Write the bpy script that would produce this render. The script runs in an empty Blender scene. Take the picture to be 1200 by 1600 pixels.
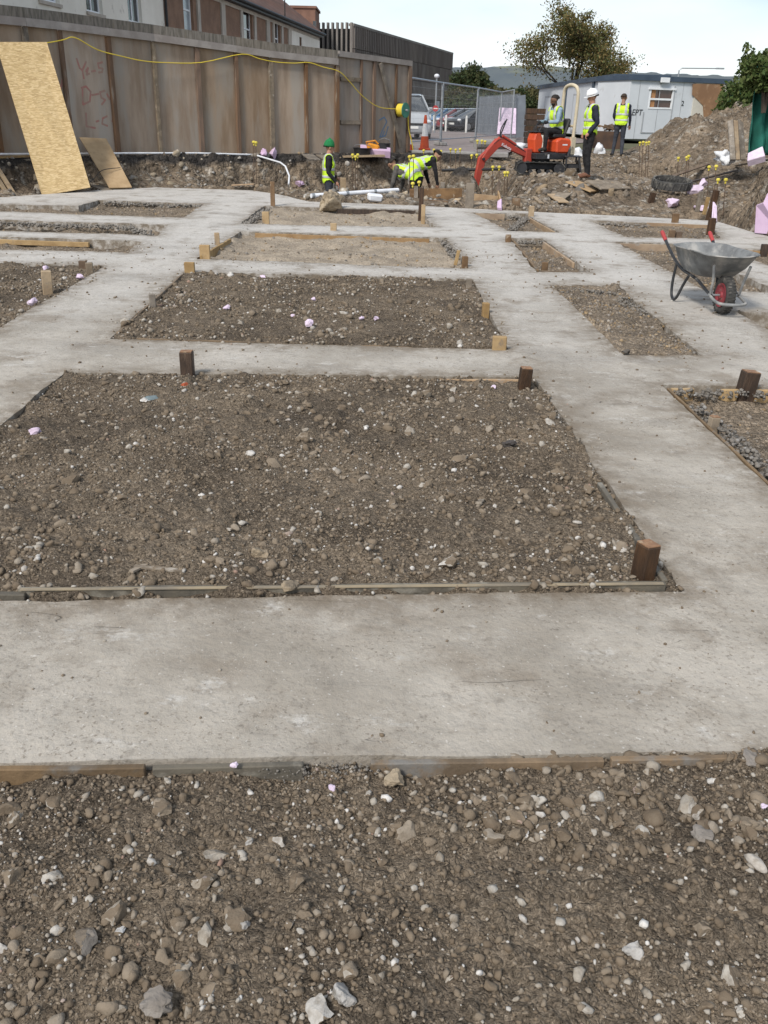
import bpy, bmesh, math, random
import numpy as np
from mathutils import Vector, Matrix, geometry
random.seed(7)
rng = np.random.default_rng(11)
scene = bpy.context.scene
COL = scene.collection
R = math.radians

# ------------------------------------------------------------------ camera
CAM_H, FOC, HORIZON, ROLL = 1.6, 1383.0, 177.0, R(-1.4)   # eye height in metres, focal length in 1200x1600 pixels
pitch = math.atan((800 - HORIZON) / FOC)
_fw = np.array([0, math.cos(pitch), -math.sin(pitch)])
_u = np.array([0, math.sin(pitch), math.cos(pitch)]); _r = np.array([1., 0, 0])
_rt = _r * math.cos(ROLL) - _u * math.sin(ROLL)
_up = _u * math.cos(ROLL) + _r * math.sin(ROLL)
CAM = np.array([0, 0, CAM_H])
cam_data = bpy.data.cameras.new('camera')
cam = bpy.data.objects.new('camera', cam_data); COL.objects.link(cam)
m = Matrix.Identity(4)
for i in range(3):
    m[i][0], m[i][1], m[i][2], m[i][3] = _rt[i], _up[i], -_fw[i], CAM[i]
cam.matrix_world = m
cam_data.sensor_fit = 'VERTICAL'; cam_data.sensor_height = 36; cam_data.sensor_width = 27
cam_data.lens = 36 * FOC / 1600
cam_data.clip_start = 0.05; cam_data.clip_end = 8000
scene.camera = cam

# ------------------------------------------------------------------ sky, sun, exposure
SUN_EL, SUN_AZ = R(44), R(212)          # azimuth measured clockwise from +Y: behind the camera, from the left
world = bpy.data.worlds.new('World'); scene.world = world; world.use_nodes = True
wt = world.node_tree; wt.nodes.clear()
out = wt.nodes.new('ShaderNodeOutputWorld'); bg = wt.nodes.new('ShaderNodeBackground')
sky = wt.nodes.new('ShaderNodeTexSky'); sky.sky_type = 'NISHITA'; sky.sun_disc = False
sky.sun_elevation = SUN_EL; sky.sun_rotation = SUN_AZ; sky.air_density = 1.0; sky.dust_density = 0.7; sky.ozone_density = 1.0
tc = wt.nodes.new('ShaderNodeTexCoord'); mp = wt.nodes.new('ShaderNodeMapping')
mp.inputs['Scale'].default_value = (1.0, 1.0, 3.2); mp.inputs['Location'].default_value = (0.35, 0.1, 0.2)
nz = wt.nodes.new('ShaderNodeTexNoise'); nz.inputs['Scale'].default_value = 1.7; nz.inputs['Detail'].default_value = 6
nz.inputs['Roughness'].default_value = 0.5
rp = wt.nodes.new('ShaderNodeValToRGB'); rp.color_ramp.elements[0].position = 0.40; rp.color_ramp.elements[1].position = 0.62
rp.color_ramp.elements[0].color = (0.06, 0.06, 0.06, 1); rp.color_ramp.elements[1].color = (0.97, 0.97, 0.97, 1)
mx = wt.nodes.new('ShaderNodeMix'); mx.data_type = 'RGBA'
mx.inputs['B'].default_value = (8.2, 8.6, 8.9, 1)         # cloud layer
wt.links.new(tc.outputs['Generated'], mp.inputs['Vector']); wt.links.new(mp.outputs['Vector'], nz.inputs['Vector'])
wt.links.new(nz.outputs['Fac'], rp.inputs['Fac']); wt.links.new(rp.outputs['Color'], mx.inputs['Factor'])
wt.links.new(sky.outputs['Color'], mx.inputs['A']); wt.links.new(mx.outputs['Result'], bg.inputs['Color'])
bg.inputs['Strength'].default_value = 0.075
wt.links.new(bg.outputs['Background'], out.inputs['Surface'])
sun_data = bpy.data.lights.new('sun', 'SUN'); sun_data.energy = 2.0; sun_data.angle = R(12); sun_data.color = (1, 0.94, 0.86)
sun = bpy.data.objects.new('sun', sun_data); COL.objects.link(sun)
sd = Vector((math.sin(SUN_AZ) * math.cos(SUN_EL), math.cos(SUN_AZ) * math.cos(SUN_EL), math.sin(SUN_EL)))
sun.rotation_euler = sd.to_track_quat('Z', 'Y').to_euler(); sun.location = sd * 60
vs = scene.view_settings
vs.view_transform = 'Standard'; vs.look = 'None'; vs.gamma = 1.0; vs.use_curve_mapping = False
vs.exposure = 0.8
scene.cycles.max_bounces = 6; scene.cycles.diffuse_bounces = 3
scene.cycles.use_denoising = True

# ------------------------------------------------------------------ measuring helpers (points in the place, in metres)
def _ray(x, y): return _fw + _rt * (x - 600) / FOC - _up * (y - 800) / FOC
def atz(x, y, z=0.0):
    d = _ray(x, y); return Vector(CAM + d * ((z - CAM_H) / d[2]))
def aty(x, y, Y):
    d = _ray(x, y); return Vector(CAM + d * (Y / d[1]))

# ------------------------------------------------------------------ mesh helpers
def tag(o, label=None, cat=None, group=None, kind=None):
    if label: o['label'] = label
    if cat: o['category'] = cat
    if group: o['group'] = group
    if kind: o['kind'] = kind
    return o
def empty(name, loc=(0, 0, 0), rz=0.0, parent=None):
    o = bpy.data.objects.new(name, None); COL.objects.link(o); o.location = loc; o.rotation_euler = (0, 0, rz)
    o.empty_display_size = 0.1
    if parent: o.parent = parent
    return o
def link(name, me, parent=None, loc=None, rot=None, scale=None):
    o = bpy.data.objects.new(name, me); COL.objects.link(o)
    if parent is not None: o.parent = parent
    if loc is not None: o.location = loc
    if rot is not None: o.rotation_euler = rot
    if scale is not None: o.scale = scale
    return o
def big_mesh(name, v, tris, mat, smooth=False):
    v = np.asarray(v, dtype=np.float32); tris = np.asarray(tris, dtype=np.int32); k = tris.shape[1]
    me = bpy.data.meshes.new(name)
    me.vertices.add(len(v)); me.vertices.foreach_set('co', v.ravel())
    me.loops.add(tris.size); me.loops.foreach_set('vertex_index', tris.ravel())
    me.polygons.add(len(tris)); me.polygons.foreach_set('loop_start', np.arange(0, tris.size, k, dtype=np.int32))
    me.polygons.foreach_set('loop_total', np.full(len(tris), k, dtype=np.int32))
    if smooth: me.polygons.foreach_set('use_smooth', np.ones(len(tris), dtype=bool))
    me.update(calc_edges=True); me.validate()
    me.materials.append(mat)
    return me

class MB:
    """collects shapes; build() links them as one mesh object"""
    def __init__(s): s.v = []; s.f = []
    def add(s, vs_, fs):
        n = len(s.v); s.v += [tuple(p) for p in vs_]; s.f += [tuple(i + n for i in f) for f in fs]; return s
    def box(s, c, size, rot=None, taper=1.0):
        hx, hy, hz = size[0] / 2, size[1] / 2, size[2] / 2
        P = []
        for z in (-1, 1):
            t = taper if z > 0 else 1
            for x, y in ((-1, -1), (1, -1), (1, 1), (-1, 1)): P.append(Vector((x * hx * t, y * hy * t, z * hz)))
        if rot is not None:
            P = [rot @ p for p in P]
        c = Vector(c)
        return s.add([p + c for p in P], [(3, 2, 1, 0), (4, 5, 6, 7), (0, 1, 5, 4), (1, 2, 6, 5), (2, 3, 7, 6), (3, 0, 4, 7)])
    def beam(s, a, b, w, h, up=(0, 0, 1)):
        """box running from a to b, w across, h along up"""
        a, b = Vector(a), Vector(b); d = (b - a); L = d.length; d.normalize(); up = Vector(up)
        x = d.cross(up)
        if x.length < 1e-4: x = d.cross(Vector((0, 1, 0)))
        x.normalize(); u = x.cross(d).normalized()
        P = []
        for q in (a, b):
            for i, j in ((-1, -1), (1, -1), (1, 1), (-1, 1)): P.append(q + x * (i * w / 2) + u * (j * h / 2))
        return s.add(P, [(3, 2, 1, 0), (4, 5, 6, 7), (0, 1, 5, 4), (1, 2, 6, 5), (2, 3, 7, 6), (3, 0, 4, 7)])
    def cyl(s, a, b, r0, r1=None, n=10, caps=True):
        return s.tube([a, b], [r0, r0 if r1 is None else r1], n, caps)
    def tube(s, path, r, n=8, caps=True, closed=False):
        path = [Vector(p) for p in path]; m_ = len(path)
        rr = r if isinstance(r, (list, tuple)) else [r] * m_
        V = []; F = []; prev = None
        for i, p in enumerate(path):
            if closed: t = path[(i + 1) % m_] - path[i - 1]
            else: t = path[min(i + 1, m_ - 1)] - path[max(i - 1, 0)]
            t.normalize()
            if prev is None:
                a = t.cross(Vector((0, 0, 1)))
                if a.length < 1e-3: a = t.cross(Vector((0, 1, 0)))
            else: a = prev - t * prev.dot(t)
            a.normalize(); prev = a; b = t.cross(a)
            for k in range(n):
                th = 2 * math.pi * k / n; V.append(p + (a * math.cos(th) + b * math.sin(th)) * rr[i])
        for i in range(m_ if closed else m_ - 1):
            j = (i + 1) % m_
            for k in range(n): F.append((i * n + k, i * n + (k + 1) % n, j * n + (k + 1) % n, j * n + k))
        if caps and not closed:
            F.append(tuple(reversed(range(n)))); F.append(tuple(range((m_ - 1) * n, m_ * n)))
        return s.add(V, F)
    def lathe(s, prof, c=(0, 0, 0), n=24, rot=None, sx=1, sy=1):
        V = []; F = []; m_ = len(prof); c = Vector(c)
        for r_, z in prof:
            for k in range(n):
                th = 2 * math.pi * k / n; p = Vector((r_ * math.cos(th) * sx, r_ * math.sin(th) * sy, z))
                V.append((rot @ p if rot is not None else p) + c)
        for i in range(m_ - 1):
            for k in range(n): F.append((i * n + k, i * n + (k + 1) % n, (i + 1) * n + (k + 1) % n, (i + 1) * n + k))
        F.append(tuple(reversed(range(n)))); F.append(tuple(range((m_ - 1) * n, m_ * n)))
        return s.add(V, F)
    def prism(s, poly, ax, n0, n1):
        """poly of 3D points (planar); extruded from n0 to n1 along vector ax"""
        ax = Vector(ax); k = len(poly); P = [Vector(p) + ax * n0 for p in poly] + [Vector(p) + ax * n1 for p in poly]
        F = [tuple(reversed(range(k))), tuple(range(k, 2 * k))]
        for i in range(k): F.append((i, (i + 1) % k, k + (i + 1) % k, k + i))
        return s.add(P, F)
    def sphere(s, c, r, n=12, m_=8, rot=None):
        rx, ry, rz = r if isinstance(r, (list, tuple)) else (r, r, r)
        V = []; F = []; c = Vector(c)
        for i in range(1, m_):
            ph = math.pi * i / m_
            for k in range(n):
                th = 2 * math.pi * k / n
                p = Vector((rx * math.sin(ph) * math.cos(th), ry * math.sin(ph) * math.sin(th), rz * math.cos(ph)))
                V.append((rot @ p if rot is not None else p) + c)
        for i in range(m_ - 2):
            for k in range(n): F.append((i * n + k, (i + 1) * n + k, (i + 1) * n + (k + 1) % n, i * n + (k + 1) % n))
        t = Vector((0, 0, rz)); b = -t
        if rot is not None: t = rot @ t; b = rot @ b
        V += [t + c, b + c]; T = len(V) - 2
        for k in range(n):
            F.append((T, k, (k + 1) % n)); F.append((T + 1, (m_ - 2) * n + (k + 1) % n, (m_ - 2) * n + k))
        return s.add(V, F)
    def mesh(s, name, mat, smooth=False, bevel=0.0, recalc=True):
        me = bpy.data.meshes.new(name); me.from_pydata(s.v, [], s.f)
        if recalc or bevel:
            bm = bmesh.new(); bm.from_mesh(me)
            if bevel:
                ed = [e for e in bm.edges if len(e.link_faces) == 2 and e.calc_face_angle(0) > 0.5]
                bmesh.ops.bevel(bm, geom=ed, offset=bevel, segments=1, affect='EDGES', clamp_overlap=True)
            bmesh.ops.recalc_face_normals(bm, faces=bm.faces); bm.to_mesh(me); bm.free()
        if smooth:
            me.polygons.foreach_set('use_smooth', [True] * len(me.polygons))
            try: me.set_sharp_from_angle(angle=R(40))
            except Exception: pass
        me.materials.append(mat); me.update(); return me
    def build(s, name, mat, parent=None, smooth=False, bevel=0.0, loc=None, rot=None):
        return link(name, s.mesh(name, mat, smooth, bevel), parent, loc, rot)

# ------------------------------------------------------------------ noise
def _hash(ix, iy, seed):
    h = (ix.astype(np.int64) * 374761393 + iy.astype(np.int64) * 668265263 + seed * 1442695041) & 0xffffffff
    h = ((h ^ (h >> 13)) * 1274126177) & 0xffffffff
    return ((h ^ (h >> 16)) & 0xffffff) / float(0xffffff)
def vnoise(x, y, seed=0):
    x = np.asarray(x, float); y = np.asarray(y, float)
    ix = np.floor(x); iy = np.floor(y); fx = x - ix; fy = y - iy
    fx = fx * fx * (3 - 2 * fx); fy = fy * fy * (3 - 2 * fy)
    a = _hash(ix, iy, seed); b = _hash(ix + 1, iy, seed); c = _hash(ix, iy + 1, seed); d = _hash(ix + 1, iy + 1, seed)
    return (a * (1 - fx) + b * fx) * (1 - fy) + (c * (1 - fx) + d * fx) * fy - 0.5
def fbm(x, y, f=1.0, octv=4, gain=0.5, seed=0):
    s = 0; a = 1.0
    for k in range(octv):
        s = s + a * vnoise(np.asarray(x) * f + 17.3 * k, np.asarray(y) * f - 9.1 * k, seed + k); a *= gain; f *= 2.03
    return s
def sstep(a, b, x):
    t = np.clip((np.asarray(x, float) - a) / (b - a), 0, 1); return t * t * (3 - 2 * t)

# ------------------------------------------------------------------ materials
MATS = {}
def lin(c):
    return tuple(((v / 255) / 12.92 if v / 255 <= 0.04045 else ((v / 255 + 0.055) / 1.055) ** 2.4) for v in c) + (1,)
def pmat(name, c1, c2=None, scale=6.0, rough=0.85, bump=0.0, bscale=40.0, stretch=(1, 1, 1), c3=None, s3=60.0, w3=(0.55, 0.7),
         rnd=0.0, metallic=0.0, w=(0.35, 0.65), detail=6.0, spec=0.3, world=False, bdist=0.01, island=False, coat=0.0):
    """procedural material: two noise-mixed colours, an optional third in spots, fine relief, per-object variation (colours linear)"""
    mt = bpy.data.materials.new(name); mt.use_nodes = True; nt = mt.node_tree; N = nt.nodes; L = nt.links
    b = N['Principled BSDF']; b.inputs['Roughness'].default_value = rough; b.inputs['Metallic'].default_value = metallic
    b.inputs['Specular IOR Level'].default_value = spec
    if coat: b.inputs['Coat Weight'].default_value = coat
    def c4(c): return tuple(c) if len(c) == 4 else tuple(c) + (1,)
    c1 = c4(c1); c2 = c4(c2) if c2 else tuple(v * 0.8 for v in c1[:3]) + (1,)
    if world: co = N.new('ShaderNodeNewGeometry').outputs['Position']
    else: co = N.new('ShaderNodeTexCoord').outputs['Object']
    mp_ = N.new('ShaderNodeMapping'); mp_.inputs['Scale'].default_value = stretch; L.new(co, mp_.inputs['Vector'])
    oi = N.new('ShaderNodeObjectInfo')
    if not world:
        ad = N.new('ShaderNodeVectorMath'); ad.operation = 'SCALE'; ad.inputs[0].default_value = (31, 17, 23)
        L.new(oi.outputs['Random'], ad.inputs['Scale'])
        a2 = N.new('ShaderNodeVectorMath'); L.new(mp_.outputs['Vector'], a2.inputs[0]); L.new(ad.outputs['Vector'], a2.inputs[1]); vec = a2.outputs['Vector']
    else: vec = mp_.outputs['Vector']
    def noise(sc, det=detail):
        n = N.new('ShaderNodeTexNoise'); n.inputs['Scale'].default_value = sc; n.inputs['Detail'].default_value = det
        n.inputs['Roughness'].default_value = 0.6; L.new(vec, n.inputs['Vector']); return n.outputs['Fac']
    def remap(src, lo, hi):
        r = N.new('ShaderNodeMapRange'); r.inputs['From Min'].default_value = lo; r.inputs['From Max'].default_value = hi
        r.interpolation_type = 'SMOOTHSTEP'; L.new(src, r.inputs['Value']); return r.outputs['Result']
    def mix(fac, a, bb, blend='MIX'):
        x = N.new('ShaderNodeMix'); x.data_type = 'RGBA'; x.blend_type = blend
        for v, k in ((fac, 'Factor'), (a, 'A'), (bb, 'B')):
            if hasattr(v, 'is_linked') or hasattr(v, 'links'): L.new(v, x.inputs[k])
            else: x.inputs[k].default_value = v
        return x.outputs['Result']
    col = mix(remap(noise(scale), *w), c1, c2)
    if c3: col = mix(remap(noise(s3), *w3), col, c4(c3))
    if rnd:
        src = oi.outputs['Random']
        if island:
            g = N.new('ShaderNodeNewGeometry'); s_ = N.new('ShaderNodeMath'); s_.operation = 'ADD'; L.new(g.outputs['Random Per Island'], s_.inputs[0]); L.new(src, s_.inputs[1])
            f_ = N.new('ShaderNodeMath'); f_.operation = 'FRACT'; L.new(s_.outputs[0], f_.inputs[0]); src = f_.outputs[0]
        r = N.new('ShaderNodeMapRange'); r.inputs['To Min'].default_value = 1 - rnd; r.inputs['To Max'].default_value = 1 + rnd; L.new(src, r.inputs['Value'])
        h = N.new('ShaderNodeHueSaturation'); L.new(r.outputs['Result'], h.inputs['Value']); f7 = N.new('ShaderNodeMath'); f7.operation = 'MULTIPLY'; f7.inputs[1].default_value = 7.13; L.new(src, f7.inputs[0]); f8 = N.new('ShaderNodeMath'); f8.operation = 'FRACT'; L.new(f7.outputs[0], f8.inputs[0]); r8 = N.new('ShaderNodeMapRange'); r8.inputs['To Min'].default_value = 1 - 1.5 * rnd; r8.inputs['To Max'].default_value = 1 + 1.2 * rnd; L.new(f8.outputs[0], r8.inputs['Value']); L.new(r8.outputs['Result'], h.inputs['Saturation']); L.new(col, h.inputs['Color']); col = h.outputs['Color']
    L.new(col, b.inputs['Base Color'])
    if bump:
        bp = N.new('ShaderNodeBump'); bp.inputs['Strength'].default_value = bump; bp.inputs['Distance'].default_value = bdist
        L.new(noise(bscale, 8.0), bp.inputs['Height']); L.new(bp.outputs['Normal'], b.inputs['Normal'])
    MATS[name] = mt
    return mt
def glass(name, col=(0.02, 0.025, 0.03), rough=0.05):
    return pmat(name, col, tuple(v * 0.7 for v in col), 2.0, rough, spec=0.8)
# ------------------------------------------------------------------ the material set
SOIL = pmat('brown_soil', (0.19, 0.152, 0.112), (0.105, 0.084, 0.063), 1.4, 0.95, bump=1.0, bscale=60, c3=(0.26, 0.213, 0.16), s3=110, w3=(0.54, 0.66), world=True, spec=0.1, bdist=0.02)
SANDY = pmat('sandy_soil', (0.34, 0.285, 0.22), (0.24, 0.20, 0.155), 2.2, 0.95, bump=0.8, bscale=35, c3=(0.44, 0.39, 0.32), s3=45, w3=(0.55, 0.7), world=True, spec=0.1, bdist=0.02)
GREYSOIL = pmat('grey_soil', (0.245, 0.196, 0.145), (0.15, 0.122, 0.093), 2.0, 0.95, bump=0.9, bscale=35, c3=(0.36, 0.31, 0.25), s3=50, w3=(0.57, 0.7), world=True, spec=0.1, bdist=0.02)
def crumbly(mt, scales=(70, 150), dist=.012, col=.35):
    """adds a granular, crumbly relief and a per-crumb tone to a soil material"""
    nt = mt.node_tree; N = nt.nodes; L = nt.links; b = N['Principled BSDF']; g = N.new('ShaderNodeNewGeometry')
    nw = N.new('ShaderNodeTexNoise'); nw.inputs['Scale'].default_value = 30; L.new(g.outputs['Position'], nw.inputs['Vector'])
    wv = N.new('ShaderNodeVectorMath'); wv.operation = 'SCALE'; wv.inputs['Scale'].default_value = .03; L.new(nw.outputs['Color'], wv.inputs[0]); ad = N.new('ShaderNodeVectorMath'); L.new(g.outputs['Position'], ad.inputs[0]); L.new(wv.outputs[0], ad.inputs[1])
    nrm = b.inputs['Normal'].links[0].from_socket; c_ = b.inputs['Base Color'].links[0].from_socket
    for k, sc in enumerate(scales):
        v = N.new('ShaderNodeTexVoronoi'); v.inputs['Scale'].default_value = sc; v.inputs['Randomness'].default_value = 1; L.new(ad.outputs[0], v.inputs['Vector'])
        bp = N.new('ShaderNodeBump'); bp.invert = True; bp.inputs['Strength'].default_value = .9; bp.inputs['Distance'].default_value = dist * scales[0] / sc; L.new(v.outputs['Distance'], bp.inputs['Height']); L.new(nrm, bp.inputs['Normal']); nrm = bp.outputs['Normal']
        sp = N.new('ShaderNodeSeparateColor'); L.new(v.outputs['Color'], sp.inputs[0]); mr = N.new('ShaderNodeMapRange'); mr.inputs['To Min'].default_value = 1 - col; mr.inputs['To Max'].default_value = 1 + col; L.new(sp.outputs[0], mr.inputs['Value'])
        hs = N.new('ShaderNodeHueSaturation'); L.new(mr.outputs[0], hs.inputs['Value']); L.new(c_, hs.inputs['Color']); c_ = hs.outputs['Color']
    L.new(nrm, b.inputs['Normal']); L.new(c_, b.inputs['Base Color'])
crumbly(SOIL, (60, 140), .012, .26); crumbly(GREYSOIL, (35, 80), .02, .25); crumbly(SANDY, (28, 60), .007, .10)
def site_material():
    """excavated ground: brown spoil, chalky cut faces and a dark topsoil layer along the top of the cut"""
    mt = pmat('excavated_earth', (0.225, 0.178, 0.13), (0.125, 0.098, 0.072), 0.9, 0.95, bump=1.0, bscale=9, c3=(0.43, 0.40, 0.35), s3=3.6, w3=(0.52, 0.74), world=True, spec=0.1, bdist=0.06)
    nt = mt.node_tree; N = nt.nodes; L = nt.links; b = N['Principled BSDF']
    old = b.inputs['Base Color'].links[0].from_socket
    g = N.new('ShaderNodeNewGeometry'); sx = N.new('ShaderNodeSeparateXYZ'); L.new(g.outputs['Position'], sx.inputs[0])
    n = N.new('ShaderNodeTexNoise'); n.inputs['Scale'].default_value = 1.6; n.inputs['Detail'].default_value = 5; L.new(g.outputs['Position'], n.inputs['Vector'])
    ad = N.new('ShaderNodeMath'); ad.operation = 'MULTIPLY_ADD'; ad.inputs[1].default_value = 0.5; L.new(n.outputs['Fac'], ad.inputs[0]); L.new(sx.outputs['Z'], ad.inputs[2])
    r = N.new('ShaderNodeMapRange'); r.inputs['From Min'].default_value = 0.56; r.inputs['From Max'].default_value = 0.68; L.new(ad.outputs[0], r.inputs['Value'])
    r2 = N.new('ShaderNodeMapRange'); r2.inputs['From Min'].default_value = 0.86; r2.inputs['From Max'].default_value = 0.93; r2.inputs['To Min'].default_value = 1; r2.inputs['To Max'].default_value = 0; L.new(ad.outputs[0], r2.inputs['Value'])
    rx = N.new('ShaderNodeMapRange'); rx.inputs['From Min'].default_value = 2.4; rx.inputs['From Max'].default_value = 3.4; rx.inputs['To Min'].default_value = 1; rx.inputs['To Max'].default_value = 0; L.new(sx.outputs['X'], rx.inputs['Value'])
    m1 = N.new('ShaderNodeMath'); m1.operation = 'MULTIPLY'; L.new(r.outputs[0], m1.inputs[0]); L.new(r2.outputs[0], m1.inputs[1])
    m2 = N.new('ShaderNodeMath'); m2.operation = 'MULTIPLY'; L.new(m1.outputs[0], m2.inputs[0]); L.new(rx.outputs[0], m2.inputs[1])
    x = N.new('ShaderNodeMix'); x.data_type = 'RGBA'; x.inputs['B'].default_value = (0.052, 0.047, 0.043, 1)
    L.new(m2.outputs[0], x.inputs['Factor']); L.new(old, x.inputs['A']); L.new(x.outputs['Result'], b.inputs['Base Color'])
    return mt
EARTH = site_material(); crumbly(EARTH, (7, 18), .07, .22)
def stone_material():
    mt = bpy.data.materials.new('mixed_stone'); mt.use_nodes = True; nt = mt.node_tree; N = nt.nodes; L = nt.links; b = N['Principled BSDF']
    b.inputs['Roughness'].default_value = 0.9; b.inputs['Specular IOR Level'].default_value = 0.15
    g = N.new('ShaderNodeNewGeometry'); oi = N.new('ShaderNodeObjectInfo')
    s_ = N.new('ShaderNodeMath'); s_.operation = 'ADD'; L.new(g.outputs['Random Per Island'], s_.inputs[0]); L.new(oi.outputs['Random'], s_.inputs[1])
    f_ = N.new('ShaderNodeMath'); f_.operation = 'FRACT'; L.new(s_.outputs[0], f_.inputs[0])
    cr = N.new('ShaderNodeValToRGB'); cr.color_ramp.interpolation = 'LINEAR'; e = cr.color_ramp.elements
    e[0].position = 0.0; e[0].color = (0.13, 0.10, 0.071, 1); e[1].position = 1.0; e[1].color = (0.62, 0.60, 0.57, 1)
    for p, c in ((0.5, (0.178, 0.139, 0.099)), (0.76, (0.235, 0.193, 0.147)), (0.87, (0.32, 0.29, 0.247)), (0.957, (0.43, 0.405, 0.365)), (0.962, (0.24, 0.12, 0.075)), (0.968, (0.40, 0.38, 0.35)), (0.985, (0.5, 0.48, 0.45))):
        q = e.new(p); q.color = c + (1,)
    L.new(f_.outputs[0], cr.inputs['Fac'])
    n = N.new('ShaderNodeTexNoise'); n.inputs['Scale'].default_value = 45; n.inputs['Detail'].default_value = 6; L.new(g.outputs['Position'], n.inputs['Vector'])
    r = N.new('ShaderNodeMapRange'); r.inputs['From Min'].default_value = 0.45; r.inputs['From Max'].default_value = 0.68; r.inputs['To Max'].default_value = 0.65; L.new(n.outputs['Fac'], r.inputs['Value'])
    x = N.new('ShaderNodeMix'); x.data_type = 'RGBA'; x.inputs['B'].default_value = (0.175, 0.142, 0.105, 1)      # clinging soil
    L.new(r.outputs[0], x.inputs['Factor']); L.new(cr.outputs['Color'], x.inputs['A']); L.new(x.outputs['Result'], b.inputs['Base Color'])
    n2 = N.new('ShaderNodeTexNoise'); n2.inputs['Scale'].default_value = 160; n2.inputs['Detail'].default_value = 5; L.new(g.outputs['Position'], n2.inputs['Vector'])
    bp = N.new('ShaderNodeBump'); bp.inputs['Strength'].default_value = 0.7; bp.inputs['Distance'].default_value = 0.004; L.new(n2.outputs['Fac'], bp.inputs['Height']); L.new(bp.outputs['Normal'], b.inputs['Normal'])
    return mt
STONE = stone_material()
PALEGRAVEL = pmat('pale_gravel', (0.28, 0.228, 0.17), (0.19, 0.152, 0.112), 9, 0.9, bump=.6, bscale=60, rnd=0.4, island=True, world=True, spec=.15)
PALESTONE = pmat('pale_flint', (0.42, 0.405, 0.385), (0.30, 0.285, 0.265), 14, 0.8, bump=0.8, bscale=60, c3=(0.20, 0.175, 0.14), s3=18, w3=(0.55, 0.68), bdist=0.01)
TANSTONE = pmat('tan_stone', (0.40, 0.33, 0.235), (0.27, 0.215, 0.15), 6, 0.85, bump=1.0, bscale=22, c3=(0.15, 0.125, 0.095), s3=7, w3=(0.5, 0.65), bdist=0.02)
def concrete_material():
    mt = bpy.data.materials.new('poured_concrete'); mt.use_nodes = True; nt = mt.node_tree; N = nt.nodes; L = nt.links; b = N['Principled BSDF']
    b.inputs['Roughness'].default_value = 0.88; b.inputs['Specular IOR Level'].default_value = 0.25
    g = N.new('ShaderNodeNewGeometry'); pos = g.outputs['Position']
    def noise(s, d=6, rgh=0.6, st=(1, 1, 1)):
        mp_ = N.new('ShaderNodeMapping'); mp_.inputs['Scale'].default_value = st; L.new(pos, mp_.inputs['Vector'])
        n = N.new('ShaderNodeTexNoise'); n.inputs['Scale'].default_value = s; n.inputs['Detail'].default_value = d; n.inputs['Roughness'].default_value = rgh; L.new(mp_.outputs[0], n.inputs['Vector']); return n.outputs['Fac']
    def rm(s, a, c, to0=0., to1=1.):
        r = N.new('ShaderNodeMapRange'); r.inputs['From Min'].default_value = a; r.inputs['From Max'].default_value = c; r.inputs['To Min'].default_value = to0; r.inputs['To Max'].default_value = to1
        r.interpolation_type = 'SMOOTHSTEP'; L.new(s, r.inputs['Value']); return r.outputs['Result']
    def mix(f, a, c):
        x = N.new('ShaderNodeMix'); x.data_type = 'RGBA'
        for v, k in ((f, 'Factor'), (a, 'A'), (c, 'B')):
            if isinstance(v, (tuple, float)): x.inputs[k].default_value = v
            else: L.new(v, x.inputs[k])
        return x.outputs['Result']
    col = mix(rm(noise(1.3), 0.36, 0.64), (0.285, 0.256, 0.215, 1), (0.42, 0.385, 0.335, 1))
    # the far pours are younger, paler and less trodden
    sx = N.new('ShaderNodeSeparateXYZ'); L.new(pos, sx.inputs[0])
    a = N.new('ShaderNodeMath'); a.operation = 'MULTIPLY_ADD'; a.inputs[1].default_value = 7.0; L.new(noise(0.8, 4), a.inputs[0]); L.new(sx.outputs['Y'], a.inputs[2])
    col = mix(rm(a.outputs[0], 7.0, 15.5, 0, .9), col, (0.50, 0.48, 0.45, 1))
    col = mix(rm(noise(2.4, 8, .65), 0.50, 0.68, 0, 0.7), col, (0.215, 0.18, 0.14, 1))           # mud film
    col = mix(rm(noise(0.55, 6, 0.6, (1, 1.6, 1)), 0.55, 0.68, 0, 0.45), col, (0.25, 0.235, 0.215, 1))   # damp patches
    col = mix(rm(noise(3.0, 7, 0.72, (1, 1.5, 1)), 0.57, 0.68, 0, 0.7), col, (0.55, 0.53, 0.495, 1))   # laitance smears
    col = mix(rm(noise(16, 6, 0.7), 0.52, 0.68, 0, 0.5), col, (0.21, 0.185, 0.155, 1))
    # trowel drags and hairline cracks: thin lines where a noise crosses its middle, only here and there
    def lines(sc, st, wd, mask_sc, seedz):
        mp_ = N.new('ShaderNodeMapping'); mp_.inputs['Scale'].default_value = st; mp_.inputs['Location'].default_value = (seedz, seedz * 2.3, seedz); L.new(pos, mp_.inputs['Vector'])
        n = N.new('ShaderNodeTexNoise'); n.inputs['Scale'].default_value = sc; n.inputs['Detail'].default_value = 2; L.new(mp_.outputs[0], n.inputs['Vector'])
        s1 = N.new('ShaderNodeMath'); s1.operation = 'SUBTRACT'; s1.inputs[1].default_value = .5; L.new(n.outputs['Fac'], s1.inputs[0]); s2 = N.new('ShaderNodeMath'); s2.operation = 'ABSOLUTE'; L.new(s1.outputs[0], s2.inputs[0])
        ln = rm(s2.outputs[0], 0.0, wd, 1, 0); mk = rm(noise(mask_sc, 3), .56, .62); mm = N.new('ShaderNodeMath'); mm.operation = 'MULTIPLY'; L.new(ln, mm.inputs[0]); L.new(mk, mm.inputs[1]); return mm.outputs[0]
    ln1 = lines(.7, (1, 5, 1), .0016, 2.4, 3.1); ln2 = lines(1.0, (1, 5.5, 1), .0018, 3.1, 7.7)
    col = mix(ln1, col, (0.13, 0.115, 0.098, 1)); col = mix(ln2, col, (0.16, 0.145, 0.125, 1))
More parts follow.
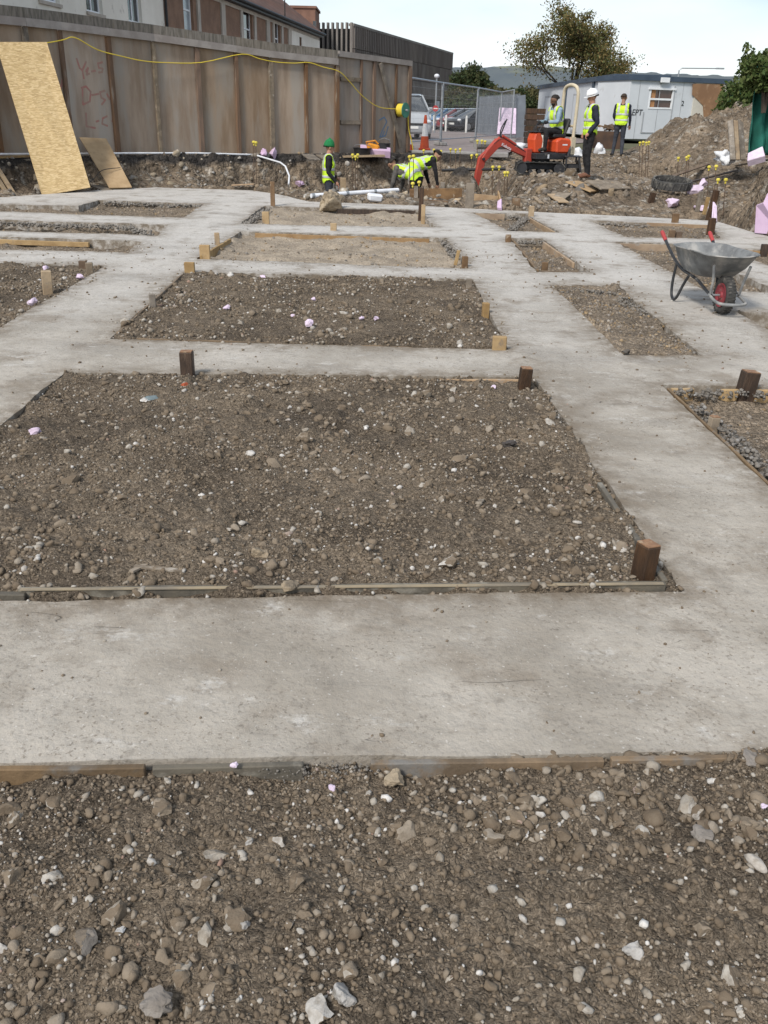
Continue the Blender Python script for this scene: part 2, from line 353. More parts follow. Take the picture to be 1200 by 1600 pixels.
    gm = N.new('ShaderNodeMath'); gm.operation = 'MULTIPLY'; L.new(rm(noise(60, 6, 0.65), 0.55, 0.64, 0, 0.8), gm.inputs[0]); L.new(rm(noise(1.9, 5, .6), .34, .66, .1, .9), gm.inputs[1])
    col = mix(gm.outputs[0], col, (0.15, 0.128, 0.102, 1))         # grit
    col = mix(rm(noise(70, 3, 0.5), 0.65, 0.73, 0, 0.55), col, (0.62, 0.595, 0.555, 1))
    at_ = N.new('ShaderNodeAttribute'); at_.attribute_name = 'earth_film'
    dm_ = N.new('ShaderNodeMath'); dm_.operation = 'MULTIPLY'; L.new(at_.outputs['Fac'], dm_.inputs[0]); L.new(rm(noise(9, 7, .7), .35, .6, .15, .95), dm_.inputs[1])
    col = mix(dm_.outputs[0], col, (0.17, 0.138, 0.102, 1))
    L.new(col, b.inputs['Base Color'])
    bp = N.new('ShaderNodeBump'); bp.inputs['Strength'].default_value = 0.7; bp.inputs['Distance'].default_value = 0.008; L.new(noise(38, 10, 0.72), bp.inputs['Height'])
    b2 = N.new('ShaderNodeBump'); b2.inputs['Strength'].default_value = 0.7; b2.inputs['Distance'].default_value = 0.035; L.new(noise(4.2, 7, 0.62), b2.inputs['Height']); L.new(bp.outputs['Normal'], b2.inputs['Normal'])
    b3 = N.new('ShaderNodeBump'); b3.invert = True; b3.inputs['Strength'].default_value = 0.8; b3.inputs['Distance'].default_value = 0.006; L.new(ln1, b3.inputs['Height']); L.new(b2.outputs['Normal'], b3.inputs['Normal'])
    L.new(b3.outputs['Normal'], b.inputs['Normal'])
    return mt
CONC = concrete_material()
SPILL = pmat('rough_grey_mortar', (0.25, 0.23, 0.205), (0.155, 0.14, 0.122), 9, 0.95, bump=1.0, bscale=40, c3=(0.33, 0.325, 0.315), s3=25, w3=(0.58, 0.7), world=True, bdist=0.02)
TIMBER = pmat('pale_timber', (0.40, 0.29, 0.165), (0.29, 0.20, 0.11), 5, 0.8, bump=0.4, bscale=30, stretch=(1, 1, 1), c3=(0.19, 0.16, 0.13), s3=9, w3=(0.58, 0.72), rnd=0.15)
SHUTTER = pmat('cement_stained_timber', (0.20, 0.135, 0.075), (0.12, 0.085, 0.052), 5, 0.8, bump=0.5, bscale=40, c3=(0.17, 0.16, 0.145), s3=6, w3=(0.56, 0.7), rnd=0.12)
DAMPBOARD = pmat('damp_cement_coated_timber', (0.135, 0.12, 0.095), (0.085, 0.078, 0.066), 5, 0.8, bump=0.6, bscale=40, c3=(0.21, 0.195, 0.165), s3=7, w3=(0.52, 0.66), rnd=0.1)
ORANGEWOOD = pmat('fresh_orange_timber', (0.36, 0.255, 0.155), (0.27, 0.18, 0.105), 5, 0.8, bump=0.4, bscale=40, c3=(0.28, 0.24, 0.2), s3=8, w3=(0.58, 0.7), rnd=0.15)
DARKWOOD = pmat('wet_dark_timber', (0.075, 0.045, 0.028), (0.04, 0.026, 0.018), 9, 0.6, bump=0.6, bscale=45, stretch=(3, 3, 0.6), c3=(0.13, 0.085, 0.055), s3=14, w3=(0.6, 0.72), rnd=0.2)
CUTWOOD = pmat('sawn_end_grain', (0.30, 0.17, 0.095), (0.20, 0.115, 0.07), 25, 0.8, bump=0.5, bscale=70, c3=(0.40, 0.30, 0.2), s3=30)
GREYWOOD = pmat('grey_weathered_timber', (0.24, 0.20, 0.155), (0.15, 0.125, 0.098), 6, 0.9, bump=0.5, bscale=30, stretch=(1, 1, 1), c3=(0.33, 0.30, 0.26), s3=10, w3=(0.58, 0.7), rnd=0.18)
BROWNWOOD = pmat('brown_timber', (0.20, 0.135, 0.085), (0.12, 0.08, 0.052), 6, 0.85, bump=0.5, bscale=30, c3=(0.27, 0.22, 0.17), s3=10, w3=(0.58, 0.7), rnd=0.2)
FOAM = pmat('lilac_insulation_foam', (0.60, 0.45, 0.61), (0.52, 0.38, 0.53), 3, 0.85, bump=0.25, bscale=60, rnd=0.06)
FOAMPALE = pmat('pale_lilac_foam', (0.66, 0.55, 0.67), (0.55, 0.45, 0.56), 9, 0.85, bump=0.5, bscale=40, rnd=0.06)
WHITEPL = pmat('white_plastic', (0.74, 0.76, 0.80), (0.62, 0.64, 0.68), 5, 0.5, rnd=0.04)
STEEL = pmat('galvanised_steel', (0.38, 0.40, 0.42), (0.28, 0.30, 0.32), 12, 0.45, metallic=0.6, bump=0.1, bscale=60)
RUST = pmat('rusty_bar', (0.13, 0.085, 0.06), (0.08, 0.055, 0.04), 25, 0.85, bump=0.3, bscale=90)
YELLOW = pmat('yellow_plastic', (0.66, 0.56, 0.09), (0.55, 0.46, 0.07), 6, 0.5)
BLACKPL = pmat('black_plastic', (0.018, 0.018, 0.02), (0.03, 0.03, 0.03), 8, 0.5, c3=(0.10, 0.095, 0.085), s3=7, w3=(0.6, 0.75))
RUBBER = pmat('dusty_rubber', (0.035, 0.035, 0.034), (0.065, 0.062, 0.058), 14, 0.85, c3=(0.15, 0.14, 0.125), s3=10, w3=(0.55, 0.72))

# ------------------------------------------------------------------ plots of soil between the concrete strips: corner points, soil level, material
PLOTS = {
 'F':  ([(-3.2, -0.9), (3.2, -0.9), (3.2, 2.14), (-3.2, 1.72)], -0.045, SOIL, (0.0088, (-1.75, 1.75), (0.75, 2.1))),
 'P1': ([(-2.06, 2.66), (1.12, 2.90), (0.99, 5.80), (-2.12, 5.66)], 0.0, SOIL, (0.016, None, None)),
 'P2': ([(-2.11, 6.62), (0.90, 6.55), (0.89, 9.68), (-2.2, 9.72)], -0.01, SOIL, (0.028, None, None)),
 'P3': ([(-2.27, 10.62), (0.93, 10.42), (0.79, 13.1), (-2.17, 13.3)], -0.07, SANDY, (0.045, None, None)),
 'P4': ([(-2.32, 14.2), (0.70, 14.38), (0.5, 17.05), (-2.34, 17.05)], -0.08, SANDY, (0.05, None, None)),
 'L1': ([(-6.2, 5.9), (-3.02, 6.0), (-3.13, 9.95), (-6.2, 10.0)], -0.02, SOIL, (0.035, None, None)),
 'L2': ([(-6.6, 10.97), (-3.17, 11.01), (-3.25, 11.95), (-6.6, 12.25)], -0.10, GREYSOIL, (0.05, None, None)),
 'L3': ([(-7.0, 12.8), (-3.21, 12.62), (-3.36, 13.9), (-7.0, 13.95)], -0.12, GREYSOIL, (0.05, None, None)),
 'L4': ([(-6.9, 15.15), (-3.35, 14.9), (-3.46, 17.2), (-5.45, 17.4), (-5.5, 16.3), (-6.9, 16.2)], -0.09, GREYSOIL, (0.05, None, None)),
 'R0': ([(1.87, 3.1), (4.6, 3.1), (4.6, 5.76), (1.81, 5.70)], -0.10, GREYSOIL, (0.025, None, None)),
 'R1': ([(1.75, 6.48), (2.34, 6.53), (2.40, 9.50), (1.70, 9.45)], -0.04, GREYSOIL, (0.025, None, None)),
 'R2': ([(1.66, 10.28), (2.28, 10.36), (2.19, 13.27), (1.70, 13.26)], -0.09, GREYSOIL, (0.03, None, None)),
 'R3': ([(1.80, 14.12), (2.57, 14.05), (2.43, 16.9), (1.47, 16.84)], -0.10, GREYSOIL, (0.045, None, None)),
 'R4': ([(3.50, 13.62), (4.95, 13.85), (5.35, 15.5), (3.42, 15.95)], -0.06, GREYSOIL, (0.05, None, None)),
 'R5': ([(3.27, 9.35), (4.05, 9.30), (4.0, 13.05), (3.19, 13.10)], -0.09, GREYSOIL, (0.04, None, None)),
 'R6': ([(3.22, 6.4), (4.9, 6.4), (4.9, 8.28), (3.20, 8.24)], -0.17, GREYSOIL, (0.04, None, None)),
 'R7': ([(4.65, 10.8), (6.3, 10.8), (6.3, 12.65), (4.6, 12.6)], -0.10, GREYSOIL, (0.05, None, None)),
}
OUTER = [(-9.5, 1.35), (9.0, 2.48), (9.0, 12.9), (5.9, 13.2), (5.72, 16.4), (2.48, 17.35), (0.47, 17.85), (-1.6, 18.2), (-2.35, 19.6), (-3.1, 20.5), (-5.2, 20.6), (-6.1, 19.6), (-7.3, 17.5), (-9.5, 17.2)]

def resample(poly, step, jit, seed):
    r_ = np.random.default_rng(seed); out_ = []
    for i in range(len(poly)):
        a = np.array(poly[i]); b = np.array(poly[(i + 1) % len(poly)]); L_ = np.linalg.norm(b - a); n = max(1, int(L_ / step))
        nrm = np.array([-(b - a)[1], (b - a)[0]]) / L_
        for k in range(n):
            q = a + (b - a) * k / n
            w_ = fbm(np.array([q[0] * 3.1]), np.array([q[1] * 3.1]), 1.0, 3, 0.6, seed)[0]
            out_.append(tuple(q + nrm * (w_ * jit * 2.2 + r_.normal(0, jit * 0.25)) if k else q + r_.normal(0, jit * .5, 2)))
    return out_
def inside(poly, x, y):
    x = np.asarray(x); y = np.asarray(y); c = np.zeros(x.shape, bool); n = len(poly); j = n - 1
    for i in range(n):
        xi, yi = poly[i]; xj, yj = poly[j]
        c ^= ((yi > y) != (yj > y)) & (x < (xj - xi) * (y - yi) / ((yj - yi) + 1e-12) + xi); j = i
    return c
def dist_edge(poly, x, y):
    d = np.full(np.shape(x), 1e9)
    for i in range(len(poly)):
        ax_, ay_ = poly[i]; bx_, by_ = poly[(i + 1) % len(poly)]; dx, dy = bx_ - ax_, by_ - ay_
        t = np.clip(((x - ax_) * dx + (y - ay_) * dy) / (dx * dx + dy * dy), 0, 1); d = np.minimum(d, np.hypot(x - ax_ - t * dx, y - ay_ - t * dy))
    return d
def slab_z(x, y): return 0.012 * fbm(x, y, 0.8, 3, 0.5, 40) + 0.004 * fbm(x, y, 5, 2, 0.5, 41)

def build_slab():
    loops = []; pts = []; edges = []
    holes = []
    for k, (key, (poly, lv, mt, rs)) in enumerate(PLOTS.items()):
        if key == 'F': continue
        near = min(p[1] for p in poly)
        holes.append(resample(poly, 0.05 if near < 7 else 0.12, 0.007 if near < 7 else 0.02, 100 + k))
    outer = resample(OUTER, 0.12, 0.007, 99)
    for lp in [outer] + holes:
        n = len(pts); pts += [Vector(p) for p in lp]; ids = list(range(n, n + len(lp))); loops.append(ids)
        edges += [(ids[i], ids[(i + 1) % len(ids)]) for i in range(len(ids))]
    nb = len(pts)
    gx, gy = np.meshgrid(np.arange(-9, 9, 0.17), np.arange(1.5, 20.4, 0.17)); gx = gx.ravel() + rng.uniform(-.05, .05, gx.size); gy = gy.ravel() + rng.uniform(-.05, .05, gy.size)
    fx, fy = np.meshgrid(np.arange(-1.6, 1.6, 0.07), np.arange(1.95, 2.85, 0.07)); gx = np.r_[gx, fx.ravel() + rng.uniform(-.02, .02, fx.size)]; gy = np.r_[gy, fy.ravel() + rng.uniform(-.02, .02, fy.size)]
    ok = inside(outer, gx, gy) & (dist_edge(outer, gx, gy) > 0.06)
    for h in holes: ok &= ~inside(h, gx, gy); ok &= dist_edge(h, gx, gy) > 0.05
    pts += [Vector((a, b)) for a, b in zip(gx[ok], gy[ok])]
    v2, e2, f2, ov, oe, of = geometry.delaunay_2d_cdt(pts, edges, [], 0, 1e-5)
    v = np.array([(p.x, p.y) for p in v2]); f = np.array([t for t in f2 if len(t) == 3])
    c = v[f].mean(1); keep = inside(outer, c[:, 0], c[:, 1])
    for h in holes: keep &= ~inside(h, c[:, 0], c[:, 1])
    f = f[keep]
    z = slab_z(v[:, 0], v[:, 1])
    V = [tuple(p) + (zz,) for p, zz in zip(v, z)]; F = [tuple(int(i) for i in t) for t in f]
    # vertical sides of the pours
    cnt = {}
    for t in F:
        for i in range(3):
            a, b = t[i], t[(i + 1) % 3]; cnt[(a, b)] = 1
    low = {}
    for (a, b) in list(cnt):
        if (b, a) in cnt: continue
        q = []
        for i in (a, b):
            if i not in low:
                low[i] = len(V); V.append((V[i][0] + random.uniform(-.01, .01), V[i][1] + random.uniform(-.01, .01), -0.3))
            q.append(low[i])
        F.append((b, a, q[0], q[1]))
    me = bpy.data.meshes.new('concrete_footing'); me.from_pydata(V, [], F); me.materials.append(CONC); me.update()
    # earth spilled and trodden out of the plots: strongest at their edges
    vx = np.array([p[0] for p in V]); vy = np.array([p[1] for p in V]); dm_ = np.min([dist_edge(h, vx, vy) for h in holes], 0)
    dirt = np.exp(-dm_ / (0.10 + 0.12 * np.clip(fbm(vx, vy, 1.3, 3, .6, 21) + .3, 0, 1)))
    at_ = me.attributes.new('earth_film', 'FLOAT', 'POINT'); at_.data.foreach_set('value', dirt.astype(np.float32))
    o = link('concrete_footing', me); tag(o, 'grid of pale grey poured concrete footing strips', kind='structure'); return o
build_slab()

def soil_h(key, x, y):
    poly, lv, mt, rs = PLOTS[key]
    big = 0.05 * fbm(x, y, 1.3, 3, 0.55, 7) + 0.026 * fbm(x, y, 7, 3, 0.6, 8)
    z = lv + big + (0.035 * fbm(x * .7, y * 2.4, 1.2, 3, .6, 14) if key in ('P1', 'P2', 'F') else 0)
    if key == 'F': cl_ = fbm(x, y, 24, 3, 0.65, 9); z = z + 0.022 * np.where(cl_ > 0, cl_ ** 1.0, cl_ * .4) + 0.012 * sstep(0.3, 1.0, x) * sstep(1.2, 1.8, y) + 0.022 * np.exp(-((1.90 + .061 * x - y) / 0.10) ** 2) * np.clip(.6 + 1.6 * fbm(x, y * 0, 3.0, 3, .6, 15), 0, 1.3)
    elif key in ('P1', 'P2', 'L1'):
        cl_ = fbm(x, y, 14, 3, 0.65, 9); z = z + 0.034 * np.where(cl_ > 0, cl_, cl_ * .4) + 0.02 * sstep(0.0, 0.8, dist_edge(poly, x, y))
        if key == 'P1': z = z + 0.018 * np.exp(-((y - 2.95) / 0.18) ** 2) - 0.012
    else: z = z + 0.03 * fbm(x, y, 5, 3, 0.6, 10) + 0.05 * np.exp(-(dist_edge(poly, x, y) / 0.12) ** 2) * (0.3 + fbm(x, y, 2.3, 2, 0.5, 12))
    return z
SOILOBJ = {}
NAMES = {'F': 'soil foreground of loose stones at the bottom of the picture'}
for key, (poly, lv, mt, (step, xr, yr)) in PLOTS.items():
    xs = [p[0] for p in poly]; ys = [p[1] for p in poly]
    x0, x1, y0, y1 = min(xs) - .04, max(xs) + .04, min(ys) - .04, max(ys) + .04
    def axis(a, b, st, rngs):
        if rngs is None: return np.linspace(a, b, max(4, int((b - a) / st)))
        lo, hi = rngs; lo = max(lo, a); hi = min(hi, b)
        parts = [np.linspace(lo, hi, int((hi - lo) / st))]
        if a < lo: parts.insert(0, np.linspace(a, lo, max(2, int((lo - a) / .06)), endpoint=False))
        if b > hi: parts.append(np.linspace(hi, b, max(3, int((b - hi) / .06)))[1:])
        return np.concatenate(parts)
    ax_, ay_ = axis(x0, x1, step, xr), axis(y0, y1, step, yr)
    X, Yy = np.meshgrid(ax_, ay_); nx, ny = len(ax_), len(ay_)
    Zz = soil_h(key, X, Yy)
    if key == 'F':      # runs a little under the front strip
        pass
    out_ = ~inside(poly, X, Yy); Zz = np.where(out_, np.minimum(Zz, -0.06), Zz)
    idx = np.arange(nx * ny).reshape(ny, nx)
    q = np.stack([idx[:-1, :-1], idx[:-1, 1:], idx[1:, 1:], idx[1:, :-1]], -1).reshape(-1, 4)
    cx = X.ravel()[q].mean(1); cy = Yy.ravel()[q].mean(1)
    q = q[inside(poly, cx, cy) | (dist_edge(poly, cx, cy) < 0.06)]
    o = link('soil_patch', big_mesh('soil_patch', np.stack([X, Yy, Zz], -1).reshape(-1, 3), q, mt, True))
    SOILOBJ[key] = tag(o, kind='structure')

# ------------------------------------------------------------------ stones
def rock_variant(sub, seed, rough=0.22, flat=0.75):
    bm = bmesh.new(); bmesh.ops.create_icosphere(bm, subdivisions=sub, radius=1.0)
    r_ = random.Random(seed); sx_, sy_ = r_.uniform(0.75, 1.2), r_.uniform(0.7, 1.0)
    pl = [(Vector((r_.gauss(0, 1), r_.gauss(0, 1), r_.gauss(0, 1))).normalized(), r_.uniform(0.44, 0.85)) for _ in range(9)]
    from mathutils import noise as mn
    off = Vector((seed * 3.7, seed * 1.3, seed * 2.1))
    for v_ in bm.verts:
        p = v_.co.copy()
        for n_, d_ in pl:                      # chipped faces
            e = p.dot(n_) - d_
            if e > 0: p -= n_ * e * 0.97
        p *= 1 + rough * mn.noise(p * 1.6 + off) + rough * 0.4 * mn.noise(p * 4 + off)
        v_.co = (p.x * sx_, p.y * sy_, p.z * flat)
    V = np.array([v_.co[:] for v_ in bm.verts]); V = V * (np.random.default_rng(seed).uniform(.80, 1.18, (len(V), 1)) if sub == 1 else 1.0); F = np.array([[v_.index for v_ in f.verts] for f in bm.faces]); bm.free()
    return V, F
TINY = [rock_variant(1, 10 + k, 0.25, 0.8) for k in range(6)]
MID = [rock_variant(2, 50 + k, 0.30, 0.72) for k in range(8)]
BIG = [rock_variant(3, 80 + k, 0.30, 0.72) for k in range(16)]
def scatter_mesh(pts_, rad, variants, sink=0.12):
    """many stones as one vertex / triangle array; pts_ (n,3), rad (n,)"""
    Vs = []; Fs = []; off = 0; n = len(pts_)
    which = rng.integers(0, len(variants), n)
    for k, (bv, bf) in enumerate(variants):
        sel = np.where(which == k)[0]
        if not len(sel): continue
        th = rng.uniform(0, 2 * np.pi, len(sel)); ti = rng.normal(0, 0.45, len(sel))
        c, s_ = np.cos(th), np.sin(th); ct, st = np.cos(ti), np.sin(ti)
        sc = rad[sel][:, None] * rng.uniform(0.8, 1.25, (len(sel), 3))
        p = bv[None] * sc[:, None, :]
        y2 = p[..., 1] * ct[:, None] - p[..., 2] * st[:, None]; z2 = p[..., 1] * st[:, None] + p[..., 2] * ct[:, None]
        x3 = p[..., 0] * c[:, None] - y2 * s_[:, None]; y3 = p[..., 0] * s_[:, None] + y2 * c[:, None]
        q = np.stack([x3, y3, z2], -1) + pts_[sel][:, None, :]; q[..., 2] += (rad[sel] * sink)[:, None]
        Vs.append(q.reshape(-1, 3)); Fs.append((bf[None] + (np.arange(len(sel)) * len(bv))[:, None, None] + off).reshape(-1, 3)); off += len(sel) * len(bv)
    return np.concatenate(Vs), np.concatenate(Fs)
def sample_plot(key, n, xr=None, yr=None, clump=0.0, seed=0, bias=None, margin=0.0):
    poly = PLOTS[key][0]; xs = [p[0] for p in poly]; ys = [p[1] for p in poly]
    x0, x1 = xr or (min(xs), max(xs)); y0, y1 = yr or (min(ys), max(ys)); out_ = []
    got = 0
    while got < n:
        x = rng.uniform(x0, x1, 4 * n); y = rng.uniform(y0, y1, 4 * n)
        k = inside(poly, x, y)
        if margin: k &= dist_edge(poly, x, y) > margin
        if clump: k &= rng.uniform(0, 1, len(x)) < np.clip(0.5 + clump * fbm(x, y, 2.6, 3, 0.6, 60 + seed), 0.04, 1)
        if bias is not None: k &= rng.uniform(0, 1, len(x)) < bias(x, y)
        out_.append(np.stack([x[k], y[k]], -1)); got += k.sum()
    return np.concatenate(out_)[:n]
def gravel(key, n, r0, r1, variants, seed, pw=0.45, mat=None, **kw):
    p = sample_plot(key, n, seed=seed, **kw); z = soil_h(key, p[:, 0], p[:, 1])
    r = r0 + (r1 - r0) * rng.power(pw, n)      # mostly small
    v, f = scatter_mesh(np.c_[p, z], r, variants)
    o = link('loose_gravel', big_mesh('loose_gravel', v, f, mat or STONE, False), SOILOBJ[key]); o['kind'] = 'stuff'
    return o
ico = None
def tri20(seed):
    bm = bmesh.new(); bmesh.ops.create_icosphere(bm, subdivisions=1, radius=1.0); bm.free()
    t = (1 + 5 ** .5) / 2; V = np.array([(-1, t, 0), (1, t, 0), (-1, -t, 0), (1, -t, 0), (0, -1, t), (0, 1, t), (0, -1, -t), (0, 1, -t), (t, 0, -1), (t, 0, 1), (-t, 0, -1), (-t, 0, 1)], float) / math.sqrt(1 + t * t)
    F = np.array([(0, 11, 5), (0, 5, 1), (0, 1, 7), (0, 7, 10), (0, 10, 11), (1, 5, 9), (5, 11, 4), (11, 10, 2), (10, 7, 6), (7, 1, 8), (3, 9, 4), (3, 4, 2), (3, 2, 6), (3, 6, 8), (3, 8, 9), (4, 9, 5), (2, 4, 11), (6, 2, 10), (8, 6, 7), (9, 8, 1)])
    r_ = np.random.default_rng(seed); V = V * r_.uniform(0.75, 1.2, (12, 1)) * np.array([r_.uniform(.8, 1.2), r_.uniform(.7, 1.), .8]); return V, F
DUST = [tri20(k) for k in range(8)]
vis = dict(xr=(-1.65, 1.65), yr=(0.85, 2.1))
topright = lambda x, y: np.clip(0.30 + 0.9 * sstep(0.05, 0.5, x) * sstep(1.45, 1.8, y) + 0.35 * sstep(1.55, 1.25, y) * sstep(.3, -.5, x), 0, 1)
edge1 = lambda x, y: np.clip(0.28 + 0.9 * np.exp(-((y - 2.8) / 0.35) ** 2) + 0.6 * np.exp(-((x - 0.95) / 0.25) ** 2) + 0.3 * np.exp(-((y - 5.6) / 0.3) ** 2), 0, 1)
gravel('F', 17000, 0.0018, 0.0075, DUST, 1, clump=1.5, **vis)
gravel('F', 3600, 0.005, 0.0165, TINY, 2, 0.3, clump=1.4, bias=topright, **vis)
heap = lambda x, y: np.clip(sstep(0.0, 0.45, x + .3 * fbm(x, y, 3, 2, .5, 61)) * sstep(1.5, 1.72, y) + .5 * sstep(-.2, -.6, x) * sstep(1.5, 1.25, y), 0.0, 1)
gravel('F', 420, 0.010, 0.027, MID, 14, 0.5, bias=heap, **vis)
gravel('F', 700, 0.008, 0.021, MID, 12, 0.45, clump=1.2, bias=topright, **vis)
gravel('P1', 420, 0.014, 0.03, MID, 13, 0.45, clump=1.2, bias=lambda x, y: edge1(x, y))
gravel('P1', 12500, 0.003, 0.0115, DUST, 3, 0.35, clump=1.8)
gravel('P1', 2300, 0.008, 0.024, TINY, 4, 0.3, clump=1.8, bias=edge1)
gravel('P2', 3800, 0.006, 0.019, DUST, 5, 0.35, clump=1.8)
gravel('P2', 700, 0.014, 0.045, TINY, 6, 0.3, clump=1.4)
gravel('L1', 2600, 0.008, 0.02, DUST, 7, clump=0.6, xr=(-4.6, -3.0))
gravel('L1', 220, 0.016, 0.034, TINY, 8, clump=1.0, xr=(-4.6, -3.0))
for k_, n_ in (('R1', 1500), ('R0', 1500)): gravel(k_, n_, 0.005, 0.02, DUST, 9, 0.3, clump=1.3, mat=PALEGRAVEL)
for k_, n_ in (('R2', 700), ('R3', 600), ('P3', 700), ('P4', 500), ('R4', 700), ('R5', 900), ('R6', 300), ('L2', 500), ('L3', 500), ('L4', 700), ('R7', 200)):
    gravel(k_, n_ // 2, 0.008, 0.03, DUST, 10, 0.3, clump=1.3, mat=PALEGRAVEL)
# the stones that show largest: each one an object, child of the soil it lies on
BIGME = []
for k, (v, f) in enumerate(BIG):
    BIGME.append(big_mesh('stone', v, f, STONE, True)); BIGME[-1].set_sharp_from_angle(angle=R(24))
def single_stones(key, n, r0, r1, seed, **kw):
    p = sample_plot(key, n, seed=seed, **kw); z = soil_h(key, p[:, 0], p[:, 1])
    for i in range(n):
        r_ = r0 + (r1 - r0) * random.random() ** 2.2
        link('stone', random.choice(BIGME), SOILOBJ[key], (p[i, 0], p[i, 1], z[i] + r_ * 0.12), (random.gauss(0, .35), random.gauss(0, .35), random.uniform(0, 6.28)), (r_ * random.uniform(.85, 1.25), r_ * random.uniform(.85, 1.2), r_ * random.uniform(.8, 1.1)))
single_stones('F', 165, 0.010, 0.034, 21, clump=0.8, xr=(-1.15, 1.15), yr=(1.1, 2.0), bias=topright)
single_stones('P1', 130, 0.016, 0.045, 22, clump=0.8, bias=edge1, margin=0.04)
# ------------------------------------------------------------------ the dug ground around the footings
STREET = 0.6
FPX = [(-150, 17.4), (-60, 18.8), (0, 19.6), (60, 20.4), (112, 21.2), (183, 22.2), (250, 23.1), (315, 23.8), (373, 24.4), (425, 24.95), (478, 25.5), (525, 26.0), (585, 27.0), (637, 28.1)]
FENCE = [(aty(px, 240, Y_).x, Y_) for px, Y_ in FPX]
_ex = [-14] + [p[0] for p in FENCE[:-1]] + [0.45, 0.9, 3.2, 3.6, 20]
_ey = [14] + [p[1] - 0.35 for p in FENCE[:-1]] + [27.75, 27.6, 27.4, 27.2, 27.2]
def site_h(x, y):
    x = np.asarray(x, float); y = np.asarray(y, float)
    d = np.interp(x, _ex, _ey) - y
    d = d + 0.30 * fbm(x, y, 1.4, 4, 0.65, 77)
    left = 0.57 - 0.47 * sstep(0, 0.45, d) - 0.14 * sstep(0.3, 1.8, d)
    tr = 0.57 - 0.72 * sstep(0, 0.5, d) - 0.75 * sstep(0.3, 1.3, d)
    lip = np.interp(x, [-5, -4, -2, 0, 0.8, 3], [21.4, 20.9, 20.4, 20.2, 20.0, 19.6])
    nearw = 0.06 - 1.0 * sstep(0.0, 0.6, y - lip + 0.15 * fbm(x, y, 1.5, 2, 0.5, 78))
    tr = np.maximum(tr, nearw)
    m1 = sstep(-4.7, -3.9, x)
    z = left * (1 - m1) + tr * m1
    zr = 0.02 + 0.24 * sstep(19.0, 23.0, y) + 0.28 * sstep(25.5, 31, y)
    mr = sstep(2.5, 3.3, x)
    z = z * (1 - mr) + zr * mr
    soft = np.where(d > 0, 1.0, 0.0) * (1 - mr) + mr * (1 - sstep(31, 33.5, y))
    rough = fbm(x, y, 0.9, 4, 0.55, 70)
    z = z + soft * (0.11 * rough + 0.13 * np.abs(fbm(x, y, 3.1, 4, 0.6, 71)) - .03)
    g = lambda cx, cy, sx_, sy_: np.exp(-((x - cx) / sx_) ** 2 - ((y - cy) / sy_) ** 2)
    z = np.maximum(z, -0.95 + 1.5 * g(1.62, 21.7, 0.75, 0.9) + 0.08 * fbm(x, y, 4, 3, .6, 72))
    z = z - 0.35 * g(2.25, 22.2, 0.5, 0.7)
    z = z + 0.22 * g(3.9, 21.3, 0.9, 0.9) * (0.8 + rough) + 0.16 * g(5.0, 20.6, 0.8, 0.6)
    z = z + 0.10 * g(6.1, 23.0, 0.8, 1.3)
    z = z - .30 * g(7.0, 24.0, 1.0, 1.5); hr_ = np.hypot((x - 7.15) / .85, (y - 26.5) / 1.6) + .25 * fbm(x, y, 1.8, 3, .6, 79); z = z - 1.15 * (1 - sstep(.62, 1.05, hr_)) 
    rid = np.interp(x, [6.8, 7.9, 9.2, 10.4, 11.6, 14], [0, 0.2, 1.08, 1.38, 1.55, 1.7])
    zm = rid * sstep(23.6, 29, y) * (1 - sstep(31, 34, y)) * (0.9 + 0.32 * rough + 0.30 * np.abs(fbm(x, y, 2.6, 4, .6, 73)))
    z = z + zm * sstep(6.9, 8.2, x)
    bank = sstep(0.0, 0.85, x - (.363 * y + .3) + 0.25 * rough + 0.3 * fbm(x, y, 2.4, 4, .65, 74)) * (1 - sstep(22.5, 25.5, y))
    z = z + bank * (0.92 + 0.2 * rough)
    pit = sstep(5.75, 5.95, x) * (1 - sstep(6.5, 6.9, x)) * sstep(14.2, 14.6, y) * (1 - sstep(19.5, 20.5, y))
    z = z - 0.42 * pit
    z = z - 0.10 * sstep(3.6, 4.4, x) * (1 - sstep(6.2, 6.6, x)) * (1 - sstep(19.5, 21.5, y))
    und = inside(OUTER, x, y)
    z = np.where(und | (y < 12.9), -0.36, z)
    bord = np.minimum(np.minimum(x + 14, 16 - x), 34 - y)
    z = np.where((bord < 0.6) & (y > 13.5), 0.575, z)
    return z
xs_ = np.concatenate([np.arange(-14, -8.6, 0.4), np.arange(-8.6, 12.6, 0.07), np.arange(12.6, 16.01, 0.34)])
ys_ = np.concatenate([np.arange(-8, 12.9, 1.5), np.arange(12.9, 16, 0.15), np.arange(16, 31, 0.07), np.arange(31, 34.01, 0.25)])
xs_[-1] = 16; ys_[-1] = 34
X, Yy = np.meshgrid(xs_, ys_); idx = np.arange(X.size).reshape(X.shape)
q = np.stack([idx[:-1, :-1], idx[:-1, 1:], idx[1:, 1:], idx[1:, :-1]], -1).reshape(-1, 4)
SITE = link('site_ground', big_mesh('site_ground', np.stack([X, Yy, site_h(X, Yy)], -1).reshape(-1, 3), q, EARTH, True)); tag(SITE, kind='structure')

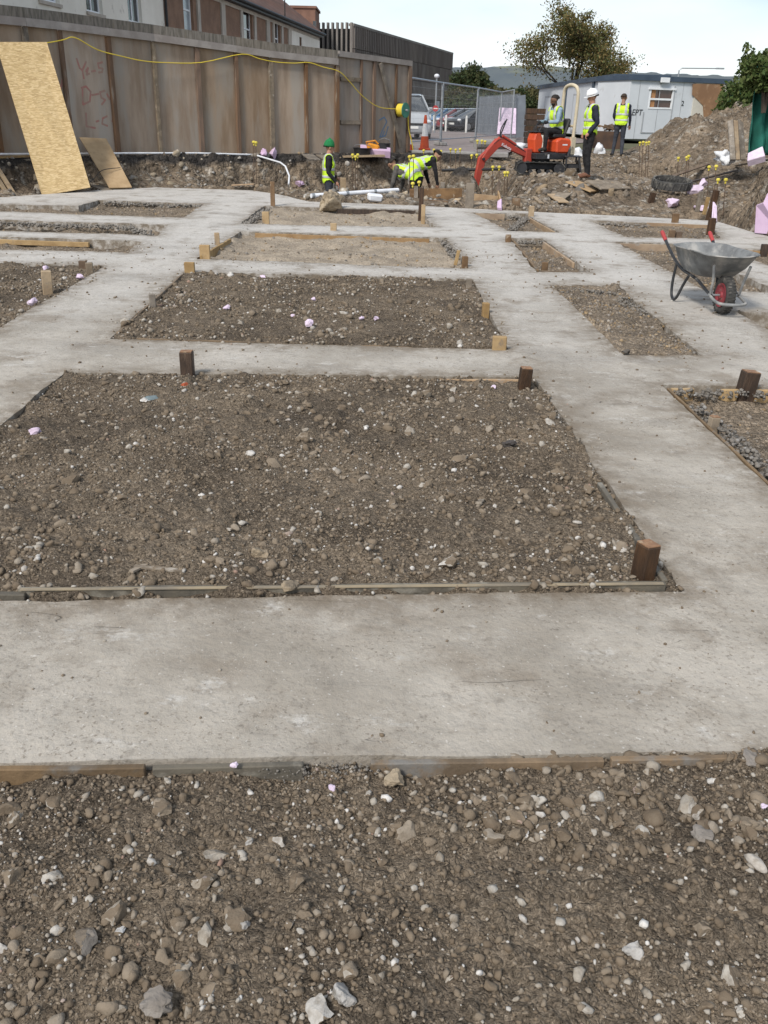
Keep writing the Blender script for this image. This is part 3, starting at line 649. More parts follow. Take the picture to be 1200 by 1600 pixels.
ASPHALT = pmat('worn_pinkish_asphalt', (0.235, 0.195, 0.185), (0.19, 0.16, 0.152), 0.35, 0.9, bump=0.3, bscale=30, c3=(0.28, 0.25, 0.24), s3=2.5, w3=(0.55, 0.7), world=True)
FIELD = pmat('dull_open_ground', (0.16, 0.15, 0.11), (0.10, 0.105, 0.065), 0.02, 1.0, spec=0.0, world=True)
B = 4000; xi = [-B, -14, 16, B]; yi = [-B, -8, 34, B]
mb = MB()
for i in range(3):
    for j in range(3):
        if i == 1 and j == 1: continue
        mb.add([(xi[i], yi[j], 0.575), (xi[i + 1], yi[j], 0.575), (xi[i + 1], yi[j + 1], 0.575), (xi[i], yi[j + 1], 0.575)], [(0, 1, 2, 3)])
tag(mb.build('ground', FIELD), kind='structure')
mb = MB(); mb.add([(p[0], p[1], STREET) for p in ((0.0, 28.0), (3.3, 28.0), (4.6, 34), (9.9, 46), (10.2, 110), (-60, 110), (-60, 66), (-4.3, 62), (-9.4, 29.5), (-0.6, 28.8))], [tuple(range(10))])
tag(mb.build('car_park_surface', ASPHALT), kind='structure')
KERB = pmat('grey_kerb_stone', (0.30, 0.29, 0.28), (0.22, 0.21, 0.2), 3, 0.9, bump=0.4, bscale=30)
mb = MB(); mb.beam((0.55, 27.85, 0.565), (3.35, 27.75, 0.565), 0.3, 0.14); tag(mb.build('kerb', KERB, bevel=0.02), kind='structure')

def ong(px, py, lift=0.0):
    """the point of the dug ground seen at a picture position"""
    d = _ray(px, py); t = np.linspace(12, 45, 1400); P = CAM[None] + d[None] * t[:, None]; h = site_h(P[:, 0], P[:, 1]); k = np.argmax(P[:, 2] < h)
    return Vector((P[k, 0], P[k, 1], h[k] + lift))
# rubble lying on the dug ground
def rubble(n, xr, yr, r0, r1, variants, clump=0.8, seed=0, mat=STONE, cond=None, sink=.1):
    x = rng.uniform(*xr, n * 12); y = rng.uniform(*yr, n * 12)
    k = (~inside(OUTER, x, y)) & (rng.uniform(0, 1, len(x)) < np.clip(0.5 + clump * fbm(x, y, 1.1, 3, .6, 90 + seed), .05, 1))
    if cond is not None: k &= cond(x, y)
    x, y = x[k][:n], y[k][:n]; r = r0 + (r1 - r0) * rng.power(0.4, len(x))
    v, f = scatter_mesh(np.c_[x, y, site_h(x, y)], r, variants, sink)
    o = link('rubble', big_mesh('rubble', v, f, mat, False), SITE); o['kind'] = 'stuff'
CLOD = pmat('earth_clods', (0.26, 0.215, 0.165), (0.16, 0.13, 0.10), 3, 0.95, bump=0.8, bscale=25, c3=(0.40, 0.37, 0.33), s3=6, w3=(0.56, 0.7), rnd=0.35, island=True, world=True, bdist=0.02)
rubble(2000, (-8.6, 3.2), (17, 27), 0.012, 0.065, TINY, seed=1, mat=CLOD)
rubble(2400, (2.4, 8.0), (16.5, 30), 0.012, 0.07, TINY, seed=2, mat=CLOD, cond=lambda x, y: (rng.uniform(0, 1, len(x)) < .22) | ~((x > 3.7) & (y < 20.3)))
rubble(1500, (6.3, 13.0), (15, 31), 0.015, 0.08, TINY, seed=3, mat=CLOD)
CHALK = pmat('chalky_lumps', (0.30, 0.262, 0.212), (0.21, 0.18, 0.14), 3, 0.95, bump=0.8, bscale=25, c3=(0.47, 0.445, 0.4), s3=6, w3=(0.56, 0.7), rnd=0.35, island=True, world=True, bdist=0.02)
bk_ = lambda x, y: (np.interp(x, _ex, _ey) - y > 0.1) & (np.interp(x, _ex, _ey) - y < 1.5)
rubble(420, (-8.4, 3.0), (18, 27.5), 0.03, 0.15, MID, seed=6, mat=CHALK, cond=bk_, sink=-.35)
rubble(120, (-4.0, 1.0), (18.3, 20.6), 0.03, 0.12, MID, seed=7, mat=CHALK)
rubble(70, (2.6, 5.2), (19.6, 23.5), 0.07, 0.16, MID, seed=4, mat=CLOD)
# crumbs of earth trodden onto the concrete
n = 9500; x = rng.uniform(-4.5, 4.5, n * 4); y = 2 + 10 * rng.power(0.8, n * 4); holes = [PLOTS[k][0] for k in PLOTS if k != 'F']
dm = np.min([dist_edge(h, x, y) for h in holes], 0); ins = np.any([inside(h, x, y) for h in holes], 0)
k = (~ins) & (y > 2.0 + 0.066 * x) & (rng.uniform(0, 1, len(x)) < 0.13 + 0.9 * np.exp(-dm / 0.11)) & (rng.uniform(0, 1, len(x)) < np.clip(0.55 + fbm(x, y, 1.4, 3, .6, 33), .05, 1))
x, y = x[k][:n], y[k][:n]
v, f = scatter_mesh(np.c_[x, y, slab_z(x, y)], 0.0016 + 0.0085 * rng.power(0.25, len(x)) * np.clip(y / 5, .8, 1.8), DUST, 0.3)
o = link('earth_crumbs', big_mesh('earth_crumbs', v, f, STONE, False)); tag(o, 'scattered crumbs of earth trodden over the concrete', 'crumbs', kind='stuff')

# ------------------------------------------------------------------ far hills
HILLM = pmat('hazy_wooded_hillside', (0.085, 0.105, 0.12), (0.11, 0.128, 0.135), 0.010, 0.95, c3=(0.19, 0.20, 0.14), s3=0.004, w3=(0.58, 0.66), world=True)  # blue of the distant haze is mixed into these colours
hx = np.linspace(-500, 1500, 260); hy = np.linspace(1150, 1700, 60); X, Yy = np.meshgrid(hx, hy)
prof = np.interp(X, [-500, 60, 200, 330, 420, 560, 700, 900, 1500], [44, 60, 66, 62, 60, 60, 57, 48, 30])
Zz = prof * sstep(1150, 1420, Yy) + (4.0 * fbm(X, Yy, 0.06, 3, .6, 51)) * sstep(1150, 1250, Yy) + 5 * fbm(X, Yy, 0.006, 2, .5, 52)
idx = np.arange(X.size).reshape(X.shape); q = np.stack([idx[:-1, :-1], idx[:-1, 1:], idx[1:, 1:], idx[1:, :-1]], -1).reshape(-1, 4)
o = link('hill', big_mesh('hill', np.stack([X, Yy, Zz + 0.5], -1).reshape(-1, 3), q, HILLM, False)); tag(o, kind='structure')

# ------------------------------------------------------------------ facade builder: a wall on a vertical plane with true openings
class Plane2:
    """vertical plane through a and b (plan points); s runs from a to b, z up; n points to the viewer's side"""
    def __init__(s, a, b):
        s.a = Vector((a[0], a[1], 0)); d = Vector((b[0] - a[0], b[1] - a[1], 0)); s.L = d.length; s.d = d.normalized(); s.n = Vector((s.d.y, -s.d.x, 0))
    def p(s, t, z, o=0.0): return s.a + s.d * t + Vector((0, 0, z)) + s.n * o
    def hit(s, px, py):
        d = Vector(_ray(px, py)); c = Vector(CAM); t = (s.a - c).dot(s.n) / d.dot(s.n); q_ = c + d * t; return (q_ - s.a).dot(s.d), q_.z
    def box(s, mb, s0, s1, z0, z1, o0, o1):
        P = [s.p(s0, z0, o0), s.p(s1, z0, o0), s.p(s1, z1, o0), s.p(s0, z1, o0)]; return mb.prism(P, s.n, 0, o1 - o0)
def wall_with_openings(pl, s0, s1, z0, z1, ops, o0, o1):
    mb = MB(); S = sorted({s0, s1} | {v for o_ in ops for v in o_[:2]}); Z = sorted({z0, z1} | {v for o_ in ops for v in o_[2:4]})
    S = [v for v in S if s0 <= v <= s1]; Z = [v for v in Z if z0 <= v <= z1]
    for i in range(len(S) - 1):
        for j in range(len(Z) - 1):
            cs, cz = (S[i] + S[i + 1]) / 2, (Z[j] + Z[j + 1]) / 2
            if any(a < cs < b and c < cz < d for a, b, c, d in [o_[:4] for o_ in ops]): continue
            pl.box(mb, S[i], S[i + 1], Z[j], Z[j + 1], o0, o1)
    me = mb.mesh('wall', MATS['brown_soil'])
    bm = bmesh.new(); bm.from_mesh(me); bmesh.ops.remove_doubles(bm, verts=bm.verts, dist=1e-4)
    seen = {}
    for f in bm.faces:
        key = tuple(sorted(v.index for v in f.verts)); seen.setdefault(key, []).append(f)
    bmesh.ops.delete(bm, geom=[f for l_ in seen.values() if len(l_) > 1 for f in l_], context='FACES')
    bmesh.ops.recalc_face_normals(bm, faces=bm.faces); bm.to_mesh(me); bm.free(); return me
def sash(pl, parent, s0, s1, z0, z1, o, frame_m, glass_m, fw=0.07, mid=0.5, vert=0, curtain=None):
    w_ = empty('window', pl.p((s0 + s1) / 2, z0, o), parent=parent)
    inv = Matrix.Translation(-w_.location)
    def put(mb, nm, mt):
        me = mb.mesh(nm, mt); me.transform(inv); return link(nm, me, w_)
    mb = MB(); pl.box(mb, s0, s0 + fw, z0, z1, o, o + 0.05); pl.box(mb, s1 - fw, s1, z0, z1, o, o + 0.05)
    pl.box(mb, s0 + fw, s1 - fw, z0, z0 + fw, o, o + 0.05); pl.box(mb, s0 + fw, s1 - fw, z1 - fw, z1, o, o + 0.05)
    if mid: zc = z0 + (z1 - z0) * mid; pl.box(mb, s0 + fw, s1 - fw, zc - 0.03, zc + 0.03, o, o + 0.053)
    for k in range(vert): sc = s0 + (s1 - s0) * (k + 1) / (vert + 1); pl.box(mb, sc - 0.03, sc + 0.03, z0 + fw, z1 - fw, o, o + 0.046)
    put(mb, 'frame', frame_m)
    for (a, b) in ((z0 + fw, zc - 0.03), (zc + 0.03, z1 - fw)) if mid else ((z0 + fw, z1 - fw),):
        put(pl.box(MB(), s0 + fw, s1 - fw, a, b, o + 0.005, o + 0.02), 'pane', glass_m)
    return w_

# ------------------------------------------------------------------ terrace of houses behind the hoarding
RENDERW = pmat('cream_white_render', (0.78, 0.74, 0.66), (0.70, 0.66, 0.58), 0.8, 0.9, bump=0.2, bscale=30, c3=(0.5, 0.46, 0.40), s3=2.2, w3=(0.6, 0.75), world=True)
PEBBLE = pmat('brown_pebbledash', (0.25, 0.155, 0.105), (0.195, 0.12, 0.082), 2, 0.95, bump=0.8, bscale=22, c3=(0.27, 0.2, 0.155), s3=20, w3=(0.6, 0.7), world=True)
STONETRIM = pmat('grey_cream_stone_trim', (0.47, 0.42, 0.36), (0.38, 0.34, 0.29), 2, 0.9, rnd=0.05)
UPVC = pmat('white_window_frame', (0.78, 0.80, 0.82), (0.72, 0.74, 0.76), 2, 0.5)
WINGLASS = glass('window_glass', (0.03, 0.036, 0.042)); NETGLASS = pmat('curtained_glass', (0.33, 0.37, 0.40), (0.22, 0.26, 0.29), 1.5, 0.2, spec=0.6)
TILES = pmat('brown_roof_tiles', (0.14, 0.075, 0.055), (0.095, 0.055, 0.042), 1.2, 0.9, bump=0.6, bscale=12, rnd=0.1)
GUTTER = pmat('black_gutter', (0.02, 0.02, 0.022), (0.03, 0.03, 0.03), 3, 0.5)
HP = Plane2((-9.9, 25.0), (-4.9, 63.8))
def house(name, label, s0, s1, wallm, ops, eave, trims, glassm):
    h = empty(name, HP.p((s0 + s1) / 2, STREET, -4)); inv = Matrix.Translation(-h.location)
    def put(mb_or_me, nm, mt=None, parent=h):
        me = mb_or_me if isinstance(mb_or_me, bpy.types.Mesh) else mb_or_me.mesh(nm, mt)
        me.transform(inv); return link(nm, me, parent)
    me = wall_with_openings(HP, s0, s1, STREET - 0.1, eave, ops, -0.25, 0.0); me.materials.clear(); me.materials.append(wallm); put(me, 'wall')
    mb = MB(); HP.box(mb, s0, s0 + 0.25, STREET, eave, -8, -0.25); HP.box(mb, s1 - 0.25, s1, STREET, eave, -8, -0.25); HP.box(mb, s0 + .25, s1 - .25, STREET, eave, -8, -7.75)
    put(mb, 'rear_wall', wallm)
    put(HP.box(MB(), s0 + .25, s1 - .25, STREET + 2.8, STREET + 2.95, -7.7, -0.3), 'floor_deck', BROWNWOOD)
    for k, o_ in enumerate(ops):
        w_ = sash(HP, h, o_[0], o_[1], o_[2], o_[3], -0.16, UPVC, glassm[k % len(glassm)], mid=0.52, vert=o_[4] if len(o_) > 4 else 0)
        w_.location = w_.location - h.location
        sm = HP.box(MB(), o_[0] - 0.06, o_[1] + 0.06, o_[2] - 0.09, o_[2] - 0.002, -0.1, 0.06).mesh('sill', STONETRIM); sm.transform(Matrix.Translation(-(w_.location + h.location))); link('sill', sm, w_)
    for t in trims:
        put(HP.box(MB(), *t, 0.002, 0.07), 'stone_band', STONETRIM)
    # roof with courses of tiles
    rf = empty('roof', (0, 0, 0), parent=h); top = eave + 3.0
    def course(k, nk):
        f0, f1 = k / nk, (k + 1) / nk
        a = [HP.p(s0 - .1, eave + 3.0 * f0 - .02, 0.35 - 4.3 * f0), HP.p(s1 + .1, eave + 3.0 * f0 - .02, 0.35 - 4.3 * f0), HP.p(s1 + .1, eave + 3.0 * f1 + .01, 0.35 - 4.3 * f1), HP.p(s0 - .1, eave + 3.0 * f1 + .01, 0.35 - 4.3 * f1)]
        return a
    for k in range(14):
        a = course(k, 14); m_ = MB(); m_.prism(a, Vector((0, 0, 1)), 0, 0.06); me = m_.mesh('tile_course', TILES); me.transform(inv); link('tile_course', me, rf)
    m_ = MB(); m_.add([HP.p(s0 - .1, top, -3.95), HP.p(s1 + .1, top, -3.95), HP.p(s1 + .1, eave, -8.2), HP.p(s0 - .1, eave, -8.2)], [(0, 1, 2, 3)]); me = m_.mesh('rear_slope', TILES); me.transform(inv); link('rear_slope', me, rf)
    for s_ in (s0 + 0.02, s1 - 0.02):
        m_ = MB(); m_.prism([HP.p(s_, eave, -0.1), HP.p(s_, eave, -7.9), HP.p(s_, top - .1, -3.95)], HP.d, -0.1, 0.1); put(m_, 'gable', wallm)
    put(HP.box(MB(), s0, s1, eave - 0.16, eave - 0.03, 0.03, 0.34), 'soffit', UPVC if wallm is RENDERW else GUTTER)
    g_ = MB(); g_.cyl(HP.p(s0 - .1, eave + 0.0, 0.42), HP.p(s1 + .1, eave + 0.0, 0.42), 0.07, n=8); put(g_, 'gutter', GUTTER)
    return tag(h, label, 'house')
def S(px, py=40): return HP.hit(px, py)[0]
EAVE = HP.hit(372, 3)[1]
WB = S(258)
def wz(py, px): return HP.hit(px, py)[1]
zt = HP.hit(385, 13)[1]; zb = zt - 1.75
white_ops = [(S(66), S(97), zb, zt, 2), (S(138), S(163), zb, zt, 1), (S(202), S(223), zb, zt, 1)]
hw = house('rendered_house', 'cream rendered terrace house with white sash windows behind the hoarding', 0.2, WB - 0.02, RENDERW, white_ops, EAVE, [], [NETGLASS, WINGLASS, WINGLASS])
brown_ops = [(S(288), S(303), zb, zt), (S(380), S(394), zb, zt), (S(429), S(437), zb, zt), (S(466), S(470), zb + .3, zt - .4)]
trims = []
for px0, px1 in ((308, 312), (345, 351), (375, 378.5), (396, 399), (415, 420), (425, 427.5), (438.5, 441), (449, 453)):
    trims.append((S(px0), S(px1), STREET, EAVE - 0.32))
trims.append((WB + 0.1, HP.L - 0.1, EAVE - 0.32, EAVE - 0.17))
hb = house('pebbledash_house', 'brown pebbledashed terrace with pale stone bands and tiled roof', WB + 0.02, HP.L, PEBBLE, brown_ops, EAVE, trims, [NETGLASS, WINGLASS, WINGLASS, WINGLASS])
cw = HP.box(MB(), S(454), HP.L + 0.01, STREET, EAVE - 0.33, 0.0, 0.05)
me = wall_with_openings(HP, S(454), HP.L + 0.02, STREET, EAVE - 0.33, [brown_ops[3]], 0.004, 0.06); me.materials.clear(); me.materials.append(RENDERW); me.transform(Matrix.Translation(-hb.location)); link('end_render', me, hb)['label'] = 'cream rendered end bay'
dp = MB(); dp.cyl(HP.p(WB, STREET, 0.08), HP.p(WB, EAVE - .1, 0.08), 0.05, n=8); me = dp.mesh('downpipe', GUTTER); me.transform(Matrix.Translation(-hb.location)); link('downpipe', me, hb)
m_ = MB(); m_.cyl(HP.p(S(437), EAVE, 0.3), HP.p(S(437), EAVE + 2.0, 0.3), 0.03, n=6); me = m_.mesh('vent_pipe', GUTTER); me.transform(Matrix.Translation(-hb.location)); link('vent_pipe', me, hb)

# ------------------------------------------------------------------ multi-storey car park beyond the houses
CLAD = pmat('brown_grey_ribbed_concrete', (0.175, 0.15, 0.135), (0.135, 0.115, 0.105), 0.12, 0.9, bump=0.5, bscale=3, stretch=(1, 1, 0.15), c3=(0.21, 0.185, 0.168), s3=0.6, w3=(0.5, 0.7), rnd=0.06)
DECKSHADE = pmat('painted_deck_shade', (0.03, 0.03, 0.032), (0.045, 0.043, 0.042), 0.2, 0.95)  # near-black colour paints in the shade inside the open decks
FINM = pmat('pale_concrete_fin', (0.24, 0.22, 0.20), (0.17, 0.155, 0.145), 0.4, 0.9, rnd=0.08)
cA = aty(552, 40, 124); cB = aty(707.5, 83, 176); TOP = cA.z
CP = Plane2((cA.x, cA.y), (cB.x, cB.y))
CP2 = Plane2((cA.x + (-CP.d.y) * 40, cA.y + CP.d.x * 40), (cA.x, cA.y))
cp = empty('multi_storey_car_park', CP.p(CP.L / 2, STREET, -15)); inv = Matrix.Translation(-cp.location)
def put(mb, nm, mt, par=cp, pinv=None, **k):
    me = mb.mesh(nm, mt, **k); me.transform(pinv or inv); return link(nm, me, par)
z_open = CP.hit(700, 158)[1]
put(CP.box(MB(), 0.4, CP.L - 0.4, z_open, TOP - .3, -30, -0.45), 'core', DECKSHADE)
put(CP.box(MB(), 4, CP.L - 1, STREET, z_open, -28, -3.0), 'open_level_shade', DECKSHADE)  # solid block painted dark for the shade of the open bottom level
nP = 18
for i in range(nP):
    for j in range(3):
        a, b = CP.L * i / nP, CP.L * (i + 1) / nP; zz0 = z_open + (TOP - z_open) * j / 3; zz1 = z_open + (TOP - z_open) * (j + 1) / 3
        m_ = MB(); CP.box(m_, a + .02, b - .02, zz0 + .03, zz1 - .02, -0.45, 0.0)
        for r_ in range(4): t = a + (b - a) * (r_ + .5) / 4; CP.box(m_, t - .16, t + .16, zz0 + .05, zz1 - .04, 0.002, 0.14)
        put(m_, 'cladding_panel', CLAD)
for i in range(9): t = CP.L * (i + .5) / 9; put(CP.box(MB(), t - .25, t + .25, STREET, z_open, -1.2, -0.6), 'column', FINM)
put(CP.box(MB(), 0, CP.L, TOP - .02, TOP + .25, -.6, 0.12), 'parapet', FINM)
for zf in (0.30, 0.52, 0.74):
    zc = STREET + (TOP - STREET) * zf; put(CP2.box(MB(), 0, 39.6, zc - .25, zc + .45, -6, -0.9), 'deck_edge', CLAD)
put(CP2.box(MB(), 0, 39.6, TOP - 3, TOP - 2.6, -9, -0.9), 'deck_edge', CLAD)
for i in range(26):
    t = 40 - 0.25 - i * 0.62; put(CP2.box(MB(), t - .11, t + .11, STREET + 2, TOP + .35, -0.35, 0.1), 'fin', FINM)
tag(cp, 'long dark multi-storey car park with ribbed cladding and pale upright fins', 'building')
rb = aty(852 / 3 + 350 + 0, 66, 165)
m_ = MB(); CP.box(m_, CP.L * .62, CP.L * .72, TOP, TOP + .7, -9, -4); put(m_, 'stair_head', CLAD)
BRICK = pmat('red_brown_brick', (0.22, 0.125, 0.092), (0.17, 0.095, 0.072), 1, 0.95, bump=0.2, bscale=10, world=True)
tA = aty(447, 12, 118); tw = empty('brick_tower', (tA.x, 118, STREET))
mb = MB(); mb.box((1.6, 3, (tA.z - STREET) / 2), (3.6, 6, tA.z - STREET)); link('wall', mb.mesh('wall', BRICK), tw)
mb = MB(); mb.box((1.6, 3, tA.z - STREET + .12), (3.9, 6.3, 0.24)); link('parapet', mb.mesh('parapet', BRICK), tw)
mb = MB(); mb.box((3.3, -0.03, tA.z - STREET - 1.7), (0.35, 0.08, 0.8)); link('window', mb.mesh('window', WINGLASS), tw)
tag(tw, 'square flat-topped brick tower rising behind the tiled roof', 'tower')
# ------------------------------------------------------------------ trees
def leaf_material(name, cols, trans=0.25):
    mt = bpy.data.materials.new(name); mt.use_nodes = True; nt = mt.node_tree; N = nt.nodes; L = nt.links; b = N['Principled BSDF']
    b.inputs['Roughness'].default_value = 0.7; b.inputs['Specular IOR Level'].default_value = 0.2
    g = N.new('ShaderNodeNewGeometry'); cr = N.new('ShaderNodeValToRGB'); e = cr.color_ramp.elements
    e[0].color = cols[0] + (1,); e[1].color = cols[-1] + (1,)
    for k, c in enumerate(cols[1:-1]): q_ = e.new((k + 1) / (len(cols) - 1)); q_.color = c + (1,)
    L.new(g.outputs['Random Per Island'], cr.inputs['Fac']); L.new(cr.outputs['Color'], b.inputs['Base Color'])
    t = N.new('ShaderNodeBsdfTranslucent'); L.new(cr.outputs['Color'], t.inputs['Color']); ms = N.new('ShaderNodeMixShader'); ms.inputs['Fac'].default_value = trans
    L.new(b.outputs[0], ms.inputs[1]); L.new(t.outputs[0], ms.inputs[2]); L.new(ms.outputs[0], N['Material Output'].inputs['Surface'])
    return mt
BARK = pmat('grey_brown_bark', (0.085, 0.068, 0.052), (0.055, 0.045, 0.036), 5, 0.95, bump=0.6, bscale=20)
AUTUMN = leaf_material('autumn_leaves', [(0.21, 0.125, 0.05), (0.14, 0.14, 0.05), (0.26, 0.185, 0.075), (0.10, 0.12, 0.045), (0.17, 0.125, 0.05), (0.12, 0.14, 0.055), (0.10, 0.115, 0.045)])
EVERG = leaf_material('dark_green_leaves', [(0.035, 0.055, 0.022), (0.055, 0.075, 0.03), (0.085, 0.085, 0.035), (0.03, 0.048, 0.022)])
HEDGE = leaf_material('hedge_leaves', [(0.05, 0.085, 0.022), (0.085, 0.12, 0.035), (0.12, 0.14, 0.05), (0.04, 0.07, 0.02)])
OLIVE = leaf_material('olive_brown_leaves', [(0.07, 0.075, 0.03), (0.11, 0.095, 0.04), (0.055, 0.062, 0.028), (0.09, 0.07, 0.035)])
def leaves(pts_, size, mat, name, parent, seed):
    r_ = np.random.default_rng(seed); n = len(pts_); s_ = size * r_.uniform(0.6, 1.3, n)
    a = r_.normal(0, 1, (n, 3)); a /= np.linalg.norm(a, axis=1)[:, None]; b = r_.normal(0, 1, (n, 3)); b -= a * (a * b).sum(1)[:, None]; b /= np.linalg.norm(b, axis=1)[:, None]
    q_ = np.stack([pts_ - a * s_[:, None], pts_ + b * s_[:, None] * .55, pts_ + a * s_[:, None], pts_ - b * s_[:, None] * .55], 1).reshape(-1, 3)
    return link(name, big_mesh(name, q_, np.arange(4 * n).reshape(-1, 4), mat), parent)
def tree(name, label, base, height, spread, mat, nleaf, seed, leafsize=0.16, trunk_r=0.16, first=0.22, tipfrac=0.35, group=None, dense=0.35):
    r_ = random.Random(seed); t = empty(name, base); mb = MB(); tips = []
    def grow(p, d, L_, r0, lev):
        n = 4; path = [p]; 
        for k in range(n):
            d = (d + Vector((r_.gauss(0, .16), r_.gauss(0, .16), r_.gauss(0.04, .10)))).normalized(); path.append(path[-1] + d * (L_ / n))
        mb.tube(path, [r0 * (1 - .6 * k / n) for k in range(n + 1)], 5 if lev else 8, caps=False)
        if lev >= 1:
            for k in (2, 3, 4): tips.append((path[k], L_ * .28))
        if lev < 3:
            nb = (6, 4, 3)[lev]
            for k in range(nb):
                f = r_.uniform(.3, 1.0) if lev else r_.uniform(first + .1, 1.0); i = min(n - 1, int(f * n)); q_ = path[i].lerp(path[i + 1], f * n - i)
                az = r_.uniform(0, 6.28); out_ = Vector((math.cos(az), math.sin(az), r_.uniform(.25, 1.1)))
                grow(q_, (d * .55 + out_ * .75).normalized(), L_ * r_.uniform(.5, .72), r0 * .45, lev + 1)
    grow(Vector((0, 0, 0)), Vector((0, 0, 1)), height * .62, trunk_r, 0)
    xy = max(max(abs(p.x), abs(p.y)) for p, _ in tips); zz = max(p.z for p, _ in tips)
    fx_, fz = spread / 2 / xy, height / (zz + .2)
    S_ = Matrix.Diagonal((fx_, fx_, fz, 1))
    me = mb.mesh('trunk', BARK, smooth=True, recalc=False); me.transform(S_); link('trunk', me, t)
    rr = np.random.default_rng(seed); tp = np.array([p[:] for p, _ in tips]); rad = np.array([l_ for _, l_ in tips])
    w_ = np.where(rr.uniform(0, 1, len(tp)) < tipfrac + .5, 1.0, .05); w_ /= w_.sum()
    k = rr.choice(len(tp), nleaf, p=w_); p = tp[k] + rr.normal(0, 1, (nleaf, 3)) * (rad[k] * dense)[:, None]
    p = p * np.array([fx_, fx_, fz])
    p = p[p[:, 2] > height * first * .6]
    leaves(p, leafsize, mat, 'crown', t, seed)
    return tag(t, label, 'tree', group)
tb = aty(885, 130, 62); 
tree('autumn_tree', 'brown and ochre autumn tree standing behind the grey cabins', (tb.x, 62, STREET), 7.5, 8.4, AUTUMN, 21000, 4, 0.08, 0.17, .16, dense=0.72)
GT = 'trees beyond the car park'
def far_tree(label, px, Y_, h_, sp, mt, sd_, n=6500):
    b_ = bush('tree', label, (aty(px, 180, Y_).x, Y_, STREET), sp / 2, sp / 2, h_ / 2, n, mt, 0.24, sd_)
    for c_ in b_.children:
        if c_.name.startswith('foliage'): c_.name = 'crown'
        else: c_.name = 'trunk'
    tag(b_, label, 'tree', GT)
FAR_TREES = ((735, 118, 6.0, 5.2, EVERG, 'dark green tree nearest the car park building, beyond the wire fence', 21), (768, 112, 3.7, 6.5, OLIVE, 'low olive green tree beyond the pale leaning sheet', 22),
    (800, 122, 3.9, 6, EVERG, 'dark tree just left of the autumn tree, far beyond the palisade fence', 23), (838, 128, 4.4, 7.5, OLIVE, 'olive tree behind the left side of the autumn tree', 24), (716, 104, 3.4, 3.4, OLIVE, 'small low bush-like tree beside the car park building corner', 25),
    (880, 126, 4.6, 8, EVERG, 'dark tree directly behind the autumn tree', 26), (752, 100, 2.9, 7, EVERG, 'low dark hedge-like tree right behind the parked cars', 27))
# overgrown boundary on the right: hedge and ivy above green debris netting
def bush(name, label, c, rx, ry, rz, n, mat, size, seed):
    r_ = np.random.default_rng(seed); t = empty(name, (c[0], c[1], c[2])); p = r_.normal(0, 1, (n, 3)); p /= np.linalg.norm(p, axis=1)[:, None]
    rad = 0.62 + 0.38 * r_.uniform(0, 1, n) ** .5; az = np.arctan2(p[:, 1], p[:, 0])
    lump = 1 + 0.55 * fbm(az * 1.6 + seed, p[:, 2] * 2.2, 1.4, 3, .6, seed)
    p = p * (rad * lump)[:, None] * np.array([rx, ry, rz]) + np.array([0, 0, rz]); p = p[p[:, 2] > 0.02]
    leaves(p, size, mat, 'foliage', t, seed)
    mb = MB(); rr = random.Random(seed)
    for k in range(7): mb.tube([(0, 0, -.4), (rr.uniform(-.3, .3) * rx, rr.uniform(-.3, .3) * ry, rz * .7), (rr.uniform(-.6, .6) * rx, rr.uniform(-.6, .6) * ry, rz * 1.5)], [.05, .03, .012], 5)
    link('stems', mb.mesh('stems', BARK), t); return tag(t, label, 'shrub')
for px, Y_, h_, sp, mt, lab, sd_ in FAR_TREES: far_tree(lab, px, Y_, h_, sp, mt, sd_)
c = aty(1196, 150, 31); bush('ivy_bush', 'leafy green bush hanging over the green netting at the right edge', (c.x + .75, 31, 0.4), 1.9, 1.7, 1.55, 11000, HEDGE, 0.09, 31)
c = aty(1160, 160, 36); bush('ivy_bush', 'low green bush behind the spoil heap, left of the netting', (c.x + .6, 36, 0.55), 1.3, 1.4, 1.3, 4200, HEDGE, 0.11, 32)
tree('young_tree', 'thin leafy sapling top rising above the bush at the right edge', (aty(1205, 100, 32).x + .1, 32, 0.5), 3.5, 2.2, HEDGE, 1700, 35, 0.085, 0.07, .35, dense=.5)

# ------------------------------------------------------------------ site cabins
CABW = pmat('pale_grey_cabin_steel', (0.60, 0.63, 0.66), (0.54, 0.57, 0.60), 0.7, 0.6, c3=(0.44, 0.45, 0.45), s3=1.7, w3=(0.62, 0.78), world=True)
FASCIA = pmat('dark_blue_grey_fascia', (0.06, 0.085, 0.12), (0.045, 0.065, 0.095), 1.5, 0.5)
PLYB = pmat('stained_brown_plywood', (0.30, 0.175, 0.095), (0.22, 0.125, 0.07), 1.6, 0.85, c3=(0.36, 0.25, 0.16), s3=3)
CREAMB = pmat('cream_board', (0.56, 0.53, 0.46), (0.48, 0.45, 0.39), 1.4, 0.85)
BLACKINK = pmat('black_paint', (0.02, 0.02, 0.022), (0.03, 0.03, 0.032), 5, 0.7)
PALLET = pmat('warm_interior_board', (0.42, 0.22, 0.10), (0.3, 0.15, 0.07), 2, 0.8)
kc = aty(981, 170, 44); kl = aty(840, 170, 66); kr = aty(1131, 170, 46)
ktop = aty(981, 117, 44).z; kbot = aty(985, 217, 44).z
KF = Plane2((kc.x, kc.y), (kr.x, kr.y)); KL = Plane2((kl.x, kl.y), (kc.x, kc.y))
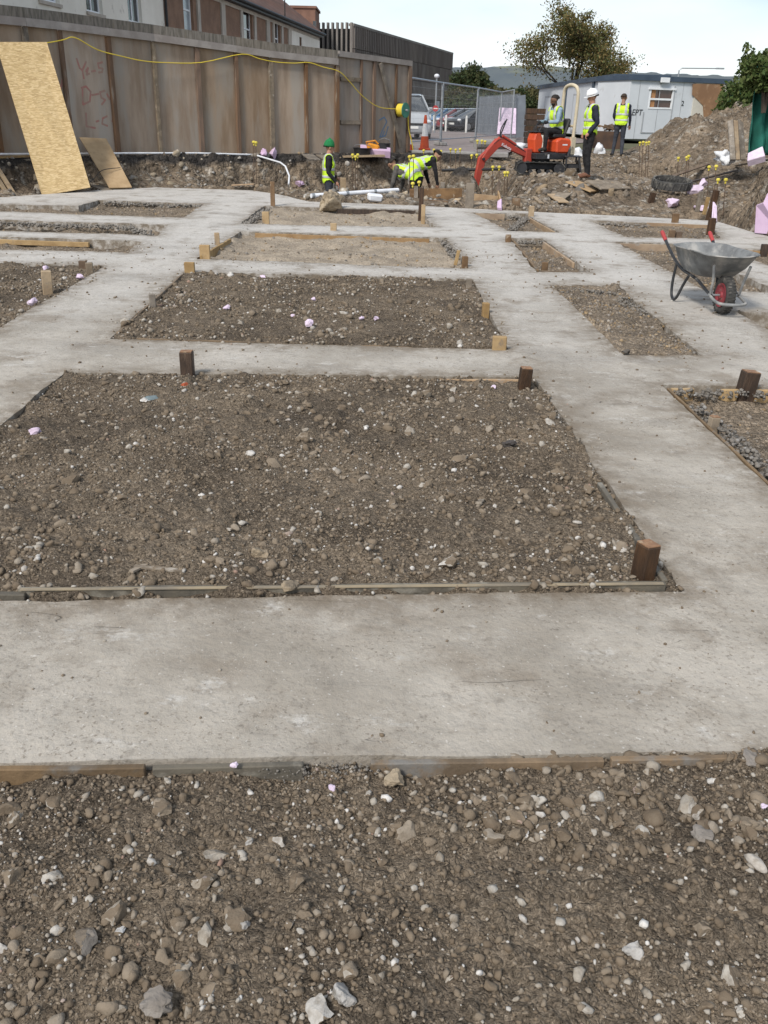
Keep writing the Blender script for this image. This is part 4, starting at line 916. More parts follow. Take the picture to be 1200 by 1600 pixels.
def text_mesh(body, size, mat, M, ext=0.004, shear=0.0):
    cu = bpy.data.curves.new('t', 'FONT'); cu.body = body; cu.size = size; cu.extrude = ext; cu.shear = shear; cu.resolution_u = 3
    ob = bpy.data.objects.new('t', cu); COL.objects.link(ob); bpy.context.view_layer.update()
    me = bpy.data.meshes.new_from_object(ob.evaluated_get(bpy.context.evaluated_depsgraph_get())); bpy.data.objects.remove(ob); me.transform(M); me.materials.clear(); me.materials.append(mat); return me
def plane_matrix(pl, s_, z_, o_):
    p = pl.p(s_, z_, o_); M = Matrix.Identity(4)
    for i in range(3): M[i][0], M[i][1], M[i][2], M[i][3] = pl.d[i], (0, 0, 1)[i], pl.n[i], p[i]
    return M
cab = empty('site_cabin', KF.p(KF.L / 2, kbot, -1.3)); inv = Matrix.Translation(-cab.location)
def cput(mb, nm, mt=None, par=None):
    me = mb if isinstance(mb, bpy.types.Mesh) else mb.mesh(nm, mt)
    me.transform(inv); return link(nm, me, par or cab)
w0, wz1 = KF.hit(1016, 139); w1, wz0 = KF.hit(1049, 171)
me = wall_with_openings(KF, 0, KF.L, kbot, ktop - .2, [(w0, w1, wz0, wz1)], -0.08, 0.0); me.materials.clear(); me.materials.append(CABW); cput(me, 'wall')
cput(KF.box(MB(), 0, .08, kbot, ktop - .2, -2.6, -.08), 'side_wall', CABW); cput(KF.box(MB(), KF.L - .08, KF.L, kbot, ktop - .2, -2.6, -.08), 'side_wall', CABW); cput(KF.box(MB(), .08, KF.L - .08, kbot, ktop - .2, -2.6, -2.52), 'back_wall', CABW)
cput(KF.box(MB(), -.06, KF.L + .05, ktop - .2, ktop, -2.7, .1), 'roof', FASCIA)
wn = empty('window', (0, 0, 0), parent=cab)
mb = MB(); KF.box(mb, w0, w0 + .07, wz0, wz1, -.06, .02); KF.box(mb, w1 - .07, w1, wz0, wz1, -.06, .02); KF.box(mb, w0 + .07, w1 - .07, wz0, wz0 + .07, -.06, .02); KF.box(mb, w0 - .08, w1 + .08, wz1 - .02, wz1 + .07, -.03, .06)
zc = (wz0 + wz1) / 2; KF.box(mb, w0 + .07, w1 - .07, zc - .04, zc + .04, -.06, .022); cput(mb, 'frame', UPVC, wn)
cput(KF.box(MB(), w0 + .07, w1 - .07, wz0 + .07, zc - .04, -.05, -.04), 'pane', glass('brown_tinted_window', (0.07, 0.035, 0.025)), wn)
cput(KF.box(MB(), w0 + .07, w1 - .07, zc + .04, wz1 - .02, -.05, -.04), 'pane', MATS['brown_tinted_window'], wn)
cput(KF.box(MB(), w0 + .12, w0 + .35, wz0 + .08, wz1 - .03, -.038, -.03), 'board_in_window', PALLET, wn)
d0 = KF.hit(1004, 180)[0]; d1 = KF.hit(1049, 180)[0]; dz1 = KF.hit(1020, 175)[1]; dz0 = KF.hit(1020, 208)[1]
mb = MB()
for a, b, c_, d in ((d0, d0 + .05, dz0, dz1), (d1 - .05, d1, dz0, ktop - .35), (d0 + .05, d1 - .05, dz0, dz0 + .05)): KF.box(mb, a, b, c_, d, .002, .03)
cput(mb, 'panel_trim', pmat('grey_trim', (0.42, 0.44, 0.46), None, 2, 0.6))
for px in (998, 1030, 1066): s_ = KF.hit(px, 150)[0]; cput(KF.box(MB(), s_ - .012, s_ + .012, kbot, ktop - .2, .001, .012), 'sheet_joint', MATS['grey_trim'])
s_, z_ = KF.hit(986, 180); cput(text_mesh('EPT', 0.36, BLACKINK, plane_matrix(KF, s_, z_, .012), .003, .15), 'lettering')
s_, z_ = KF.hit(1064, 165); cput(text_mesh('2', 0.30, BLACKINK, plane_matrix(KF, s_, z_, .016), .003), 'lettering')
s_, z_ = KF.hit(1074, 215); s2 = KF.hit(1131, 215)[0]
cput(KF.box(MB(), s_, s2 + .02, kbot, KF.hit(1100, 129)[1], .004, .05), 'boarded_end', CREAMB)
P = [KF.p(*KF.hit(*q_), .055) for q_ in ((1081, 131), (1129, 131), (1127, 182), (1098, 184), (1097, 165), (1080, 148))]; m_ = MB(); m_.prism(P, KF.n, 0, .02); cput(m_, 'plywood_patch', PLYB)
cput(KF.box(MB(), KF.hit(1031, 119)[0], KF.hit(1043, 119)[0], ktop - .25, ktop - .05, .1, .22), 'flood_light', UPVC)
tag(cab, 'pale grey site cabin with brown window and EPT painted on its wall', 'cabin')
ltop = ktop - 0.08
for i, (pa, pb, lab) in enumerate(((840, 884, 'farthest pale grey cabin of the row, its end by the autumn tree'), (884, 926, 'middle pale grey cabin of the row behind the excavator'), (926, 957.5, 'pale grey cabin nearest the corner of the row, behind the walking man'))):
    a, b = KL.hit(pa, 170)[0], KL.hit(pb, 170)[0]
    e_ = empty('row_cabin', KL.p((a + b) / 2, kbot, -1.4)); iv = Matrix.Translation(-e_.location)
    def rput(mb, nm, mt): me = mb.mesh(nm, mt); me.transform(iv); return link(nm, me, e_)
    rput(KL.box(MB(), a + .03, b - .03, kbot, ltop, -2.5, 0), 'wall', CABW)
    rput(KL.box(MB(), a, b, ltop, ltop + .22, -2.6, .12), 'roof', FASCIA)
    rput(KL.box(MB(), b - .42, b - .03, kbot, ltop, .002, .07), 'corner_post', FASCIA)
    L_ = b - a
    rput(KL.box(MB(), a + L_ * .28, a + L_ * .52, kbot + .1, kbot + 2.05, .002, .04), 'door', MATS['grey_trim'])
    rput(KL.box(MB(), a + L_ * .31, a + L_ * .49, kbot + .2, kbot + 1.95, .042, .05), 'door_leaf', CABW)
    tag(e_, lab, 'cabin')
# street lamp with a long arm behind the cabins
lp = aty(1060, 118, 90); la = aty(1120, 107, 90); lt = aty(1060, 106, 90)
t = empty('street_lamp', (lp.x, 90, STREET)); mb = MB(); mb.tube([(0, 0, 0), (0, 0, lt.z - STREET - .2), (0.25, 0, lt.z - STREET)], [.09, .06, .06], 8); link('column', mb.mesh('column', STEEL), t)
mb = MB(); mb.tube([(0.2, 0, lt.z - STREET - .02), (la.x - lp.x, 0, la.z - STREET)], .05, 6); link('arm', mb.mesh('arm', STEEL), t)
mb = MB(); mb.box((la.x - lp.x + .3, 0, la.z - STREET), (.7, .25, .12)); link('lamp_head', mb.mesh('lamp_head', STEEL), t)
tag(t, 'thin street lamp with a long level arm above the cabin roof', 'street lamp')

# ------------------------------------------------------------------ plywood hoarding
PLY = pmat('weathered_grey_brown_plywood', (0.345, 0.275, 0.213), (0.25, 0.187, 0.136), 1.3, 0.9, bump=0.25, bscale=25, stretch=(2.6, 2.6, 0.5), c3=(0.315, 0.28, 0.24), s3=0.9, w3=(0.45, 0.68), rnd=0.2)
POSTM = pmat('rusty_brown_post', (0.18, 0.105, 0.062), (0.125, 0.082, 0.055), 3, 0.9, bump=0.4, bscale=25, stretch=(3, 3, .5), c3=(0.30, 0.25, 0.2), s3=2, w3=(0.55, 0.7), rnd=0.15)
CAPM = pmat('grey_capping_board', (0.31, 0.285, 0.265), (0.24, 0.215, 0.2), 3, 0.9, bump=0.4, bscale=25, rnd=0.08)
MOSS = pmat('mossy_dark_board', (0.20, 0.18, 0.155), (0.105, 0.095, 0.08), 5, 0.95, bump=0.5, bscale=25, stretch=(4, 4, .6), c3=(0.16, 0.14, 0.11), s3=4, rnd=0.1)
REDINK = pmat('faded_red_spray_paint', (0.37, 0.17, 0.145), (0.31, 0.215, 0.175), 7, 0.9)
BLUEINK = pmat('blue_spray_paint', (0.10, 0.17, 0.27), (0.13, 0.17, 0.23), 20, 0.9)
TOPY = {-150: -12, -60: -3, 0: 5, 60: 12, 112: 19, 183: 29.5, 250: 39, 315: 49, 373: 58, 425: 66.5, 478: 73, 525: 79, 585: 87, 637: 95}
FTOP = [aty(px, TOPY[px], Y_).z for px, Y_ in FPX]
fe = empty('hoarding', (-4.0, 24.3, STREET)); fo = fe.location.copy(); finv = Matrix.Translation(-fo)
def fput(mb, nm, mt, par=None, **k): me = mb.mesh(nm, mt, **k); me.transform(finv); return link(nm, me, par or fe)
NG = 11                                          # index of the post where the gate begins
FPL = []
for i in range(NG):
    a, b = FENCE[i], FENCE[i + 1]; pl = Plane2(a, b); FPL.append(pl); m_ = MB(); lo = STREET - 0.06
    P = [pl.p(.01, lo), pl.p(pl.L - .01, lo), pl.p(pl.L - .01, FTOP[i + 1] - .12), pl.p(.01, FTOP[i] - .12)]
    m_.prism(P, pl.n, -.009, .009); fput(m_, 'plywood_sheet', PLY)
    m_ = MB(); P = [pl.p(-.0, FTOP[i] - .34), pl.p(pl.L, FTOP[i + 1] - .34), pl.p(pl.L, FTOP[i + 1] - .19), pl.p(0, FTOP[i] - .19)]; m_.prism(P, pl.n, .105, .14); fput(m_, 'face_board', CAPM)
    m_ = MB(); P = [pl.p(-.0, FTOP[i] - .185), pl.p(pl.L, FTOP[i + 1] - .185), pl.p(pl.L, FTOP[i + 1]), pl.p(0, FTOP[i])]; m_.prism(P, pl.n, .05, .10); fput(m_, 'capping_board', MOSS)
for i in range(NG + 1):
    a = Vector((FENCE[i][0], FENCE[i][1], 0)); n_ = FPL[min(i, NG - 1)].n; d_ = FPL[min(i, NG - 1)].d
    m_ = MB(); c_ = a + n_ * .056; wv = .11 if i % 2 else .08
    m_.box((c_.x, c_.y, (STREET - .15 + FTOP[i] - .35) / 2), (wv, .09, FTOP[i] - .2 - STREET), Matrix(((d_.x, n_.x, 0), (d_.y, n_.y, 0), (0, 0, 1))).to_3x3()); fput(m_, 'post', POSTM if i % 3 else GREYWOOD, bevel=.004)
STAIN = pmat('dark_rain_stain', (0.115, 0.09, 0.07), (0.165, 0.13, 0.10), 3, .95)
tag(fe, 'long weathered plywood hoarding with timber posts along the back of the site', 'hoarding')
def scrawl(pl, strokes, mat, wd, nm, par, pinv, off=.0105):
    m_ = MB()
    for st in strokes:
        pts_ = [pl.hit(*q_) for q_ in st]
        for (s0, z0), (s1, z1) in zip(pts_, pts_[1:]):
            dv = Vector((s1 - s0, z1 - z0)); 
            if dv.length < 1e-4: continue
            nv = Vector((-dv.y, dv.x)).normalized() * wd / 2; ex = dv.normalized() * wd * .3
            m_.prism([pl.p(s0 - ex.x + nv.x, z0 - ex.y + nv.y), pl.p(s0 - ex.x - nv.x, z0 - ex.y - nv.y), pl.p(s1 + ex.x - nv.x, z1 + ex.y - nv.y), pl.p(s1 + ex.x + nv.x, z1 + ex.y + nv.y)], pl.n, off - .006, off + random.uniform(0, .0012))
    me = m_.mesh(nm, mat); me.transform(pinv); o_ = link(nm, me, par); o_['kind'] = 'stuff'; return o_
c3 = lambda L_: [(x / 3, y / 3) for x, y in L_]
scrawl(FPL[4], [c3([(358, 275), (372, 318), (385, 330), (402, 290)]), c3([(385, 330), (392, 368)]), c3([(402, 335), (412, 318), (405, 350), (418, 345)]), c3([(428, 335), (445, 332)]), c3([(478, 292), (458, 298), (462, 318), (480, 322), (478, 338), (462, 340)]),
    c3([(385, 415), (388, 490), (420, 475), (424, 430), (402, 405), (380, 412)]), c3([(430, 446), (462, 440)]), c3([(490, 425), (468, 432), (474, 458), (492, 468), (476, 490)]), c3([(500, 440), (512, 465), (522, 438)]), c3([(528, 470), (530, 420), (538, 450), (548, 415), (552, 465)]),
    c3([(402, 530), (404, 592), (445, 600)]), c3([(450, 570), (462, 566)]), c3([(500, 545), (480, 555), (478, 580), (502, 590)]), c3([(525, 570), (528, 530), (545, 560), (550, 515)])], REDINK, .042, 'red_graffiti', fe, finv)
scrawl(FPL[3], [c3([(272, 380), (284, 415), (290, 375)]), c3([(296, 375), (294, 400), (304, 402), (302, 375)]), c3([(310, 370), (326, 372), (314, 388), (328, 385)]), c3([(318, 410), (330, 408), (324, 435), (336, 440)])], REDINK, .042, 'red_graffiti', fe, finv)

# gate leaves at the right end
GP = Plane2(FENCE[NG], FENCE[13]); gt = empty('hoarding_gate', GP.p(GP.L / 2, STREET)); ginv = Matrix.Translation(-gt.location)
def gput(mb, nm, mt, **k): me = mb.mesh(nm, mt, **k); me.transform(ginv); return link(nm, me, gt)
gz = lambda s_: FTOP[NG] + (FTOP[13] - FTOP[NG]) * s_ / GP.L
G_ = lambda px: GP.hit(px, 160)[0]
g0, gm, gA, gB, gL = .03, G_(563), G_(583), G_(617), GP.L
for a, b in ((g0, gA - .01), (gA + .01, gL - .02)):
    m_ = MB(); m_.prism([GP.p(a, STREET - .03), GP.p(b, STREET - .03), GP.p(b, gz(b) - .05), GP.p(a, gz(a) - .05)], GP.n, -.009, .009); gput(m_, 'plywood_sheet', PLY)
for s_, w_ in ((gm, .07), (gA, .10), (gB, .06), (gL - .05, .12)):
    gput(GP.box(MB(), s_ - w_ / 2, s_ + w_ / 2, STREET - .1, gz(s_) - .14, .012, .075 if w_ > .1 else .06), 'stile', POSTM)
m_ = MB(); m_.prism([GP.p(0.05, gz(0) - .135), GP.p(gL, gz(gL) - .135), GP.p(gL, gz(gL)), GP.p(0.05, gz(0))], GP.n, .012, .08); gput(m_, 'top_rail', CAPM)
for py in (124, 191): z_ = GP.hit(545, py)[1]; gput(GP.box(MB(), .13, gm - .036, z_ - .05, z_ + .05, .012, .055), 'rail', GREYWOOD)
(s0, z0), (s1, z1) = GP.hit(591, 99), GP.hit(624, 231); m_ = MB(); m_.beam(GP.p(s0, z0, .09), GP.p(s1, z1, .09), .11, .04, GP.n); gput(m_, 'brace', GREYWOOD)
scrawl(GP, [[(592, 188), (600, 183), (604, 190), (597, 204), (593, 214), (602, 212), (606, 198)], [(596, 214), (600, 205)]], BLUEINK, .04, 'blue_graffiti', gt, ginv)
tag(gt, 'ledged plywood gate with diagonal brace at the right end of the hoarding', 'gate')
# ------------------------------------------------------------------ wire mesh fence panels by the car park
HP_ = [(637, 29.7), (690, 34.0), (745, 39.0), (782, 45.0), (801, 40.6)]
hpts = [aty(px, 180, Y_) for px, Y_ in HP_]
hl = ['galvanised wire mesh fence panel next to the hoarding gate', 'wire mesh fence panel, second from the hoarding gate', 'wire mesh fence panel, third from the gate, before the palisade', 'short wire mesh fence panel turned forward beside the lilac sheet']
for i in range(4):
    pl = Plane2((hpts[i].x, hpts[i].y), (hpts[i + 1].x, hpts[i + 1].y)); t = empty('mesh_fence_panel', pl.p(pl.L / 2, STREET)); iv = Matrix.Translation(-t.location)
    mb = MB(); a, b = .06, pl.L - .06
    mb.tube([pl.p(a, STREET + .02), pl.p(a, STREET + 2.0), pl.p(b, STREET + 2.0), pl.p(b, STREET + .02)], .03, 8); mb.cyl(pl.p(a, STREET + .2), pl.p(b, STREET + .2), .02, n=6)
    me = mb.mesh('frame', STEEL); me.transform(iv); link('frame', me, t)
    mb = MB(); n = int((b - a) / .16)
    for k in range(1, n): s_ = a + (b - a) * k / n; mb.cyl(pl.p(s_, STREET + .2), pl.p(s_, STREET + 2.0), .0028, n=3, caps=False)
    for k in range(1, 8): z_ = STREET + .2 + 1.8 * k / 8; mb.cyl(pl.p(a, z_), pl.p(b, z_), .0028, n=3, caps=False)
    me = mb.mesh('wire_mesh', STEEL, recalc=False); me.transform(iv); o = link('wire_mesh', me, t); o['kind'] = 'stuff'
    for s_ in (a, b):
        mb = MB(); c_ = pl.p(s_, STREET + .065); mb.box(c_, (.22, .6, .12), Matrix.Rotation(0.4, 3, 'Z')); me = mb.mesh('foot_block', KERB, bevel=.02); me.transform(iv); link('foot_block', me, t)
    tag(t, hl[i], 'fence', 'mesh fence panels')
# palisade fence and clutter behind it
PALI = pmat('grey_palisade_steel', (0.20, 0.225, 0.26), (0.15, 0.17, 0.20), 1, 0.6, rnd=.05)
a, b = aty(748, 180, 56), aty(812, 180, 47); pl = Plane2((a.x, a.y), (b.x, b.y)); t = empty('palisade_fence', pl.p(pl.L / 2, STREET)); iv = Matrix.Translation(-t.location)
n = int(pl.L / .17)
for k in range(n):
    s_ = (k + .5) * pl.L / n; m_ = MB(); m_.prism([pl.p(s_ - .045, STREET + .05), pl.p(s_ + .045, STREET + .05), pl.p(s_ + .045, STREET + 1.9), pl.p(s_, STREET + 2.0), pl.p(s_ - .045, STREET + 1.9)], pl.n, .03, .045); me = m_.mesh('pale', PALI); me.transform(iv); link('pale', me, t)
for z_ in (.5, 1.6): m_ = MB(); pl.box(m_, 0, pl.L, STREET + z_, STREET + z_ + .06, -.02, .028); me = m_.mesh('rail', PALI); me.transform(iv); link('rail', me, t)
tag(t, 'grey steel palisade fence running back behind the wire panels', 'fence')
def slab_between(name, label, cat, c4_, th, mat, group=None, parent_loc=None, bevel=0.0):
    """a board given by its four corners (3D), with thickness"""
    P = [Vector(p) for p in c4_]; c_ = sum(P, Vector()) / len(P); n_ = (P[1] - P[0]).cross(P[-1] - P[0]).normalized()
    m_ = MB(); m_.prism([p - c_ for p in P], n_, -th / 2, th / 2); o = m_.build(name, mat, bevel=bevel); o.location = c_
    if label: tag(o, label, cat, group)
    return o
Yp = 44.5; slab_between('insulation_sheet', 'large pale lilac insulation sheet leaning on the palisade fence', 'insulation board', [aty(777, 210, Yp), aty(808, 210, Yp - .6), aty(807, 170, Yp + .5), aty(781, 169, Yp + 1.1)], .08, FOAMPALE)
Yp = 41; slab_between('steel_panel', 'plain blue-grey steel sheet standing upright beside the lilac sheet', 'panel', [aty(806, 215, Yp), aty(822, 214, Yp), aty(821, 148, Yp), aty(807, 150, Yp)], .06, PALI)
# added stand-in for the dark gap left of the cabins: dark crates
t = empty('dark_gap_stack', aty(834, 206, 40)); t.location.z = STREET
for k in range(6): m_ = MB(); m_.box((random.uniform(-.04, .04), 0, .11 + .22 * k), (.75, .6, .2)); link('crate', m_.mesh('crate', DARKWOOD, bevel=.01), t)
tag(t, 'added dark stack of crates behind the excavator, left of the cabins', 'blocks')
# bulk bags
def lumpy(name, label, cat, loc, r, mat, seed, group=None, flat=1.0, amp=.25, sub=3, f=1.4, rz=0.0, up=0.85):
    from mathutils import noise as mn
    bm = bmesh.new(); bmesh.ops.create_icosphere(bm, subdivisions=sub, radius=1)
    for v in bm.verts:
        k = 1 + amp * mn.noise(v.co * f + Vector((seed * 5.1, seed, -seed))) + amp * .5 * mn.noise(v.co * f * 3 + Vector((seed, seed * 2.2, 4)))
        p = v.co * k; v.co = (p.x * r[0], p.y * r[1], max(p.z, -0.6) * r[2])
    me = bpy.data.meshes.new(name); bm.to_mesh(me); bm.free(); me.materials.append(mat); me.polygons.foreach_set('use_smooth', [True] * len(me.polygons))
    o = link(name, me, None, Vector(loc) + Vector((0, 0, r[2] * .55)), (0, 0, rz))
    return tag(o, label, cat, group)
SACK = pmat('dirty_white_woven_sack', (0.52, 0.48, 0.42), (0.40, 0.36, 0.31), 3, 0.9, bump=.4, bscale=14)
lumpy('bulk_bag', 'dusty cream bulk bag standing left of the excavator driver', 'bag', (aty(848, 208, 30).x, 30, .38), (.36, .34, .50), SACK, 3, amp=.55)
WBAG = pmat('white_plastic_bag', (0.72, 0.73, 0.75), (0.58, 0.60, 0.63), 5, 0.5, bump=.5, bscale=12)
lumpy('plastic_bag', 'white plastic bag on the ground between the two standing men', 'bag', (aty(938, 225, 31).x, 31, .45), (.17, .2, .26), WBAG, 5, amp=.8)
lumpy('plastic_bag', 'white plastic bag on the ground behind the excavator seat', 'bag', (aty(905, 222, 30).x, 30, .40), (.28, .2, .2), WBAG, 6, amp=.8)
lumpy('plastic_bag', 'white plastic bag by the feet of the grey steel sheet', 'bag', (aty(800, 222, 33).x, 33, .57), (.35, .25, .14), WBAG, 7, amp=.9)
lumpy('plastic_bag', 'crumpled pale plastic bag caught on the spoil heap beside the leaning planks', 'bag', aty(1131, 238, 24.2) - Vector((0, 0, .2)), (.2, .2, .16), WBAG, 8, amp=.9)
lumpy('plastic_bag', 'second pale plastic bag lower on the spoil heap by the leaning planks', 'bag', aty(1136, 250, 23.8) - Vector((0, 0, .12)), (.13, .15, .13), WBAG, 9, amp=.9)
# brown skip of waste behind the walking man
t = empty('waste_skip', (aty(948, 215, 36).x, 36, .55)); SKIPM = pmat('rusty_dark_skip', (0.06, 0.04, 0.032), (0.10, 0.06, 0.04), 3, .8)
m_ = MB(); m_.prism([(-.4, -.5, 0), (.4, -.5, 0), (.55, -.5, .62), (-.55, -.5, .62)], (0, 1, 0), 0, 1.0); link('body', m_.mesh('body', SKIPM), t)
for k in range(16): m_ = MB(); m_.box((random.uniform(-.4, .4), random.uniform(-.3, .4), .66 + random.uniform(0, .16)), (random.uniform(.15, .5), .08, random.uniform(.04, .1)), Matrix.Rotation(random.uniform(-.5, .5), 3, 'Y') @ Matrix.Rotation(random.uniform(0, 3), 3, 'Z')); link('waste_timber', m_.mesh('waste_timber', BROWNWOOD), t)
tag(t, 'small dark skip heaped with brown waste behind the walking man', 'skip')

# ------------------------------------------------------------------ parked cars
TYRE = pmat('car_tyre', (0.02, 0.02, 0.02), None, 5, .9); RIM = pmat('alloy_rim', (0.35, 0.36, 0.37), None, 5, .4, metallic=.7)
LAMP = pmat('headlamp_glass', (0.62, 0.64, 0.66), (0.5, 0.52, 0.55), 4, .2, spec=.8); PLATE = pmat('white_plate', (.75, .75, .72), None, 3, .5); CARGLASS = glass('car_glass', (0.035, 0.042, 0.05)); TAILR = pmat('red_lamp', (.35, .02, .02), None, 3, .3)
def car(name, label, loc, rz, paint, tall=1.0, long=1.0):
    """nose points along local -Y"""
    t = empty(name, loc, rz); W = .86; Ln = 2.0 * long; H_ = tall
    prof = [(-Ln, .28), (-Ln, .62), (-Ln + .12, .78), (-Ln + 1.0, .95 * H_), (Ln - .15, 1.0 * H_), (Ln, .85 * H_), (Ln, .3), (-Ln + .2, .22)]
    def loft(pr, w_bot, w_top, zlo, zhi):
        V = []; k = len(pr)
        for sx_ in (-1, -.86, .86, 1):
            for (y, z) in pr:
                ins = 1 if abs(sx_) == 1 else 0
                cy = y * (.94 if ins else 1.0); wv = (w_bot + (w_top - w_bot) * (z - zlo) / (zhi - zlo)) * sx_; V.append((wv, cy, zlo + (z - zlo) * (.93 if ins else 1.0)))
        F = []
        for j in range(3):
            for i in range(k): F.append((j * k + i, j * k + (i + 1) % k, (j + 1) * k + (i + 1) % k, (j + 1) * k + i))
        F += [tuple(range(k)), tuple(range(3 * k, 4 * k))]; return V, F
    m_ = MB(); m_.add(*loft(prof, W, W, .2, 1.0)); link('body', m_.mesh('body', paint, smooth=True, bevel=.03), t)
    gh = [(-Ln + .85, .92 * H_), (-Ln + 1.65, 1.42 * H_), (-Ln + 2.0, 1.47 * H_), (Ln - .7, 1.44 * H_), (Ln - .1, 1.0 * H_)]
    m_ = MB(); m_.add(*loft(gh, W * .97, W * .72, .92 * H_, 1.47 * H_)); cabin = link('cabin', m_.mesh('cabin', CARGLASS, smooth=True), t)
    m_ = MB(); m_.add(*loft([(-Ln + 1.62, 1.41 * H_), (-Ln + 2.0, 1.475 * H_), (Ln - .7, 1.447 * H_), (Ln - .6, 1.40 * H_)], W * .76, W * .745, 1.40 * H_, 1.475 * H_)); link('roof', m_.mesh('roof', paint, smooth=True), t)
    for sx_ in (-1, 1):
        m_ = MB()
        for y0, z0, y1, z1 in ((-Ln + .85, .93, -Ln + 1.65, 1.43), (-.05 * long, .97, 0.02 * long, 1.44), (Ln - .1, .98, Ln - .68, 1.43)): m_.beam((sx_ * W * .965, y0, z0 * H_), (sx_ * W * .745, y1, z1 * H_), .06, .05)
        link('pillar', m_.mesh('pillar', paint), t)['kind'] = 'stuff'
        m_ = MB(); m_.sphere((sx_ * (W - .2), -Ln + .06, .70), (.17, .12, .09), 10, 6); link('headlight', m_.mesh('headlight', LAMP, smooth=True), t)
        m_ = MB(); m_.box((sx_ * (W - .12), Ln - .01, .8 * H_), (.18, .06, .25)); link('tail_light', m_.mesh('tail_light', TAILR), t)
        m_ = MB(); m_.box((sx_ * (W + .09), -Ln + 1.15, 1.0 * H_), (.18, .1, .12)); link('mirror', m_.mesh('mirror', paint, bevel=.03), t)
        for y in (-Ln + .72, Ln - .68):
            w_ = empty('wheel', (sx_ * (W - .08), y, .31), parent=t); Q = Matrix.Rotation(math.pi / 2, 3, 'Y')
            m_ = MB(); m_.lathe([(.19, -.1), (.29, -.1), (.31, -.06), (.31, .06), (.29, .1), (.19, .1)], n=18, rot=Q); link('tyre', m_.mesh('tyre', TYRE, smooth=True), w_)
            m_ = MB(); m_.lathe([(.03, -.105), (.19, -.102), (.19, .102), (.03, .105)], n=14, rot=Q); link('rim', m_.mesh('rim', RIM), w_)
    m_ = MB(); m_.box((0, -Ln - .005, .48), (.5, .03, .11)); link('number_plate', m_.mesh('number_plate', PLATE), t)
    m_ = MB(); m_.box((0, -Ln - .003, .60), (.9, .03, .09)); link('grille', m_.mesh('grille', GUTTER), t)
    return tag(t, label, 'car', 'parked cars')
def paint(name, c_): return pmat(name, c_, tuple(v * .9 for v in c_), 2, .28, coat=.6, spec=.5)
P_ = {'black': paint('black_car_paint', (.012, .014, .02)), 'red': paint('red_car_paint', (.28, .015, .02)), 'blue': paint('bright_blue_car_paint', (.03, .16, .36)), 'blue2': paint('pale_blue_car_paint', (.16, .30, .42)), 'silver': paint('silver_car_paint', (.36, .38, .40)), 'grey': paint('grey_car_paint', (.16, .17, .18)), 'dark': paint('dark_grey_car_paint', (.04, .042, .045)), 'dkred': paint('maroon_car_paint', (.13, .02, .025))}
for px, Y_, cn, lab in ((741, 64.5, 'black', 'black hatchback, nearest of the row of cars'), (727, 67, 'red', 'red car in the row, between black and blue cars'), (713, 69.6, 'blue', 'bright blue car in the parked row'), (702, 72.2, 'blue2', 'pale blue car in the row behind the bright blue one'),
        (690, 74.8, 'silver', 'silver car in the middle of the parked row'), (677, 77.6, 'grey', 'grey car near the far end of the parked row'), (660, 82, 'dark', 'dark grey car at the far end of the row, behind the traffic cone'), (768, 66, 'dkred', 'maroon car behind the palisade fence')):
    car('parked_car', lab, (aty(px, 190, Y_).x, Y_, STREET), R(-52), P_[cn], .97)
car('parked_car', 'large silver four by four half hidden by the gate post', (aty(633, 195, 43).x, 43, STREET), R(8), P_['silver'], 1.22, 1.05)
# bollards along the bays
BOLL = pmat('white_bollard', (.68, .68, .66), (.55, .55, .53), 4, .7)
for px, Y_, lab in ((656, 70, 'white bollard left of the tall traffic cone top'), (672, 68, 'white bollard in front of the grey car'), (678, 66, 'white bollard in front of the silver car'), (697, 63, 'white bollard in front of the bright blue car'), (729, 60, 'white bollard in front of the black hatchback')):
    p = aty(px, 190, Y_); m_ = MB(); m_.lathe([(.07, 0), (.07, .9), (.055, .96), (.02, .98)], n=10); o = m_.build('bollard', BOLL, smooth=True, loc=(p.x, Y_, STREET)); tag(o, lab, 'bollard', 'white bollards')
# traffic cones
CORG = pmat('orange_cone_plastic', (0.52, 0.085, 0.03), (0.42, 0.075, 0.035), 6, .6); CWHT = pmat('reflective_white_sleeve', (.68, .68, .68), (.55, .55, .55), 5, .6)
def cone(label, loc, h_):
    t = empty('traffic_cone', loc); r0, r1 = .145 * h_, .035 * h_; rr = lambda f: r0 + (r1 - r0) * f
    m_ = MB(); m_.box((0, 0, .03 * h_), (.36 * h_, .36 * h_, .06 * h_)); link('base', m_.mesh('base', CORG, bevel=.01), t)
    for nm, f0, f1, mt in (('lower_body', 0.0, .36, CORG), ('sleeve', .36, .74, CWHT), ('tip', .74, 1.0, CORG)): m_ = MB(); m_.lathe([(rr(f0), h_ * (.06 + .94 * f0)), (rr(f1), h_ * (.06 + .94 * f1))], n=16); link(nm, m_.mesh(nm, mt, smooth=True), t)
    return tag(t, label, 'traffic cone', 'traffic cones')
p = aty(663, 236, 29.2); cone('tall orange and white traffic cone behind the wire fence', (p.x, 29.2, STREET), .98)
p = aty(640, 236, 28.75); cone('short orange traffic cone at the foot of the gate post', (p.x + .02, 28.75, STREET), .42)
p = aty(663, 200, 52); cone('orange and white traffic cone farther off in the car park', (p.x, 52, STREET), .8)
